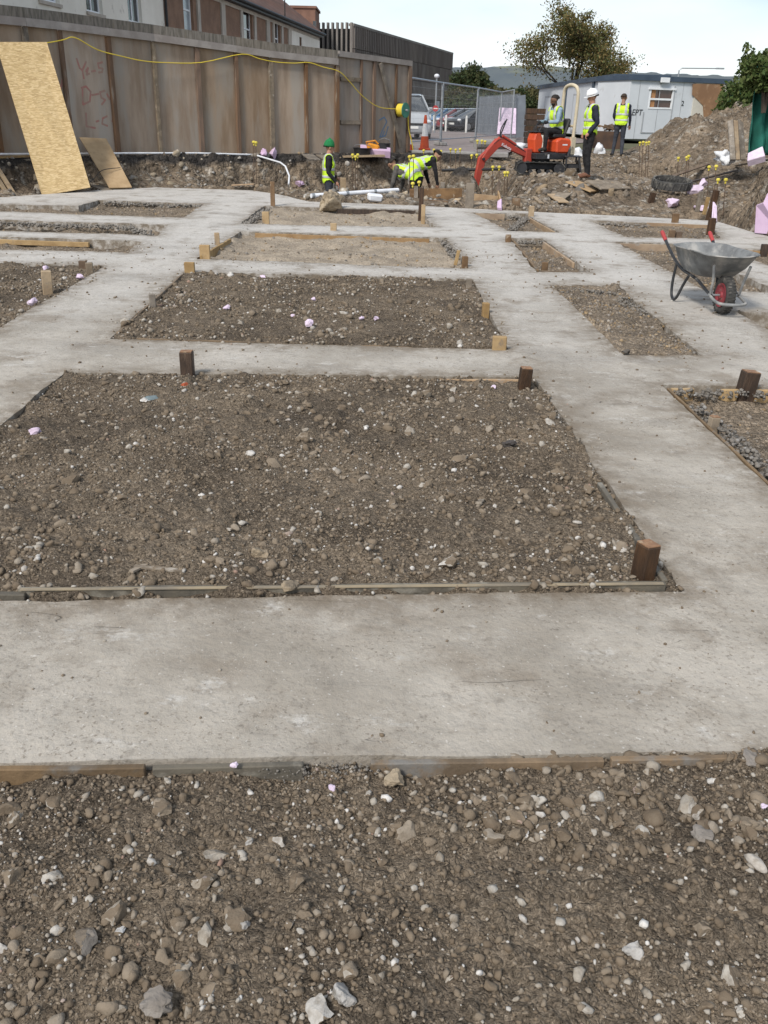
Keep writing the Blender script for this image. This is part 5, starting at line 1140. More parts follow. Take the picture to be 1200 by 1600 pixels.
# no-entry sign on a lamp column in the car park
p = aty(680, 180, 58); t = empty('sign_post', (p.x, 58, STREET)); m_ = MB(); m_.cyl((0, 0, 0), (0, 0, 3.0), .05, n=8); link('column', m_.mesh('column', STEEL), t)
m_ = MB(); m_.sphere((0, 0, 3.06), (.16, .16, .12), 10, 6); link('lamp', m_.mesh('lamp', WHITEPL, smooth=True), t)
m_ = MB(); m_.cyl((0, -.06, 1.32), (0, -.085, 1.32), .17, n=20); link('disc', m_.mesh('disc', pmat('sign_red', (.45, .03, .03), None, 3, .5)), t)
m_ = MB(); m_.box((0, -.09, 1.32), (.24, .012, .06)); link('bar', m_.mesh('bar', PLATE), t); tag(t, 'thin lamp column with a round red and white no-entry sign in the car park', 'sign')

# ------------------------------------------------------------------ cable, reel and pipes along the hoarding
CABLE = pmat('yellow_cable', (.72, .56, .06), (.62, .48, .05), 4, .6)
def on_fence(px, py, off=.16):
    for i in range(len(FPL)):
        s_, z_ = FPL[i].hit(px, py)
        if -.02 <= s_ <= FPL[i].L + .02: return FPL[i].p(s_, z_, off)
    s_, z_ = GP.hit(px, py); return GP.p(s_, z_, off)
def smooth_path(pts_, n=6):
    P = [Vector(p) for p in pts_]; out_ = []
    for i in range(len(P) - 1):
        p0, p1, p2, p3 = P[max(i - 1, 0)], P[i], P[i + 1], P[min(i + 2, len(P) - 1)]
        for k in range(n):
            t = k / n; out_.append(0.5 * ((2 * p1) + (-p0 + p2) * t + (2 * p0 - 5 * p1 + 4 * p2 - p3) * t * t + (-p0 + 3 * p1 - 3 * p2 + p3) * t ** 3))
    return out_ + [P[-1]]
sag = [(40, 70), (72, 66), (92, 62), (110, 59)]; pts_ = [on_fence(*q_) for q_ in sag]
for a, b, c_ in (((110, 59), (145, 78), (183, 88)), ((183, 88), (215, 95), (250, 98)), ((250, 98), (310, 98), (373, 85)), ((373, 85), (400, 92), (425, 97)), ((425, 97), (455, 99), (478, 98)), ((478, 98), (500, 105), (525, 112)), ((525, 112), (540, 128), (560, 150)), ((560, 150), (585, 167), (612, 170))): pts_ += [on_fence(*b), on_fence(*c_)]
m_ = MB(); m_.tube(smooth_path(pts_, 4), .011, 6); tag(m_.build('cable', CABLE), 'yellow cable slung in loops along the hoarding', 'cable')
c_ = on_fence(620, 172, .2); t = empty('cable_reel', c_); Q = Matrix.Rotation(math.pi / 2, 3, 'X') @ Matrix.Rotation(1.0, 3, 'Y')
GRN = pmat('green_reel_plastic', (.06, .24, .17), (.05, .19, .13), 5, .5)
m_ = MB(); m_.lathe([(.05, -.1), (.17, -.1), (.17, .1), (.05, .1)], n=20, rot=Q); link('wound_cable', m_.mesh('wound_cable', CABLE, smooth=True), t)
for s_ in (-.12, .12): m_ = MB(); m_.cyl(Q @ Vector((0, 0, s_ - .012)), Q @ Vector((0, 0, s_ + .012)), .20, n=22); link('flange', m_.mesh('flange', GRN if s_ > 0 else DARKWOOD), t)
m_ = MB(); m_.cyl(Q @ Vector((0, 0, -.2)), Q @ Vector((0, 0, .2)), .03, n=8); link('axle', m_.mesh('axle', STEEL), t); tag(t, 'green and yellow cable reel hung on the gate brace', 'cable reel')
m_ = MB(); m_.tube(smooth_path([on_fence(627, 178, .26), on_fence(629, 200, .24), on_fence(634, 222, .24), on_fence(637, 236, .22)], 5), .016, 6); tag(m_.build('hanging_cable', CABLE), 'loose yellow cable hanging from the reel to the ground', 'cable')
m_ = MB(); pp = [on_fence(-40, 240, .3), on_fence(100, 239.5, .3), on_fence(200, 238.5, .3), on_fence(300, 238.5, .3), on_fence(390, 241, .35)]; pp += [aty(400, 242.5, 24.2), aty(438, 254, 23.9), aty(446, 260, 23.8), aty(452, 275, 23.6), aty(451, 288, 23.3)]
m_.tube(pp, .022, 8); tag(m_.build('conduit_pipe', WHITEPL), 'thin white conduit along the foot of the hoarding, bent down at its end', 'pipe')
a, b = atz(486, 306, .10), atz(622, 297, .16); t = empty('drain_pipe', (a + b) / 2); m_ = MB(); m_.cyl(a - t.location, b - t.location, .042, n=12); link('tube', m_.mesh('tube', WHITEPL, smooth=True), t)
for f in (.02, .4, .72): q_ = a.lerp(b, f) - t.location; dd = (b - a).normalized(); m_ = MB(); m_.cyl(q_ - dd * .03, q_ + dd * .03, .047, n=12); link('tape_band', m_.mesh('tape_band', STEEL), t)
tag(t, 'long white plastic pipe lying across the rubble behind the boulder', 'pipe')
m_ = MB(); m_.box((0, 0, .07), (.26, .16, .14), taper=1.15); p = atz(585, 313, .05); tag(m_.build('plastic_tub', WHITEPL, bevel=.03, loc=(p.x, p.y, .03), rot=(.1, .1, .3)), 'small white plastic tub lying under the white pipe', 'tub')

# ------------------------------------------------------------------ boards leaning against the hoarding
def osb_material():
    mt = bpy.data.materials.new('oriented_strand_board'); mt.use_nodes = True; nt = mt.node_tree; N = nt.nodes; L = nt.links; b = N['Principled BSDF']; b.inputs['Roughness'].default_value = .75
    t = N.new('ShaderNodeTexCoord'); cols = []
    prev = None
    for k, rot in enumerate((.2, 1.0, 1.9, 2.7)):
        mp_ = N.new('ShaderNodeMapping'); mp_.inputs['Rotation'].default_value = (0, rot, rot); mp_.inputs['Scale'].default_value = (9, 9, 42); mp_.inputs['Location'].default_value = (k * 3.3, k, k * 7.7); L.new(t.outputs['Object'], mp_.inputs['Vector'])
        v = N.new('ShaderNodeTexVoronoi'); v.inputs['Scale'].default_value = 1.6; L.new(mp_.outputs[0], v.inputs['Vector'])
        cr = N.new('ShaderNodeValToRGB'); e = cr.color_ramp.elements; e[0].color = (.40, .275, .125, 1); e[1].color = (.66, .50, .28, 1); q_ = e.new(.5); q_.color = (.54, .39, .19, 1)
        s_ = N.new('ShaderNodeSeparateColor'); L.new(v.outputs['Color'], s_.inputs[0]); L.new(s_.outputs[0], cr.inputs['Fac'])
        if prev is None: prev = cr.outputs['Color']
        else:
            x = N.new('ShaderNodeMix'); x.data_type = 'RGBA'; r = N.new('ShaderNodeMath'); r.operation = 'GREATER_THAN'; r.inputs[1].default_value = .6; L.new(s_.outputs[1], r.inputs[0]); L.new(r.outputs[0], x.inputs['Factor']); L.new(prev, x.inputs['A']); L.new(cr.outputs['Color'], x.inputs['B']); prev = x.outputs['Result']
    L.new(prev, b.inputs['Base Color']); return mt
OSB = osb_material()
slab_between('strand_board', 'tall pale strand board leaning against the hoarding at the left', 'board', [aty(66, 306, 18.5), aty(141, 293, 19.1), aty(73, 66, 20.2), aty(-7, 66, 19.5)], .022, OSB)
PLYL = pmat('pale_plywood', (.42, .30, .175), (.34, .235, .13), 1.5, .8, stretch=(3, 3, .5), c3=(.27, .2, .13), s3=3, w3=(.6, .75))
slab_between('plywood_offcut', 'smaller plywood sheet leaning beside the tall strand board', 'board', [aty(171, 294, 19.7), aty(206, 293, 19.95), aty(166, 217, 21.3), aty(124, 215, 21.0)], .02, PLYL)
for i, (x0, y0, x1, y1, Y0, Y1, lab) in enumerate(((4, 308, -30, 258, 18.6, 19.0, 'pale timber length leaning at the far left edge, lowest'), (14, 308, -25, 245, 18.7, 19.1, 'timber length leaning in the far left bundle, middle one'), (24, 307, -12, 250, 18.8, 19.2, 'timber length leaning in the far left bundle, rightmost'))):
    m_ = MB(); m_.beam(aty(x0, y0, Y0), aty(x1, y1, Y1), .09, .045); tag(m_.build('timber_length', TIMBER, bevel=.004), lab, 'timber', 'leaning timber lengths')
for i, (y0, y1, lab, mt) in enumerate(((246, 243, 'timber length lying level beside the tall strand board, upper', TIMBER), (252, 249, 'grey timber length lying level beside the tall strand board, lower', GREYWOOD))):
    m_ = MB(); m_.beam(aty(-40, y0 + 2, 19.1), aty(52, y1, 20.1), .10, .045); tag(m_.build('timber_length', mt, bevel=.004), lab, 'timber')
m_ = MB(); m_.beam(aty(150, 290, 20.0), aty(172, 300, 19.5), .25, .03); tag(m_.build('wood_scrap', GREYWOOD), 'grey wood scrap on the ground at the foot of the plywood sheet', 'wood scrap')
m_ = MB(); m_.tube(smooth_path([aty(112, 301, 19.0), aty(130, 292, 19.1), aty(146, 280, 19.6), aty(160, 266, 20.0), aty(188, 262, 20.4)], 5), .008, 5); tag(m_.build('wire', GUTTER), 'thin dark wire looping across the leaning boards', 'wire')
# ------------------------------------------------------------------ shuttering boards along the plot edges
def edge_board(label, a, b, ztop, h_=.11, th=.028, mat=SHUTTER, group='shuttering boards', wob=.004):
    a = Vector((a[0], a[1], ztop)); b = Vector((b[0], b[1], ztop + random.uniform(-wob, wob))); c_ = (a + b) / 2; n = max(2, int((b - a).length / .18)); d = (b - a).normalized(); sd_ = Vector((-d.y, d.x, 0))
    V = []; F = []
    for i in range(n + 1):
        p = a.lerp(b, i / n) - c_ + sd_ * random.uniform(-wob, wob) * .5 + Vector((0, 0, random.uniform(-wob, wob) * .6))
        V += [p - sd_ * th / 2 + Vector((0, 0, -h_)), p + sd_ * th / 2 + Vector((0, 0, -h_)), p + sd_ * th / 2, p - sd_ * th / 2]
    for i in range(n):
        for k in range(4): F.append((4 * i + k, 4 * i + (k + 1) % 4, 4 * i + 4 + (k + 1) % 4, 4 * i + 4 + k))
    F += [(3, 2, 1, 0), tuple(4 * n + k for k in range(4))]
    m_ = MB(); m_.add(V, F); o = m_.build('shuttering_board', mat, bevel=.003); o.location = c_; return tag(o, label, 'board', group)
fy = lambda x: 1.93 + .061 * x - .026
edge_board('shuttering board along the near edge of the front strip, left length', (-1.7, fy(-1.7)), (-.62, fy(-.62)), .000, .09, .02)
edge_board('grey damp shuttering board of the front strip, second length from the left', (-.60, fy(-.6)), (-.2, fy(-.2)), .000, .09, .02, DAMPBOARD)
edge_board('shuttering board of the front strip, length right of the concrete spill', (-.02, fy(-.02)), (.62, fy(.62)), .002, .09, .02)
edge_board('shuttering board of the front strip, rightmost length', (.64, fy(.64)), (1.8, fy(1.8)), .000, .09, .02, SHUTTER)
edge_board('raised timber edge along the front of the big soil plot, short left length', (-2.0, 2.69), (-1.27, 2.745), .016, .12, .028, DAMPBOARD)
edge_board('long raised timber edge along the front of the big soil plot', (-1.30, 2.762), (1.06, 2.925), .021, .12, .026, DAMPBOARD)
lb_ = bpy.data.objects['shuttering_board.005'] if 'shuttering_board.005' in bpy.data.objects else None
if lb_:
    a_, b_ = Vector((-1.29, 2.752, .0225)) - lb_.location, Vector((1.05, 2.914, .0225)) - lb_.location; m_ = MB(); m_.beam(a_, b_, .016, .0035); link('worn_top_edge', m_.mesh('worn_top_edge', pmat('worn_pale_edge', (.30, .245, .165), (.19, .165, .13), 6, .85)), lb_)
edge_board('timber edge on the right side of the big soil plot, by the rusty topped stump', (1.075, 2.97), (1.035, 3.95), .006, .1, .024, DAMPBOARD)
edge_board('short orange timber edge at the back right of the big soil plot', (.35, 5.735), (.93, 5.765), -.002, .1, .025, ORANGEWOOD)
edge_board('thin timber edge along the left of the right-hand plot', (1.885, 3.2), (1.835, 5.62), .003, .1, .016, SHUTTER)
edge_board('short timber piece at the back left corner of the right-hand plot', (1.87, 5.665), (2.02, 5.668), -.008, .1, .03, TIMBER)
edge_board('timber edge behind the thick stump of the right-hand plot', (2.2, 5.675), (2.75, 5.69), -.008, .1, .03, TIMBER)
edge_board('orange timber edge at the back of the nearer sandy plot', (-1.95, 13.22), (.55, 13.06), -.01, .1, .03, ORANGEWOOD)
edge_board('timber edge at the left of the nearer sandy plot', (-2.235, 10.75), (-2.15, 12.3), .02, .12, .03, TIMBER)
edge_board('dark timber edge at the back of the farther sandy plot', (-1.0, 17.0), (.44, 17.0), -.01, .1, .04, DARKWOOD)
edge_board('timber edge at the left of the narrow plot with the small stump', (1.69, 10.38), (1.735, 13.2), .008, .1, .03, SHUTTER)
edge_board('orange timber edge at the right of the narrow plot with the small stump', (2.235, 11.1), (2.165, 13.0), -.008, .12, .03, ORANGEWOOD)
edge_board('thin timber edge at the front of the narrow plot with the small stump', (1.72, 10.315), (2.24, 10.385), .008, .1, .025, SHUTTER)
edge_board('orange timber edge at the back of the farthest narrow plot', (1.52, 16.8), (2.05, 16.82), -.008, .1, .03, ORANGEWOOD)
edge_board('orange timber edge at the right of the farthest narrow plot', (2.52, 14.25), (2.41, 16.3), -.008, .12, .03, ORANGEWOOD)
edge_board('brown timber edge at the back right plot in front of the rubber track', (4.3, 15.62), (5.3, 15.46), .02, .14, .03, ORANGEWOOD)
edge_board('orange timber edge at the back of the plot behind the wheelbarrow', (3.25, 13.04), (3.95, 12.99), -.008, .1, .03, ORANGEWOOD)
edge_board('orange timber edge right of the wheelbarrow', (4.66, 12.57), (6.2, 12.6), -.004, .12, .03, ORANGEWOOD)
edge_board('long thin timber lying in the narrow trench at the left', (-6.2, 12.12), (-3.95, 11.98), -.03, .06, .05, TIMBER)
edge_board('timber edge on the left of the second soil plot', (-2.19, 9.5), (-2.1, 6.8), .006, .1, .02, SHUTTER)
edge_board('timber edge along the front of the second soil plot', (-1.9, 6.64), (.80, 6.575), .004, .1, .02, SHUTTER)
# rough mortar squeezed over plot edges
def spill(label, pts_, w_, seed):
    x = []; n = len(pts_)
    o = lumpy('mortar_spill', label, 'mortar', (0, 0, 0), (1, 1, 1), SPILL, seed)
    bpy.data.objects.remove(o)
    P = []; R_ = []
    for (a, b) in zip(pts_, pts_[1:]):
        L_ = math.dist(a, b); k = int(L_ / (w_ * .045))
        for i in range(k):
            f = random.random(); P.append((a[0] + (b[0] - a[0]) * f + random.gauss(0, w_ * .3), a[1] + (b[1] - a[1]) * f + random.gauss(0, w_ * .3))); R_.append(w_ * random.uniform(.05, .22))
    P = np.array(P); z = np.maximum(slab_z(P[:, 0], P[:, 1]) - .05 * rng.uniform(0, 1, len(P)), -.09)
    v, f = scatter_mesh(np.c_[P, z - .4 * np.array(R_)], np.array(R_), TINY, .1)
    o = link('mortar_spill', big_mesh('mortar_spill', v, f, SPILL, False)); tag(o, label, 'mortar', kind='stuff')
spill('rough grey mortar along the back of the right-hand plot', [(1.88, 5.62), (2.5, 5.62)], .10, 1)
spill('rough grey mortar along the left of the right-hand plot', [(1.93, 5.3), (1.99, 3.4)], .11, 2)
spill('dark mortar spill on the right edge of the big soil plot', [(1.02, 5.2), (1.06, 4.0)], .05, 3)
spill('dark mortar squeezed out at the front strip edge', [(-.33, 1.88), (.02, 1.90)], .028, 4)
spill('rough mortar at the right edge of the nearer sandy plot', [(.78, 13.0), (.86, 11.4)], .16, 5)
spill('rough mortar at the back of the narrow plot with the small stump', [(1.8, 13.15), (2.2, 13.1)], .12, 6)
spill('rough mortar along the right of the nearest narrow plot', [(1.8, 9.3), (2.3, 9.2), (2.35, 8.0)], .10, 7)
spill('rough mortar around the farthest narrow plot', [(2.1, 16.6), (2.4, 16.4), (1.9, 14.6)], .15, 8)
spill('rough mortar along the left trenches', [(-3.3, 12.7), (-3.9, 13.7), (-6.5, 13.8)], .15, 9)
spill('rough mortar around the far left plot', [(-3.5, 17.1), (-5.3, 17.2)], .18, 10)
spill('rough mortar at the left of the farther sandy plot', [(-2.25, 16.8), (-2.25, 14.5), (-2.1, 13.4)], .15, 11)
spill('rough mortar along the back right plot', [(3.5, 15.7), (4.3, 15.5)], .16, 12)

# ------------------------------------------------------------------ timber stumps and stakes
def stake(px, y0, y1, wpx, mat, label, z0=-.03, ratio=1.0, rz=.1, tilt=0.0, cap=False, name='timber_stump'):
    b = atz(px, y1, z0); zc = (Vector(b) - Vector(CAM)).dot(Vector(_fw)); top = aty(px, y0, b.y); w_ = wpx * zc / FOC; h_ = top.z - b.z
    m_ = MB(); m_.box((0, 0, (h_ - .12) / 2), (w_, w_ * ratio, h_ + .12)); o = m_.build(name, mat, bevel=min(.006, w_ * .08), loc=(b.x, b.y + w_ * ratio / 2, b.z), rot=(0, tilt, rz))
    if cap:
        m_ = MB(); m_.box((0, 0, h_ + .002), (w_ * .9, w_ * ratio * .9, .004)); link('sawn_end', m_.mesh('sawn_end', CUTWOOD), o)
    return tag(o, label, 'timber stump', 'timber stumps and stakes')
stake(1008, 857, 905, 27, DARKWOOD, 'dark stump with a rusty orange top at the front right of the big soil plot', .01, 1.1, .45, .05, True)
stake(292, 551, 589, 20, DARKWOOD, 'dark square stump at the back left of the big soil plot', 0, .8, .0, 0, True)
stake(820, 577, 606, 18, DARKWOOD, 'dark stump at the back right corner of the big soil plot', 0, .9, .1, .05, True)
stake(1166, 583, 623, 25, DARKWOOD, 'thick dark stump at the right edge, in the right-hand plot', -.06, .8, .15, .1, True)
stake(1113, 653, 680, 15, GREYWOOD, 'short grey stump beside the thin timber edge of the right-hand plot', -.05, .8, .2, .05, True)
stake(780, 526, 549, 22, TIMBER, 'pale square stump at the front right corner of the second plot', 0, .4, .0)
stake(759, 474, 490, 10, TIMBER, 'small pale stump on the right edge of the second plot', 0, 1, .2)
stake(733, 436, 447, 9, GREYWOOD, 'small stump at the back right corner of the second plot', 0, .6, .1)
stake(238, 460, 479, 10, GREYWOOD, 'small stump on the left edge of the second plot', 0, .6, .3)
stake(296, 410, 425, 16, TIMBER, 'pale flat stump at the back left corner of the second plot', 0, .4, 0)
stake(73, 424, 459, 15, TIMBER, 'tall pale stump in the left-hand soil plot', -.02, .8, .4, .03)
stake(129, 408, 419, 12, BROWNWOOD, 'low brown stump at the back corner of the left-hand plot', 0, .6, 0)
stake(139, 411, 425, 11, GREYWOOD, 'low grey stump beside the brown one at the left-hand plot corner', 0, .8, .3)
stake(320, 383, 402, 16, TIMBER, 'pale stump at the front left corner of the nearer sandy plot', 0, .4, 0)
stake(339, 364, 383, 8, TIMBER, 'thin pale stump left of the nearer sandy plot', 0, .8, .2)
stake(521, 349, 365, 10, TIMBER, 'pale stump in the middle of the back edge of the nearer sandy plot', -.04, .6, .1)
stake(726, 401, 421, 9, BROWNWOOD, 'brown stump at the front right corner of the nearer sandy plot', -.03, .8, .1)
stake(712, 391, 412, 5, TIMBER, 'thin broken stake right of the nearer sandy plot', -.05, .8, .1, .2)
stake(415, 331, 347, 11, TIMBER, 'pale stump on the left of the farther sandy plot', -.03, .6, 0)
stake(426, 284, 322, 7, BROWNWOOD, 'tall thin brown stake at the back left of the farther sandy plot', 0, 1, .1, 0, name='timber_stake')
stake(657, 293, 337, 6.5, DARKWOOD, 'tall thin dark stake at the back right of the farther sandy plot', 0, 1, .1, .02, name='timber_stake')
stake(661, 320, 341, 6, TIMBER, 'short pale stake beside the tall dark one', 0, 1, .1, 0, name='timber_stake')
stake(851, 410, 425, 9, BROWNWOOD, 'small brown stump at the front of the narrow plot', -.04, .8, .1)
stake(794, 367, 379, 8, BROWNWOOD, 'small stump at the back left of the narrow plot', 0, .8, .1)
stake(830, 322, 338, 8, TIMBER, 'small pale stump at the back right of the farthest narrow plot', 0, .8, .1)
stake(733, 286, 325, 13, GREYWOOD, 'tall grey flat stake standing in front of the excavator bucket', 0, .3, .05, .01, name='timber_stake')
stake(806, 310, 328, 12, BROWNWOOD, 'squat brown stump right of the excavator bucket', .0, .7, .1)
stake(777, 284, 312, 5, BROWNWOOD, 'thin brown stake between the bucket and the spoil', .03, 1, .1, .03, name='timber_stake')
stake(691, 285, 308, 6, GREYWOOD, 'thin grey stake standing in the small spoil heap', .05, 1, .1, .0, name='timber_stake')
stake(1055, 334, 350, 10, BROWNWOOD, 'small brown stump in front of the rubber track', -.02, .6, .1)
stake(1111, 341, 365, 10, DARKWOOD, 'squat dark stump beside the steel mesh', -.02, .8, .2)
stake(1110, 297, 338, 8, DARKWOOD, 'tall leaning dark stake right of the rubber track', .0, 1, .1, .12, name='timber_stake')
stake(1092, 299, 322, 6, GREYWOOD, 'grey stake left of the tall leaning dark one', .0, 1, .1, .08, name='timber_stake')
stake(1103, 308, 326, 5, TIMBER, 'thin pale stake left of the tall leaning dark one', .0, 1, .1, .1, name='timber_stake')
stake(1018, 301, 314, 9, DARKWOOD, 'dark block standing left of the rubber track', .03, .6, .2, .2)
stake(1050, 360, 371, 9, BROWNWOOD, 'low brown block on the plot in front of the rubber track', -.02, .8, .1)
stake(1061, 362, 371, 9, BROWNWOOD, 'second low brown block on the plot in front of the rubber track', -.02, .8, .1)
stake(1195, 382, 395, 10, DARKWOOD, 'dark stump at the right edge behind the wheelbarrow', -.02, .8, .1)
stake(536, 278, 294, 9, TIMBER, 'pale stump beside the man in the green hat', .02, .6, .1)

# formwork boards round the excavated hole
fb = empty('formwork_box', aty(690, 312, 18.7)); fl = fb.location.copy()
def fbb(a, b, w_, h_, mt, up=(0, 0, 1)): m_ = MB(); m_.beam(Vector(a) - fl, Vector(b) - fl, w_, h_, up); link('board', m_.mesh('board', mt, bevel=.004), fb)
fbb(aty(640, 304, 18.9), aty(722, 303, 18.9), .035, .22, BROWNWOOD); fbb(aty(664, 318, 18.4), aty(700, 321, 18.2), .035, .16, BROWNWOOD); fbb(aty(700, 316, 18.3), aty(714, 325, 17.9), .2, .03, GREYWOOD)
fbb(aty(738, 309, 18.6), aty(778, 313, 18.6), .03, .16, ORANGEWOOD); fbb(aty(778, 306, 18.9), aty(783, 326, 18.0), .03, .2, ORANGEWOOD); fbb(aty(650, 291, 18.9), aty(650, 316, 18.8), .08, .06, GREYWOOD, (0, 1, 0)); fbb(aty(716, 311, 18.5), aty(706, 319, 18.2), .12, .03, TIMBER)
tag(fb, 'brown formwork boards around the dug hole in front of the trench workers', 'formwork')
slab_between('foam_wedge', 'small lilac foam wedge at the corner of the formwork boards', 'foam', [atz(777, 326, .02), atz(784, 327, .02), aty(784, 312, 17.6), aty(778, 316, 17.7)], .05, FOAM)
for i, (a, b, w_, mt, lab) in enumerate((((893, 288, 22.6), (932, 303, 20.2), .55, PLYL, 'plywood sheet on the mud at the helmeted man\'s feet, left'), ((938, 287, 22.6), (962, 301, 20.4), .85, GREYWOOD, 'plywood sheet on the mud at the helmeted man\'s feet, right'),
        ((862, 308, 19.2), (880, 321, 17.9), .22, TIMBER, 'pale broken plank on the spoil in front of the excavator'), ((872, 314, 18.5), (882, 306, 19.4), .3, GREYWOOD, 'grey plank lying flat on the spoil in front of the excavator'), ((835, 312, 18.8), (845, 322, 17.8), .08, TIMBER, 'narrow pale plank tipped against the spoil'),
        ((1040, 283, 20.5), (1106, 259, 23.5), .12, BROWNWOOD, 'long brown plank leaning on the spoil heap behind the rubber track'), ((1080, 288, 19.5), (1150, 270, 21.5), .09, DARKWOOD, 'long dark pole lying behind the capped bars'), ((1150, 262, 20.5), (1205, 255, 20.5), .1, GREYWOOD, 'grey plank on top of the right bank by the lilac block'),
        ((363, 294, 21.2), (398, 300, 20.3), .09, ORANGEWOOD, 'orange timber offcut on the concrete beside the capped bars'), ((480, 241, 24.8), (492, 250, 24.2), .3, GREYWOOD, 'grey slab leaning on the trench edge left of the man in the green hat'), ((500, 242, 24.8), (512, 249, 24.3), .25, GREYWOOD, 'second grey slab on the trench edge behind the man in the green hat'))):
    m_ = MB(); p, q_ = (aty(*a), aty(*b)) if a[2] > 24 else (ong(a[0], a[1], .05), ong(b[0], b[1], .05)); m_.beam(p, q_, w_, .028); tag(m_.build('plank', mt, bevel=.004), lab, 'plank', 'loose planks')
for i, (x0, x1, lab, mt) in enumerate(((1137, 1145, 'grey upright plank, left of the three on the spoil heap', GREYWOOD), (1146, 1152, 'pale upright plank, middle of the three on the spoil heap', TIMBER), (1153, 1161, 'grey upright plank, right of the three on the spoil heap', GREYWOOD))):
    slab_between('upright_plank', lab, 'plank', [aty(x0 + 4, 250, 23.4), aty(x1 + 4, 250, 23.4), aty(x1, 187 + 3 * i, 24.2), aty(x0, 190 - 2 * i, 24.2)], .04, mt, 'upright planks on the spoil heap')
# green debris netting at the right edge
NET = pmat('green_debris_netting', (0.03, 0.19, 0.15), (0.018, 0.11, 0.085), 2, .8, bump=.3, bscale=60)
def netting(label, px0, px1, Y_, ytop, ybot, sd_):
    n, k_ = 26, 16; V = []; F = []
    for i in range(n + 1):
        f = i / n; w_ = math.sin(f * 17 + sd_) * .16 + math.sin(f * 7 + 2 * sd_) * .2
        for j in range(k_ + 1):
            g_ = j / k_; p = aty(px0[0] + (px1[0] - px0[0]) * f + ((px0[1] - px0[0]) * (1 - f) + (px1[1] - px1[0]) * f) * g_, ytop + (ybot - ytop) * g_, Y_); V.append(p + Vector((0, w_ * (.3 + g_) + .03 * math.sin(j + i), 0)))
    for i in range(n):
        for j in range(k_): a = i * (k_ + 1) + j; F.append((a, a + k_ + 1, a + k_ + 2, a + 1))
    m_ = MB(); m_.add(V, F); me = m_.mesh('netting', NET, smooth=True); o = link('netting', me); sm = o.modifiers.new('thickness', 'SOLIDIFY'); sm.thickness = .012; return tag(o, label, 'netting')
netting('green debris netting draped at the right edge below the bush', (1182, 1170), (1235, 1240), 22.6, 96, 243, 0)
c = aty(1196, 100, 22.4); bush('ivy_bush', 'ivy spilling over the top of the green netting at the right edge', (c.x + .15, 22.4, 2.2), .62, .5, .42, 2600, HEDGE, .06, 36)
netting('strip of green netting farther back, beside the plywood patched cabin end', (1136, 1136), (1160, 1158), 33, 140, 190, 2)

# ------------------------------------------------------------------ capped starter bars
def bar(px, y0, y1, Y_, label, group, capd=1.0):
    a = aty(px, y0, Y_); b = aty(px + random.uniform(-.6, .6), y1, Y_); t = empty('starter_bar', b); m_ = MB(); m_.cyl((0, 0, -.3), a - b, .009, n=5); link('bar', m_.mesh('bar', RUST), t)
    m_ = MB(); h_ = a - b; m_.lathe([(.016, -.06), (.02, -.01), (.042 * capd, 0), (.04 * capd, .028), (.02, .045)], c=h_, n=10); link('cap', m_.mesh('cap', YELLOW, smooth=True), t); return tag(t, label, 'rebar', group)
for lab, grp, lst in (('thin capped steel bar beside the bent white conduit', 'bars by the conduit', [(396.5, 223, 292, 22.6), (400, 224, 292, 22.4)]),
    ('yellow capped bar in the trench right of the green-hatted man', 'bars in mid trench', [(551, 243, 288, 23), (555.5, 246, 290, 22.8), (559, 243, 288, 23.2)]),
    ('yellow capped steel bar right beside the two bending men', 'bars by bending men', [(640, 246, 300, 20.6), (646, 245, 298, 20.8), (645, 288, 304, 19.2), (655, 286, 304, 19.3)]),
    ('yellow capped bar on the far trench edge before the tall cone', 'bars by the cone', [(662, 236, 250, 27.0), (678, 235, 252, 27.0), (689, 237, 256, 26.8)]),
    ('yellow capped bar on the far trench edge left of the excavator arm', 'bars left of arm', [(704, 234, 262, 26.6), (712, 235, 262, 26.6), (719, 234, 262, 26.5), (746, 221, 246, 27), (753, 221, 246, 27), (758, 222, 246, 27), (737, 244, 270, 24.5), (745, 243, 270, 24.5)]),
    ('yellow capped bar in front of the excavator boom', 'bars under the boom', [(770, 262, 292, 22), (780, 262, 292, 22), (789, 271, 300, 20.2), (793, 271, 302, 20.4)]),
    ('thin capped bar in the hollow right of the walking man', 'bars in the hollow', [(1000, 224, 262, 26.6), (1005, 223, 262, 26.4), (1010, 224, 262, 26.6), (1014, 223, 262, 26.2)]),
    ('thin yellow capped bar behind the rubber track', 'bars behind the track', [(1060, 248, 285, 23.6), (1076, 245, 288, 23.2), (1073, 247, 286, 23.4)]),
    ('thin yellow capped bar in front of the right bank', 'bars by the right bank', [(1108, 262, 300, 20.6), (1119, 261, 300, 20.4), (1122, 282, 312, 19), (1134, 282, 312, 18.8)])):
    lst = sorted(lst)
    for i_, q_ in enumerate(lst): bar(*q_, ('leftmost ' if i_ == 0 else 'rightmost ' if i_ == len(lst) - 1 else ('second', 'third', 'fourth', 'fifth', 'sixth', 'seventh')[i_ - 1] + ' from left, ') + lab, grp)
# steel mesh in the pit at the right
t = empty('rebar_mesh', (6.2, 15.6, -.22))
for k in range(9): m_ = MB(); m_.cyl((-.45, -.9 + k * .2, .02), (.5, -.9 + k * .2 + .05, .03), .008, n=5); link('bar', m_.mesh('bar', RUST), t)
for k in range(6): m_ = MB(); m_.cyl((-.42 + k * .17, -1.0, .035), (-.38 + k * .17, .95, .04), .008, n=5); link('bar', m_.mesh('bar', RUST), t)
tag(t, 'rusty steel reinforcing mesh lying in the pit at the right', 'rebar mesh')

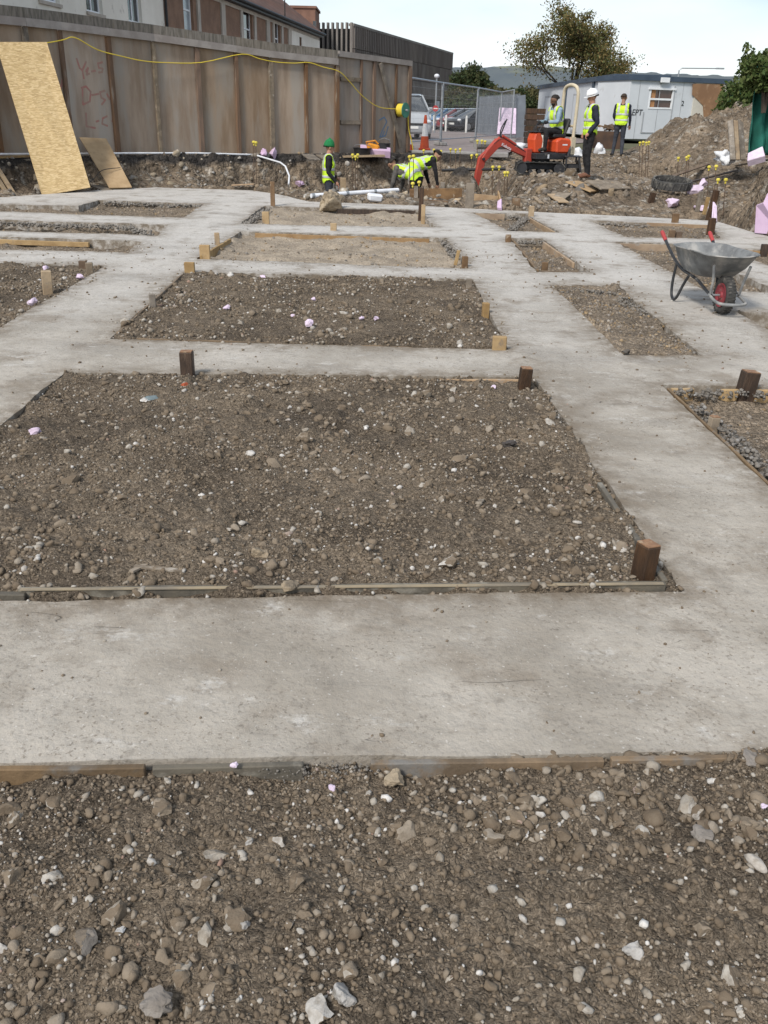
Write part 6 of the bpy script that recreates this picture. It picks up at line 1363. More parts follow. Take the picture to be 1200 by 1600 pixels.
# ------------------------------------------------------------------ lilac insulation pieces
def foam_piece(label, px, py, z_, r, seed, mat=FOAM, group=None, amp=.5): 
    p = atz(px, py, z_) if py > 335 else ong(px, py); z_ = z_ if py > 335 else p.z; V, F = rock_variant(3, seed, .35, .8); V = V / np.abs(V).max(0) * np.array(r)
    me = big_mesh('foam_piece', V, F, mat, True); me.set_sharp_from_angle(angle=R(18)); return tag(link('foam_piece', me, None, (p.x, p.y, z_ + .5 * r[2]), (0, 0, seed * 1.7)), label, 'foam', group)
def foam_slab(label, pts_, th, mat=FOAM): return slab_between('foam_slab', label, 'foam', pts_, th, mat, bevel=.01)
foam_slab('large lilac foam board standing at the right edge beyond the wheelbarrow', [aty(1180, 364, 14.6), aty(1225, 368, 14.2), aty(1225, 292, 14.2), aty(1200, 302, 14.4), aty(1194, 316, 14.4), aty(1183, 320, 14.6)], .06)
foam_slab('lilac foam block on top of the right bank by the netting', [aty(1168, 256, 20.2), aty(1196, 248, 20.1), aty(1192, 233, 20.3), aty(1169, 244, 20.4)], .16, FOAMPALE)
foam_slab('long lilac foam strip lying on the trench edge behind the hoarding gate', [aty(563, 238, 26.3), aty(610, 242, 26.2), aty(610, 236.5, 26.5), aty(563, 231, 26.6)], .2)
foam_slab('thin upright lilac foam sheet right of the tall leaning stake', [aty(1113, 350, 16.2), aty(1119, 345, 16.1), aty(1119, 322, 16.4), aty(1115, 315, 16.5)], .05, FOAMPALE)
foam_piece('pale lilac foam lump in front of the rubber track', 1050, 321, .04, (.32, .16, .13), 21, FOAMPALE)
foam_piece('pale lilac foam fragment right of the rubber track', 1087, 302, .06, (.22, .14, .12), 22, FOAMPALE)
foam_piece('small pale foam fragment behind the rubber track, by the capped bars', 1098, 292, .15, (.12, .1, .12), 23, FOAMPALE)
foam_piece('broken pale foam pieces left of the squat dark stump', 1095, 330, .0, (.2, .12, .07), 24, FOAMPALE)
foam_piece('crumpled lilac foam sheet on the trench edge by the hoarding', 427, 247, .45, (.24, .1, .16), 25, FOAM, amp=.9)
foam_piece('smaller lilac foam scrap left of the crumpled one by the hoarding', 413, 245, .45, (.1, .1, .12), 26, FOAM, amp=.9)
foam_piece('flat lilac foam piece in front of the trench, left of the green-hatted man', 468, 290, .03, (.17, .12, .09), 27, FOAM)
for k, (px, py, r, lab) in enumerate(((483, 508, .05, 'largest pale lilac foam crumb on the second soil plot'), (354, 482, .035, 'lilac foam crumb at the left of the second soil plot'), (457, 494, .022, 'tiny lilac foam crumb left of the largest one'), (565, 499, .026, 'lilac foam crumb at the middle right of the second soil plot'), (588, 499, .026, 'second lilac crumb at the middle right of the second soil plot'),
        (490, 469, .03, 'pink foam shard at the middle of the second soil plot'), (410, 437, .045, 'white lump at the back of the second soil plot'), (51, 475, .055, 'lilac foam crumb beside the tall pale stump'), (126, 434, .045, 'pale foam crumb by the low stumps'), (72, 421, .04, 'pale foam crumb behind the tall pale stump'),
        (55, 677, .035, 'white crumb at the left edge of the big soil plot'), (771, 607, .022, 'lilac crumb beside the back right stump of the big plot'), (365, 1197, .013, 'lilac foam crumb in the foreground below the strip edge'), (518, 1233, .012, 'pale lilac foam crumb in the middle foreground'), (1194, 1262, .012, 'lilac foam crumb at the right edge of the foreground'))):
    foam_piece(lab, px, py, .012 if py > 430 else 0, (r, r * .8, r * .7), 40 + k, FOAMPALE, 'foam crumbs', .7)

# ------------------------------------------------------------------ particular rocks and scraps
def rock(label, px, py, wpx, hfac, mat, seed, z_=0.0, name='rock', amp=.35, dz=0):
    b = atz(px, py, z_); zc = (b - Vector(CAM)).dot(Vector(_fw)); r = wpx * zc / FOC / 2; V, F = rock_variant(4, seed, amp, hfac)
    me = big_mesh(name, V * r / np.abs(V[:, :2]).max(), F, mat, True); me.set_sharp_from_angle(angle=R(22)); return tag(link(name, me, None, (b.x, b.y + r * .5, z_ + r * hfac * .45 + dz), (0, 0, seed)), label, 'rock')
rock('big tan boulder resting on the far concrete strip', 520, 326, 46, .72, TANSTONE, 3, 0, 'boulder', .4)
rock('pale pointed flint at the bottom of the picture', 534, 1582, 50, 1.05, PALESTONE, 5, -.03, dz=.01)
rock('grey pale-topped rock at the bottom left', 242, 1584, 56, .7, pmat('grey_rock', (.25, .225, .20), (.17, .15, .13), 12, .9, bump=.8, bscale=50, c3=(.37, .35, .33), s3=14, w3=(.55, .7)), 6, -.03)
rock('cream rock in the foreground just below the strip edge', 617, 1228, 38, .62, TANSTONE, 7, -.02)
rock('round pale flint at the lower right of the foreground', 988, 1497, 38, .75, PALESTONE, 8, -.03)
rock('brown wedge shaped rock at the lower left of the foreground', 130, 1490, 50, .6, MATS['earth_clods'], 9, -.03)
rock('pale round stone left of centre near the bottom', 382, 1455, 26, .9, PALESTONE, 10, -.03)
rock('grey angular rock at the right edge below the strip', 1178, 1200, 50, .55, MATS['grey_rock'], 11, -.02)
rock('long grey rock at the upper right of the foreground', 1097, 1318, 42, .55, MATS['grey_rock'], 12, -.02)
rock('tan rounded rock near the front of the big soil plot', 408, 874, 32, .7, TANSTONE, 13, .01)
rock('pale orange chalk lump at the front edge of the big soil plot', 455, 925, 34, .6, TANSTONE, 14, .01)
rock('grey round rock at the front left of the big soil plot', 50, 882, 28, .75, MATS['grey_rock'], 15, .01)
rock('dark slate lump in the right half of the big soil plot', 795, 700, 30, .5, pmat('dark_slate', (.06, .052, .048), (.09, .08, .07), 8, .8, bump=.6, bscale=40), 16, .01)
rock('blue-grey slate chip at the back left of the big soil plot', 235, 626, 24, .3, pmat('blue_slate', (.16, .20, .21), (.12, .15, .16), 8, .7), 17, .01)
rock('red brick fragment beside the back left stump', 288, 605, 14, .6, pmat('brick_red', (.36, .09, .04), (.28, .07, .035), 8, .9), 18, .01)
rock('small dark clod on the concrete beside the near narrow plot', 980, 553, 16, .7, MATS['dark_slate'], 19, 0)
for k, (a, b, w_, lab) in enumerate((((210, 885), (290, 892), .018, 'long wood splinter at the front of the big soil plot'), ((205, 893), (232, 880), .02, 'short wood splinter crossing the long one'))):
    p, q_ = atz(*a, .035), atz(*b, .03); m_ = MB(); m_.beam(p, q_, w_, .008); tag(m_.build('wood_splinter', GREYWOOD), lab, 'wood splinter')
# tools on the trench edge
t = empty('cut_off_saw', aty(583, 243, 26.4)); OR = pmat('orange_tool_plastic', (.62, .25, .02), (.5, .2, .02), 5, .5)
m_ = MB(); m_.box((0, 0, .2), (.34, .2, .2), Matrix.Rotation(.2, 3, 'Y')); link('body', m_.mesh('body', OR, bevel=.04), t); m_ = MB(); m_.tube([(-.15, 0, .2), (-.2, 0, .34), (.05, 0, .38), (.15, 0, .28)], .025, 8); link('handle', m_.mesh('handle', OR), t)
m_ = MB(); m_.cyl((.22, -.06, .16), (.22, -.04, .16), .16, n=20); link('disc', m_.mesh('disc', GUTTER), t); tag(t, 'orange cut-off saw on the trench edge by the gate', 'saw')
def bucket(label, px, py, Y_, h_, r): 
    t = empty('bucket', aty(px, py, Y_)); m_ = MB(); m_.lathe([(r * .8, 0), (r, h_), (r * 1.06, h_), (r * 1.06, h_ * .94), (r * .95, h_ * .94), (r * .76, .02)], n=18); link('body', m_.mesh('body', BLACKPL, smooth=True), t)
    m_ = MB(); m_.tube([(-r, 0, h_ * .95), (-r * .8, -.05, h_ * 1.3), (0, -.08, h_ * 1.45), (r * .8, -.05, h_ * 1.3), (r, 0, h_ * .95)], .008, 5); link('handle', m_.mesh('handle', STEEL), t); return tag(t, label, 'bucket', 'black buckets')
bucket('black bucket right of the orange saw on the trench edge', 600, 242, 26.6, .3, .17); bucket('low black tub left of the orange saw on the trench edge', 566, 243, 26.2, .2, .25)
m_ = MB(); p, q_ = aty(533, 244.5, 25.9), aty(600, 243, 26.2); m_.beam(p, q_, .25, .05); tag(m_.build('scaffold_plank', TIMBER), 'pale plank on the trench edge under the buckets and saw', 'plank')
m_ = MB(); p, q_ = aty(690, 266, 23.2), aty(790, 264, 23.2); m_.cyl(p, q_, .035, n=8); tag(m_.build('black_pipe', GUTTER), 'black pipe spanning the trench behind the small spoil heap', 'pipe')
m_ = MB(); p, q_ = aty(743, 231, 27.6), aty(800, 231, 28.2); m_.cyl(p + Vector((0, 0, .1)), q_ + Vector((0, 0, .1)), .14, n=12); tag(m_.build('grey_duct', KERB), 'grey concrete pipe lying before the wire fence', 'pipe')

# ------------------------------------------------------------------ loose rubber track lying flat
c_ = ong(1054, 306); t = empty('rubber_track', (c_.x, c_.y + .35, max(c_.z, float(site_h(c_.x, c_.y + .6))) + .07), .1); m_ = MB(); n = 44; r0, r1, hh = .40, .365, .17
V = []; F = []
for i in range(n):
    th = 2 * math.pi * i / n; ex = 1 + .06 * math.cos(2 * th + .5); cx_, sy_ = math.cos(th) * ex, math.sin(th) * ex; V += [(r0 * cx_, r0 * sy_, 0), (r0 * cx_, r0 * sy_, hh), (r1 * cx_, r1 * sy_, hh), (r1 * cx_, r1 * sy_, 0)]
for i in range(n):
    j = (i + 1) % n
    for k in range(4): F.append((4 * i + k, 4 * i + (k + 1) % 4, 4 * j + (k + 1) % 4, 4 * j + k))
DUSTR = pmat('dusty_grey_rubber', (.085, .083, .08), (.05, .05, .049), 9, .9, c3=(.19, .18, .16), s3=6, w3=(.5, .68))
m_.add(V, F); link('band', m_.mesh('band', DUSTR), t); t.rotation_euler = (R(10), 0, .1)
lug = MB(); lug.box((0, 0, 0), (.02, .028, .05)); lugm = lug.mesh('inner_lug', DUSTR, bevel=.004); tl = MB(); tl.box((0, 0, 0), (.022, .03, .13)); tread = tl.mesh('tread_bar', DUSTR, bevel=.004)
for i in range(30):
    th = 2 * math.pi * i / 30; ex = 1 + .06 * math.cos(2 * th + .5); link('inner_lug', lugm, t, (r1 * .975 * ex * math.cos(th), r1 * .975 * ex * math.sin(th), hh * .55), (0, 0, th)); link('tread_bar', tread, t, (r0 * 1.02 * ex * math.cos(th), r0 * 1.02 * ex * math.sin(th), hh * .5), (.25 * (-1) ** i, 0, th))
tag(t, 'dusty grey rubber track ring lying flat behind the far right plot', 'rubber track')
# ------------------------------------------------------------------ wheelbarrow
GALV = pmat('cement_crusted_galvanised_steel', (0.22, 0.228, 0.23), (0.14, 0.145, 0.148), 7, .8, bump=.3, bscale=35, c3=(0.36, 0.35, 0.33), s3=4, w3=(.48, .66), metallic=0)
BLKSTEEL = pmat('black_steel_tube', (.022, .024, .028), (.04, .042, .045), 9, .45, c3=(.2, .19, .175), s3=9, w3=(.6, .74)); REDGRIP = pmat('red_rubber_grip', (.42, .05, .05), (.34, .05, .05), 8, .55); REDRIM = pmat('red_wheel_rim', (.27, .04, .05), (.19, .035, .045), 9, .6, c3=(.3, .22, .2), s3=12)
wc = atz(1130, 493, 0); wb = empty('wheelbarrow', (wc.x, wc.y + .06, 0.006), R(-176))      # local +Y runs from the handles to the wheel
def wput(mb, nm, mt, par=None, **k): return link(nm, mb.mesh(nm, mt, **k), par or wb)
wh = empty('wheel', (0, 0, .192), parent=wb); Q = Matrix.Rotation(math.pi / 2, 3, 'Y')
mb = MB(); prof = [(.115, -.03), (.135, -.044), (.16, -.048), (.178, -.042), (.189, -.026), (.192, 0), (.189, .026), (.178, .042), (.16, .048), (.135, .044), (.115, .03)]; mb.lathe(prof, n=40, rot=Q); link('tyre', mb.mesh('tyre', RUBBER, smooth=True), wh)
tr = MB(); tr.box((0, 0, 0), (.034, .012, .008)); trm = tr.mesh('tread_block', RUBBER)
for k in range(34):
    a = 2 * math.pi * k / 34
    for s_ in (-.024, .024): link('tread_block', trm, wh, (s_, .1905 * math.cos(a + s_ * 2), .1905 * math.sin(a + s_ * 2)), (a - math.pi / 2, 0, 0))
mb = MB(); mb.lathe([(.016, -.05), (.03, -.05), (.04, -.034), (.09, -.030), (.108, -.045), (.122, -.047), (.122, .047), (.108, .045), (.09, .030), (.04, .034), (.03, .05), (.016, .05)], n=28, rot=Q); link('rim', mb.mesh('rim', REDRIM, smooth=True), wh)
mb = MB(); mb.cyl((-.17, 0, 0), (.17, 0, 0), .011, n=10); link('axle', mb.mesh('axle', STEEL), wh)
for s_ in (-1, 1):
    path = smooth_path([(s_ * .275, -1.24, .655), (s_ * .27, -1.10, .575), (s_ * .245, -.86, .43), (s_ * .215, -.66, .345), (s_ * .18, -.35, .30), (s_ * .15, -.1, .215), (s_ * .145, .03, .185)], 5)
    wput(MB().tube(path[6:], .016, 8), 'rail', BLKSTEEL if s_ > 0 else BLKSTEEL); wput(MB().tube(path[:8], .0165, 8), 'handle', BLKSTEEL, smooth=True)
    d0, d1 = Vector((s_ * .277, -1.275, .675)), Vector((s_ * .271, -1.13, .592)); wput(MB().tube([d0, d0.lerp(d1, .12), d0.lerp(d1, .9), d1], [.018, .024, .021, .019], 12), 'grip', REDGRIP, smooth=True)
    leg = smooth_path([(s_ * .235, -.80, .40), (s_ * .25, -.80, .22), (s_ * .255, -.775, .07), (s_ * .255, -.70, .014), (s_ * .25, -.62, .05), (s_ * .23, -.54, .20), (s_ * .21, -.46, .315), (s_ * .20, -.36, .31)], 5); wput(MB().tube(leg, .015, 8), 'leg', BLKSTEEL, smooth=True)
    wput(MB().tube([(s_ * .15, .0, .19), (s_ * .16, .04, .34), (s_ * .19, .07, .50)], .014, 8), 'front_brace', GALV, smooth=True)
hoop = smooth_path([(-.15, -.02, .195), (-.155, .10, .165), (-.13, .225, .145), (0, .265, .14), (.13, .225, .145), (.155, .10, .165), (.15, -.02, .195)], 6); wput(MB().tube(hoop, .016, 10), 'front_hoop', GALV, smooth=True)
wput(MB().cyl((-.215, -.68, .345), (.215, -.68, .345), .013, n=8), 'cross_bar', BLKSTEEL)
# tray: lofted rounded pan with a rolled rim
def ring(cy, hl, hw_b, hw_f, z_b, z_f, n=44, wav=0.0):
    out_ = []
    for k in range(n):
        t = 2 * math.pi * k / n; c_, s_ = math.cos(t), math.sin(t); e = .55; u = math.copysign(abs(c_) ** e, c_); v_ = math.copysign(abs(s_) ** e, s_); f = (v_ + 1) / 2
        out_.append(Vector((u * (hw_b + (hw_f - hw_b) * f), cy + v_ * hl, z_b + (z_f - z_b) * f + wav * math.sin(3 * t + 1) + wav * .6 * math.sin(7 * t))))
    return out_
outer_r = [ring(-.47, .24, .20, .17, .345, .335), ring(-.46, .29, .235, .20, .355, .35), ring(-.43, .43, .285, .25, .45, .45, wav=.002), ring(-.39, .54, .325, .295, .575, .59, wav=.006), ring(-.385, .565, .345, .315, .59, .605, wav=.006), ring(-.385, .56, .343, .313, .60, .615, wav=.006)]
inner_r = [ring(-.39, .53, .315, .285, .578, .593, wav=.006), ring(-.43, .42, .275, .24, .452, .452, wav=.002), ring(-.46, .28, .225, .19, .365, .36), ring(-.47, .22, .18, .15, .36, .352)]
V = [p for r_ in outer_r + inner_r for p in r_]; n = 44; F = []
for j in range(len(outer_r + inner_r) - 1):
    for k in range(n): F.append((j * n + k, j * n + (k + 1) % n, (j + 1) * n + (k + 1) % n, (j + 1) * n + k))
F += [tuple(reversed(range(n))), tuple(range(len(V) - n, len(V)))]
wput(MB().add(V, F), 'tray', GALV, smooth=True)
wb.scale = (.88, .88, .86)
tag(wb, 'grey cement-crusted wheelbarrow with red grips standing on the concrete', 'wheelbarrow')

# ------------------------------------------------------------------ mini excavator
KOR = pmat('orange_red_machine_paint', (0.62, 0.085, 0.028), (0.52, 0.07, 0.026), 4, .45, c3=(.40, .12, .06), s3=6, w3=(.62, .75)); ARMR = pmat('worn_red_arm_paint', (0.42, 0.06, 0.038), (0.33, 0.05, 0.035), 5, .55, c3=(.22, .09, .065), s3=9, w3=(.58, .72)); CREAM = pmat('cream_roll_bar_paint', (.56, .49, .36), (.48, .42, .31), 4, .55)
BLKM = pmat('black_machine_metal', (.02, .021, .024), (.035, .036, .04), 6, .5, c3=(.12, .11, .10), s3=5, w3=(.6, .74)); SEATM = pmat('black_seat_vinyl', (.018, .018, .02), (.028, .028, .03), 8, .5); CHROME = pmat('bright_ram_rod', (.6, .6, .6), None, 5, .2, metallic=.9)
XY = 24.0; xc = aty(842, 272, XY); XZ = xc.z
ex = empty('mini_excavator', (xc.x, XY, XZ))
def T(rz, off=(0, 0, 0)): return Matrix.Translation(off) @ Matrix.Rotation(rz, 4, 'Z')
MU = T(R(176)); MH = T(R(207), (0, 0, 0))
def xput(mb, nm, mt, M=None, par=None, **k):
    me = mb.mesh(nm, mt, **k)
    if M is not None: me.transform(M)
    return link(nm, me, par or ex)
shoe = MB().box((0, 0, 0), (.05, .19, .018)).mesh('track_shoe', RUBBER); shoe.transform(Matrix.Rotation(R(176), 4, 'Z'))
for s_ in (-1, 1):
    tk = empty('track', MU @ Vector((0, s_ * .27, 0)), parent=ex)
    n = 40; hl, r_ = .46, .15; V = []; F = []; cen = []
    per = 4 * hl + 2 * math.pi * r_
    for i in range(n):
        d = per * i / n
        if d < 2 * hl: x, z, a = -hl + d, 0, 0
        elif d < 2 * hl + math.pi * r_: t_ = (d - 2 * hl) / r_; x, z = hl + r_ * math.sin(t_), r_ - r_ * math.cos(t_)
        elif d < 4 * hl + math.pi * r_: x, z = hl - (d - 2 * hl - math.pi * r_), 2 * r_
        else: t_ = (d - 4 * hl - math.pi * r_) / r_; x, z = -hl - r_ * math.sin(t_), r_ + r_ * math.cos(t_)
        cen.append((x, z))
    for x, z in cen:
        ix, iz = x * .97, r_ + (z - r_) * .86
        V += [(x, -.09, z), (x, .09, z), (ix, .09, iz), (ix, -.09, iz)]
    for i in range(n):
        j = (i + 1) % n
        for k in range(4): F.append((4 * i + k, 4 * i + (k + 1) % 4, 4 * j + (k + 1) % 4, 4 * j + k))
    xput(MB().add(V, F), 'belt', RUBBER, T(R(176)), tk)
    for (x, z) in cen[::2]:
        o = link('track_shoe', shoe, tk, Matrix.Rotation(R(176), 3, 'Z') @ Vector((x * 1.01, 0, r_ + (z - r_) * 1.04)))
        if z > .02 and z < 2 * r_ - .02: o.rotation_euler = (0, math.pi / 2, 0)
    for x, rr in ((-hl, .13), (hl, .13), (-.2, .05), (.02, .05), (.24, .05)): xput(MB().cyl((x, -.07, .15 if rr > .1 else .075), (x, .07, .15 if rr > .1 else .075), rr, n=16), 'roller', BLKM, T(R(176)), tk)
xput(MB().box((0, 0, .19), (.75, .40, .14)), 'undercarriage', BLKM, MU, bevel=.01)
# dozer blade at the rear, arms down
bl = empty('dozer_blade', (0, 0, 0), parent=ex)
xput(MB().prism([(-1.02, -.36, .05), (-1.0, -.36, .20), (-.96, -.36, .34), (-.92, -.36, .34), (-.95, -.36, .18), (-.99, -.36, .05)], (0, 1, 0), 0, .72), 'blade_plate', BLKM, MU, bl)
xput(MB().box((-.78, 0, .44), (.42, .66, .03)), 'blade_step', BLKM, MU, bl, bevel=.006)
for s_ in (-1, 1): xput(MB().beam((-.35, s_ * .2, .2), (-.96, s_ * .2, .22), .05, .08), 'blade_arm', BLKM, MU, bl); xput(MB().beam((-.93, s_ * .3, .3), (-.93, s_ * .3, .44), .04, .04), 'step_leg', BLKM, MU, bl); xput(MB().beam((-.62, s_ * .3, .1), (-.62, s_ * .3, .44), .04, .04), 'step_leg', BLKM, MU, bl)
# slewing house
xput(MB().cyl((0, 0, .26), (0, 0, .36), .24, n=24), 'slew_ring', BLKM, MH)
xput(MB().prism([(.34, -.30, .36), (.34, .30, .36), (.1, .36, .36), (-.5, .36, .36), (-.68, .2, .36), (-.68, -.2, .36), (-.5, -.36, .36), (.1, -.36, .36)], (0, 0, 1), 0, .14), 'deck', BLKM, MH, bevel=.012)
xput(MB().prism([(.10, -.16, .50), (.30, -.16, .50), (.345, -.16, .80), (.30, -.16, .96), (.16, -.16, .98), (.06, -.16, .80)], (0, 1, 0), 0, .32), 'console', KOR, MH, bevel=.03)
xput(MB().prism([(-.26, -.30, .50), (-.24, -.30, .80), (-.36, -.30, .86), (-.66, -.30, .84), (-.74, -.30, .74), (-.74, -.30, .50)], (0, 1, 0), 0, .60), 'engine_cover', KOR, MH, bevel=.04)
xput(MB().prism([(-.58, -.34, .40), (-.62, -.34, .60), (-.68, -.34, .70), (-.79, -.34, .66), (-.80, -.34, .42)], (0, 1, 0), 0, .68), 'counterweight', BLKM, MH, bevel=.03)
st = empty('seat', (0, 0, 0), parent=ex)
xput(MB().box((-.40, 0, .90), (.40, .40, .10)), 'seat_cushion', SEATM, MH, st, bevel=.03); xput(MB().prism([(-.52, -.19, .93), (-.60, -.19, .93), (-.72, -.19, 1.22), (-.70, -.19, 1.30), (-.64, -.19, 1.30)], (0, 1, 0), 0, .38), 'seat_back', SEATM, MH, st, bevel=.03)
# roll-over hoop
hoopp = smooth_path([(-.72, .29, .45), (-.74, .29, 1.0), (-.76, .29, 1.75), (-.75, .25, 1.97), (-.745, .1, 2.05), (-.745, -.1, 2.05), (-.75, -.25, 1.97), (-.76, -.29, 1.75), (-.74, -.29, 1.0), (-.72, -.29, .45)], 5)
rb_ = empty('roll_bar', (0, 0, 0), parent=ex); xput(MB().tube(hoopp, .042, 10), 'hoop', CREAM, MH, rb_, smooth=True); xput(MB().cyl((-.74, -.29, 1.13), (-.74, .29, 1.13), .03, n=8), 'cross_tube', CREAM, MH, rb_); xput(MB().box((-.73, .29, .68), (.12, .1, .4)), 'bracket', CREAM, MH, rb_)
for s_ in (-1, 1):
    lv = empty('control_lever', (0, 0, 0), parent=ex); xput(MB().tube([(.2, s_ * .1, .95), (.13, s_ * .12, 1.10), (.06, s_ * .13, 1.19)], .012, 6), 'stick', BLKM, MH, lv); xput(MB().sphere((.05, s_ * .13, 1.21), (.028, .028, .045), 8, 6), 'knob', BLKM, MH, lv)
    xput(MB().tube([(.26, s_ * .05, .96), (.22, s_ * .05, 1.12)], .01, 6), 'travel_lever', BLKM, MH)
xput(MB().box((.22, 0, .985), (.22, .34, .03)), 'console_top', BLKM, MH, bevel=.01)
xput(MB().box((-.15, 0, .512), (.42, .55, .02)), 'foot_plate', BLKM, MH)
xput(text_mesh('K008', .085, WHITEPL, Matrix.Identity(4), .002, .15) if False else MB().box((-.5, .302, .70), (.15, .004, .03)), 'maker_plate', WHITEPL, MH)
xput(MB().box((.02, .362, .43), (.05, .004, .09)), 'warning_label', WHITEPL, MH)
# boom, dipper and bucket: side profile in the plane of the boom; q(d, z) = point d metres ahead of the pivot
fwd = Matrix.Rotation(R(207), 3, 'Z') @ Vector((1, 0, 0)); side = Vector((-fwd.y, fwd.x, 0)); piv = fwd * .40 + Vector((0, 0, .44))
def q(d, z): return piv + fwd * d + Vector((0, 0, z))
xput(MB().box(piv + Vector((0, 0, .0)), (.2, .16, .32), Matrix.Rotation(R(207), 3, 'Z')), 'swing_post', ARMR, bevel=.02)
boom = empty('boom', (0, 0, 0), parent=ex)
xput(MB().prism([q(.02, -.06), q(.02, .05), q(.42, .215), q(.78, .39), q(.95, .38), q(1.23, .11), q(1.36, -.06), q(1.31, -.15), q(1.22, -.12), q(.90, .17), q(.80, .20), q(.45, .08)], side, -.065, .065), 'boom_beam', ARMR, None, boom, bevel=.012)
dip = empty('dipper', (0, 0, 0), parent=ex)
xput(MB().prism([q(1.14, .03), q(1.28, .08), q(1.42, -.05), q(1.49, -.40), q(1.52, -.80), q(1.42, -.83), q(1.33, -.45), q(1.25, -.17)], side, -.045, .045), 'dipper_beam', ARMR, None, dip, bevel=.01)
xput(MB().cyl(q(1.32, -.08) - side * .08, q(1.32, -.08) + side * .08, .035, n=12), 'pin', BLKM, None, dip)
bk = empty('bucket', (0, 0, 0), parent=ex)
xput(MB().prism([q(1.42, -.78), q(1.54, -.80), q(1.58, -.98), q(1.48, -1.12), q(1.30, -1.14), q(1.18, -1.05), q(1.26, -1.06), q(1.42, -1.04), q(1.49, -.95), q(1.45, -.86)], side, -.15, .15), 'bucket_shell', BLKM, None, bk)
for k in range(4): xput(MB().beam(q(1.19, -1.05) + side * (-.13 + .087 * k), q(1.12, -.99) + side * (-.13 + .087 * k), .03, .03), 'tooth', STEEL, None, bk)
def ram(a, b, r_, f, nm):
    rm = empty(nm, (0, 0, 0), parent=ex); m_ = a.lerp(b, f); xput(MB().cyl(a, m_, r_, n=10), 'barrel', ARMR, None, rm, smooth=True); xput(MB().cyl(m_, b, r_ * .55, n=8), 'rod', CHROME, None, rm)
ram(q(.78, .44), q(.12, .12), .034, .62, 'boom_ram'); ram(q(.86, .40), q(1.22, .10), .034, .6, 'dipper_ram'); ram(q(1.26, .02) + side * 0, q(1.44, -.70), .028, .6, 'bucket_ram')
xput(MB().tube(smooth_path([q(.78, .36), q(.85, .50), q(.82, .62), q(.72, .78)], 5), .014, 6), 'hose_guard', BLKM, None, boom); xput(MB().tube([q(.88, .36), q(.68, .82)], .016, 6), 'guard_bar', BLKM, None, boom)
for s_ in (-.062, .062): xput(MB().tube(smooth_path([q(.1, .08) + side * s_, q(.45, .24) + side * s_, q(.8, .38) + side * s_, q(1.05, .26) + side * s_], 5), .009, 5), 'hydraulic_hose', BLKM, None, boom)
tm = text_mesh('Kubota', .105, WHITEPL, Matrix.Identity(4), .002)
M = Matrix.Identity(4); dd = (q(.48, .12) - q(.86, .27)); dd.normalize(); nn = side.copy() if side.y < 0 else -side; upv = nn.cross(dd); o_ = q(.84, .225) + nn * .068
for i in range(3): M[i][0], M[i][1], M[i][2], M[i][3] = dd[i], upv[i], nn[i], o_[i]
tm.transform(M); link('lettering', tm, boom)
tag(ex, 'small orange mini excavator with red arm and cream roll bar on the spoil', 'excavator')

# ------------------------------------------------------------------ people
SKIN = pmat('light_brown_skin', (.36, .21, .14), (.31, .175, .115), 9, .6); SKIN2 = pmat('brown_skin', (.17, .095, .062), (.14, .078, .05), 9, .6); SKIN3 = pmat('reddish_skin', (.46, .25, .18), (.40, .21, .15), 9, .6)
NAVY = pmat('navy_cloth', (.016, .019, .032), (.026, .03, .045), 7, .9, bump=.4, bscale=18); BLKCL = pmat('black_cloth', (.014, .014, .016), (.024, .024, .026), 7, .9, bump=.4, bscale=18); DENIM = pmat('dark_blue_grey_trousers', (.035, .04, .052), (.05, .055, .068), 7, .9, bump=.4, bscale=18); PALEBLUE = pmat('pale_blue_hoodie', (.25, .34, .42), (.20, .28, .36), 7, .9, bump=.4, bscale=18)
BOOT = pmat('brown_work_boot', (.20, .09, .05), (.14, .065, .04), 8, .7); BLKBOOT = pmat('black_boot', (.018, .017, .016), (.04, .035, .03), 8, .7); HAIRD = pmat('dark_hair', (.014, .011, .009), (.025, .02, .017), 30, .7, bump=.5, bscale=60); HAIRB = pmat('brown_hair', (.05, .032, .022), (.035, .024, .017), 30, .7, bump=.5, bscale=60)
HIVIS = pmat('fluorescent_yellow_vest', (.56, .82, .045), (.50, .74, .04), 5, .75, bump=.3, bscale=14); REFL = pmat('silver_reflective_tape', (.52, .54, .55), (.44, .46, .47), 6, .45); EYE = pmat('eye', (.01, .01, .01), None, 4, .3); HELM = pmat('white_hard_hat', (.80, .81, .82), (.74, .75, .76), 4, .35); GREENKN = pmat('green_knit', (.02, .20, .07), (.015, .15, .05), 20, .95, bump=.8, bscale=50); GLOVE = pmat('dark_glove', (.02, .02, .022), None, 6, .8)
V_ = Vector
def stand():
    J = dict(pelvis=V_((0, 0, .95)), waist=V_((0, 0, 1.10)), chest=V_((0, .01, 1.30)), neck=V_((0, .0, 1.49)), head=V_((0, .035, 1.645)))
    for s_, k in ((-1, 'l'), (1, 'r')):
        J['sh_' + k] = V_((s_ * .185, 0, 1.42)); J['el_' + k] = V_((s_ * .235, -.03, 1.14)); J['wr_' + k] = V_((s_ * .235, .06, .90)); J['hip_' + k] = V_((s_ * .09, 0, .93)); J['kn_' + k] = V_((s_ * .10, .03, .51)); J['an_' + k] = V_((s_ * .10, -.02, .09)); J['toe_' + k] = J['an_' + k] + V_((s_ * .03, .17, -.05))
    return J
UPPER = ('waist', 'chest', 'neck', 'head', 'sh_l', 'sh_r', 'el_l', 'el_r', 'wr_l', 'wr_r')
def bend(J, ang, axis='X', keys=UPPER, about='pelvis'):
    M = Matrix.Rotation(ang, 3, axis); c_ = J[about].copy()
    for k in keys:
        f = .5 if k == 'waist' else 1.0; J[k] = c_ + (Matrix.Rotation(ang * f, 3, axis) @ (J[k] - c_))
    return J
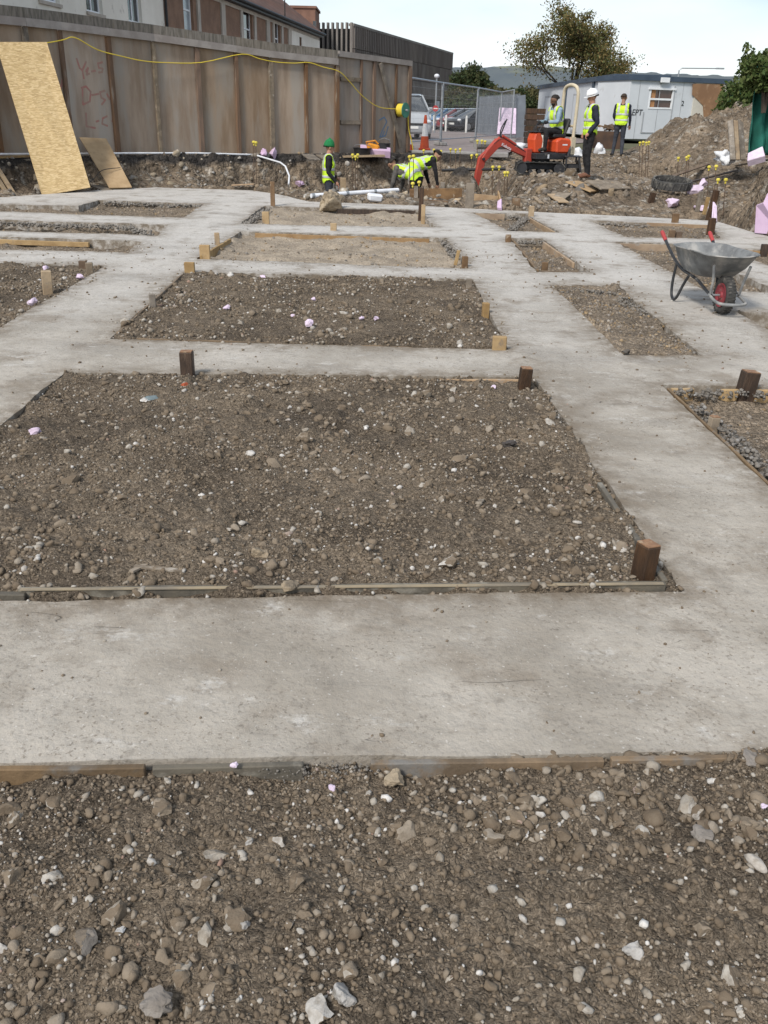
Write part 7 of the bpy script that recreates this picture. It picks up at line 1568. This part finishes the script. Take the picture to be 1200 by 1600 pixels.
def person(label, loc, rz, J, top, legs, skin, boots, hat=None, hair=HAIRD, beard=False, handm=None, hand_curl=.5, look=0.0, headpitch=0.0):
    prims = []
    def cap(a, b, ra, rb, reg): prims.append((V_(a), V_(b), ra, rb, reg))
    lat = (J['sh_r'] - J['sh_l']).normalized(); hl_ = (J['hip_r'] - J['hip_l']).normalized()
    P, W, C, N, H = J['pelvis'], J['waist'], J['chest'], J['neck'], J['head']
    cap(P - hl_ * .065, P + hl_ * .065, .118, .118, 'hips'); cap(W - lat * .06, W + lat * .06, .112, .112, 'torso'); cap(C - lat * .085, C + lat * .085, .122, .122, 'torso')
    for s_ in (-1, 1): cap(P + hl_ * s_ * .065, W + lat * s_ * .06, .112, .11, 'torso'); cap(W + lat * s_ * .06, C + lat * s_ * .085, .11, .12, 'torso'); cap(C + lat * s_ * .09, N.lerp(J['sh_r' if s_ > 0 else 'sh_l'], .45) - V_((0, 0, .03)), .115, .08, 'torso')
    cap(J['sh_l'], J['sh_r'], .072, .072, 'torso')
    # head axes: hf forward, hu up
    hf = Matrix.Rotation(look, 3, 'Z') @ V_((0, 1, 0)); hf = Matrix.Rotation(headpitch, 3, Matrix.Rotation(look, 3, 'Z') @ V_((1, 0, 0))) @ hf
    hr = Matrix.Rotation(look, 3, 'Z') @ V_((1, 0, 0)); hu = hr.cross(hf)
    cap(N - (N - C).normalized() * .03, H - hu * .06, .058, .056, 'skin'); cap(H + hu * .035 - hf * .02, H + hu * .02 + hf * .012, .088, .082, 'skin'); cap(H - hu * .04 + hf * .03, H - hu * .075 + hf * .045, .058, .043, 'skin')
    cap(H + hf * .085 + hu * .015, H + hf * .108 - hu * .022, .010, .016, 'skin'); cap(H + hf * .078 + hu * .03 - hr * .03, H + hf * .078 + hu * .03 + hr * .03, .014, .014, 'skin'); cap(H + hf * .075 - hu * .055 - hr * .012, H + hf * .075 - hu * .055 + hr * .012, .014, .014, 'skin')
    for s_ in (-1, 1): cap(H + hr * s_ * .085 + hu * .015, H + hr * s_ * .09 - hu * .025, .017, .013, 'skin')
    for k in 'lr':
        cap(J['sh_' + k], J['el_' + k], .064, .050, 'arm'); cap(J['el_' + k], J['wr_' + k], .050, .037, 'arm')
        cap(J['hip_' + k], J['kn_' + k], .098, .068, 'leg'); cap(J['kn_' + k], J['an_' + k], .068, .05, 'leg'); cap(J['an_' + k] - V_((0, 0, .02)), J['toe_' + k], .048, .042, 'boot'); cap(J['an_' + k] - V_((0, 0, .045)), J['an_' + k] + (J['an_' + k] - J['toe_' + k]) * .25 - V_((0, 0, .055)), .04, .036, 'boot')
    mb = MB()
    for a, b, ra, rb, _ in prims:
        mb.tube([a, b], [ra, rb], 14); mb.sphere(a, ra, 14, 10); mb.sphere(b, rb, 14, 10)
    me = bpy.data.meshes.new('tmp'); me.from_pydata(mb.v, [], mb.f); bm = bmesh.new(); bm.from_mesh(me); bmesh.ops.recalc_face_normals(bm, faces=bm.faces); bm.to_mesh(me); bm.free()
    ob = bpy.data.objects.new('tmp', me); COL.objects.link(ob); rm = ob.modifiers.new('r', 'REMESH'); rm.mode = 'VOXEL'; rm.voxel_size = .0135; sm = ob.modifiers.new('s', 'SMOOTH'); sm.factor = .5; sm.iterations = 5
    bpy.context.view_layer.update(); body = bpy.data.meshes.new_from_object(ob.evaluated_get(bpy.context.evaluated_depsgraph_get())); bpy.data.objects.remove(ob)
    nv = len(body.vertices); co = np.empty(nv * 3); body.vertices.foreach_get('co', co); co = co.reshape(-1, 3); no = np.empty(nv * 3); body.vertices.foreach_get('normal', no); no = no.reshape(-1, 3)
    polys = [tuple(p.vertices) for p in body.polygons]; bpy.data.meshes.remove(body)
    best = np.full(nv, 1e9); reg = np.zeros(nv, int); regs = ['hips', 'torso', 'skin', 'arm', 'leg', 'boot']
    for a, b, ra, rb, g_ in prims:
        a_, b_ = np.array(a), np.array(b); d = b_ - a_; t = np.clip((co - a_) @ d / max(d @ d, 1e-9), 0, 1); dist = np.linalg.norm(co - a_ - t[:, None] * d, axis=1) - (ra + (rb - ra) * t); k = dist < best; best[k] = dist[k]; reg[k] = regs.index(g_)
    # cloth folds
    fold = .004 * (fbm(co[:, 0] * 9 + co[:, 1] * 7, co[:, 2] * 14, 1.0, 3, .6, 5)); cl = np.isin(reg, [0, 1, 3, 4]); co = co + no * (fold * cl * 3)[:, None]
    fa = np.array([reg[p[0]] for p in polys]); pc = np.array([co[list(p)].mean(0) for p in polys]); pn = np.array([no[list(p)].mean(0) for p in polys])
    verts = [tuple(v) for v in co]; faces = list(polys); mi = [{0: 1, 1: 0, 2: 2, 3: 0, 4: 1, 5: 3}[int(k)] for k in fa]
    # hands: palm, four fingers with two bends, thumb from the side of the palm
    hm = MB()
    for k, s_ in (('l', -1), ('r', 1)):
        w_ = J['wr_' + k]; d = (J['wr_' + k] - J['el_' + k]).normalized(); sd_ = d.cross(V_((0, 0, 1)));  sd_ = sd_ if sd_.length > .2 else d.cross(V_((0, 1, 0))); sd_.normalize(); pm = sd_.cross(d).normalized()
        if pm.z > 0: pm = -pm
        hm.tube([w_ - d * .03, w_ + d * .01, w_ + d * .05, w_ + d * .085], [.028, .032, .038, .030], 10)
        for i, L_ in enumerate((.070, .080, .075, .058)):
            b0 = w_ + d * .082 + sd_ * (-.027 + .018 * i); b1 = b0 + (d * (1 - .4 * hand_curl) + pm * .55 * hand_curl).normalized() * L_ * .45; b2 = b1 + (d * (1 - hand_curl) + pm * 1.3 * hand_curl).normalized() * L_ * .32; b3 = b2 + (d * (.6 - hand_curl) + pm * 1.4 * hand_curl).normalized() * L_ * .26; hm.tube([b0 - d * .015, b0, b1, b2, b3], [.009, .0095, .0088, .008, .006], 6)
        t0 = w_ + d * .025 - sd_ * s_ * .03; hm.tube([t0, t0 + (d - sd_ * s_ * .8).normalized() * .035, t0 + (d * 1.4 - sd_ * s_ * .6 + pm * .4).normalized() * .068], [.012, .0105, .008], 6)
    n0 = len(verts); verts += hm.v; faces += [tuple(i + n0 for i in f) for f in hm.f]; mi += [4] * len(hm.f)
    me = bpy.data.meshes.new('person'); me.from_pydata(verts, [], faces)
    for m_ in (top, legs, skin, boots, handm or skin): me.materials.append(m_)
    me.polygons.foreach_set('material_index', mi); me.polygons.foreach_set('use_smooth', [True] * len(faces)); me.update()
    o = link('person', me, None, loc, (0, 0, rz)); tag(o, label, 'person')
    # vest: the torso surface pushed outwards, with reflective tape
    ax = np.array(N - P); L2 = ax @ ax; t = (pc - np.array(P)) @ ax / L2; la = np.array(lat); lw = (pc - np.array(C)) @ la
    tors = ((fa == 1) | ((fa == 0) & (t > -.12))) & (t > -.10) & (np.abs(lw) < .185) & (t < 1.02) & ~((fa == 1) & (t > .90) & (np.abs(lw) < .075))
    def shell(sel, off, nm, mt):
        used = {}; V = []; F = []
        for i in np.where(sel)[0]:
            f = []
            for v in faces[i]:
                if v not in used: used[v] = len(V); V.append(tuple(co[v] + no[v] * off))
                f.append(used[v])
            F.append(tuple(f))
        m2 = bpy.data.meshes.new(nm); m2.from_pydata(V, [], F); m2.materials.append(mt); m2.polygons.foreach_set('use_smooth', [True] * len(F)); ob_ = link(nm, m2, o); so = ob_.modifiers.new('thickness', 'SOLIDIFY'); so.thickness = .006; so.offset = -1; return ob_
    shell(tors, .022, 'hi_vis_vest', HIVIS)
    shell(tors & (((t > .10) & (t < .21)) | ((t > .40) & (t < .51))), .027, 'reflective_band', REFL)
    shell(tors & (np.abs(np.abs(lw) - .105) < .028) & (t > .50), .0275, 'reflective_strap', REFL)
    Rm = Matrix((hr, hf, hu)).transposed()
    # hair, eyes and head gear
    def dome(r, zc, cut, back, nm, mt, grow=1.0):
        m_ = MB(); n, k_ = 20, 9; Vv = []; Ff = []
        for i in range(k_):
            ph = cut * i / (k_ - 1)
            for j in range(n):
                th = 2 * math.pi * j / n; p = V_((r * .93 * math.sin(ph) * math.cos(th), r * 1.12 * math.sin(ph) * math.sin(th) - back * (ph / cut), r * 1.08 * math.cos(ph) * grow)); Vv.append(H + Rm @ (p + V_((0, -.012, zc))))
        for i in range(k_ - 1):
            for j in range(n): Ff.append((i * n + j, (i + 1) * n + j, (i + 1) * n + (j + 1) % n, i * n + (j + 1) % n))
        m_.add(Vv, Ff); ob_ = link(nm, m_.mesh(nm, mt, smooth=True), o); so = ob_.modifiers.new('thickness', 'SOLIDIFY'); so.thickness = .008; return ob_
    dome(.099, .025, 1.75, .034, 'hair', hair)
    for s_ in (-1, 1): m_ = MB(); m_.sphere(H + hf * .082 + hu * .012 + hr * s_ * .032, .011, 8, 6); link('eye', m_.mesh('eye', EYE), o)
    if beard: m_ = MB(); m_.sphere(H + hf * .045 - hu * .068, (.062, .05, .045), 12, 8, Rm); link('beard', m_.mesh('beard', hair, smooth=True), o)
    if hat == 'helmet':
        dome(.122, .045, 1.5, .0, 'hard_hat', HELM, 1.05); m_ = MB(); Vv = [H + Rm @ (V_((.128 * math.cos(a) * (1.0), .145 * math.sin(a) + (.055 if math.sin(a) > 0 else 0) * math.sin(a) ** 2 - .012, .045 - (.012 if math.sin(a) > 0 else 0)))) for a in [2 * math.pi * i / 24 for i in range(24)]]; m_.prism(Vv, hu, -.005, .006); link('hat_brim', m_.mesh('hat_brim', HELM), o)
        m_ = MB(); m_.tube([H + Rm @ V_((0, .10, .14)), H + Rm @ V_((0, 0, .182)), H + Rm @ V_((0, -.11, .14))], .012, 6); link('hat_ridge', m_.mesh('hat_ridge', HELM), o)
    if hat == 'beanie': dome(.112, .03, 1.62, .012, 'beanie', GREENKN, 1.35); m_ = MB(); m_.sphere(H + hu * .185 - hf * .02, .028, 10, 6); link('bobble', m_.mesh('bobble', GREENKN, smooth=True), o)
    return o
# standing man in a white helmet, facing left, hand in pocket
J = stand(); J['wr_l'] = V_((-.20, .10, .93)); J['el_l'] = V_((-.25, -.06, 1.14)); J['el_r'] = V_((.25, -.08, 1.14)); J['wr_r'] = V_((.20, .06, .93)); J['toe_l'] = J['an_l'] + V_((-.02, .17, -.05)); J['an_r'] += V_((0, -.05, 0)); J['toe_r'] += V_((0, -.05, 0))
g_ = ong(914, 279); person('man in white hard hat and navy jumper standing with hands by his pockets', (g_.x, g_.y, g_.z + .015), R(98), J, NAVY, BLKCL, SKIN3, BOOT, 'helmet', HAIRD, headpitch=-.25, hand_curl=.8)
# man seen from behind, walking to the cabin
J = stand(); J['kn_l'] += V_((-.02, .05, 0)); J['an_l'] += V_((-.05, .06, 0)); J['toe_l'] += V_((-.08, .06, 0)); J['an_r'] += V_((.03, -.06, 0)); J['toe_r'] += V_((.03, -.06, 0)); J['wr_r'] = V_((.26, .08, .90)); J['el_r'] = V_((.25, .0, 1.14)); J['wr_l'] = V_((-.18, .18, 1.0))
g_ = ong(964, 245); person('man seen from behind in dark clothes and vest walking towards the cabin', (g_.x, g_.y, g_.z + .01), R(-18), J, NAVY, DENIM, SKIN, BLKBOOT, None, HAIRB, look=-.35, headpitch=-.3)
# man in the trench with a green knitted hat, facing right
J = stand(); J['wr_r'] = V_((.22, .16, .92)); J['el_r'] = V_((.24, -.02, 1.14)); J['wr_l'] = V_((-.2, .2, 1.0))
g_ = aty(513, 217, 21.7); person('man with green knitted hat standing waist deep in the trench, facing right', (g_.x, 21.7, g_.z - 1.83), R(-82), J, BLKCL, DENIM, SKIN3, BLKBOOT, 'beanie', HAIRD, headpitch=-.1)
# two men bending over in the trench
J = stand(); bend(J, R(-62)); J['el_l'] = J['sh_l'] + V_((-.04, .05, -.28)); J['wr_l'] = J['el_l'] + V_((.03, .08, -.24)); J['el_r'] = J['sh_r'] + V_((.05, .06, -.28)); J['wr_r'] = J['el_r'] + V_((-.02, .06, -.24))
for k in 'lr': J['kn_' + k] += V_((0, .07, 0))
g_ = aty(654, 250, 21.6); person('man bending over with his back turned, right of the two in the trench', (g_.x - .12, 21.6, g_.z - 1.17), R(-62), {k: v.copy() for k, v in J.items()}, BLKCL, BLKCL, SKIN, BLKBOOT, None, HAIRD, headpitch=-.9)
J2 = {k: v.copy() for k, v in J.items()}
g_ = aty(630, 268, 21.0); person('man bending low beside the capped bars, left of the two in the trench', (g_.x + .3, 21.0, g_.z - 1.12), R(60), J2, pmat('grey_brown_jumper', (.12, .11, .10), (.09, .085, .08), 7, .9), BLKCL, SKIN, BLKBOOT, None, HAIRD, headpitch=-.9)
# driver seated in the excavator
J = stand(); off = V_((0, 0, 0))
sitz = 1.0
J = dict(pelvis=V_((0, 0, sitz)), waist=V_((0, .02, sitz + .15)), chest=V_((0, .06, sitz + .36)), neck=V_((0, .10, sitz + .55)), head=V_((0, .15, sitz + .70)))
for s_, k in ((-1, 'l'), (1, 'r')):
    J['sh_' + k] = V_((s_ * .18, .08, sitz + .48)); J['el_' + k] = V_((s_ * .24, .18, sitz + .22)); J['wr_' + k] = V_((s_ * .15, .40, sitz + .20)); J['hip_' + k] = V_((s_ * .10, .02, sitz - .01)); J['kn_' + k] = V_((s_ * .15, .42, sitz + .02)); J['an_' + k] = V_((s_ * .15, .42, .62)); J['toe_' + k] = J['an_' + k] + V_((0, .17, -.05))
base = ex.location + (MH @ V_((-.42, 0, 0))); person('bearded man in pale blue hoodie and vest seated driving the excavator', (base.x, base.y, base.z), R(207 - 90), J, PALEBLUE, BLKCL, SKIN2, BLKBOOT, None, HAIRD, True, GLOVE, .9, look=-.1, headpitch=-.35)
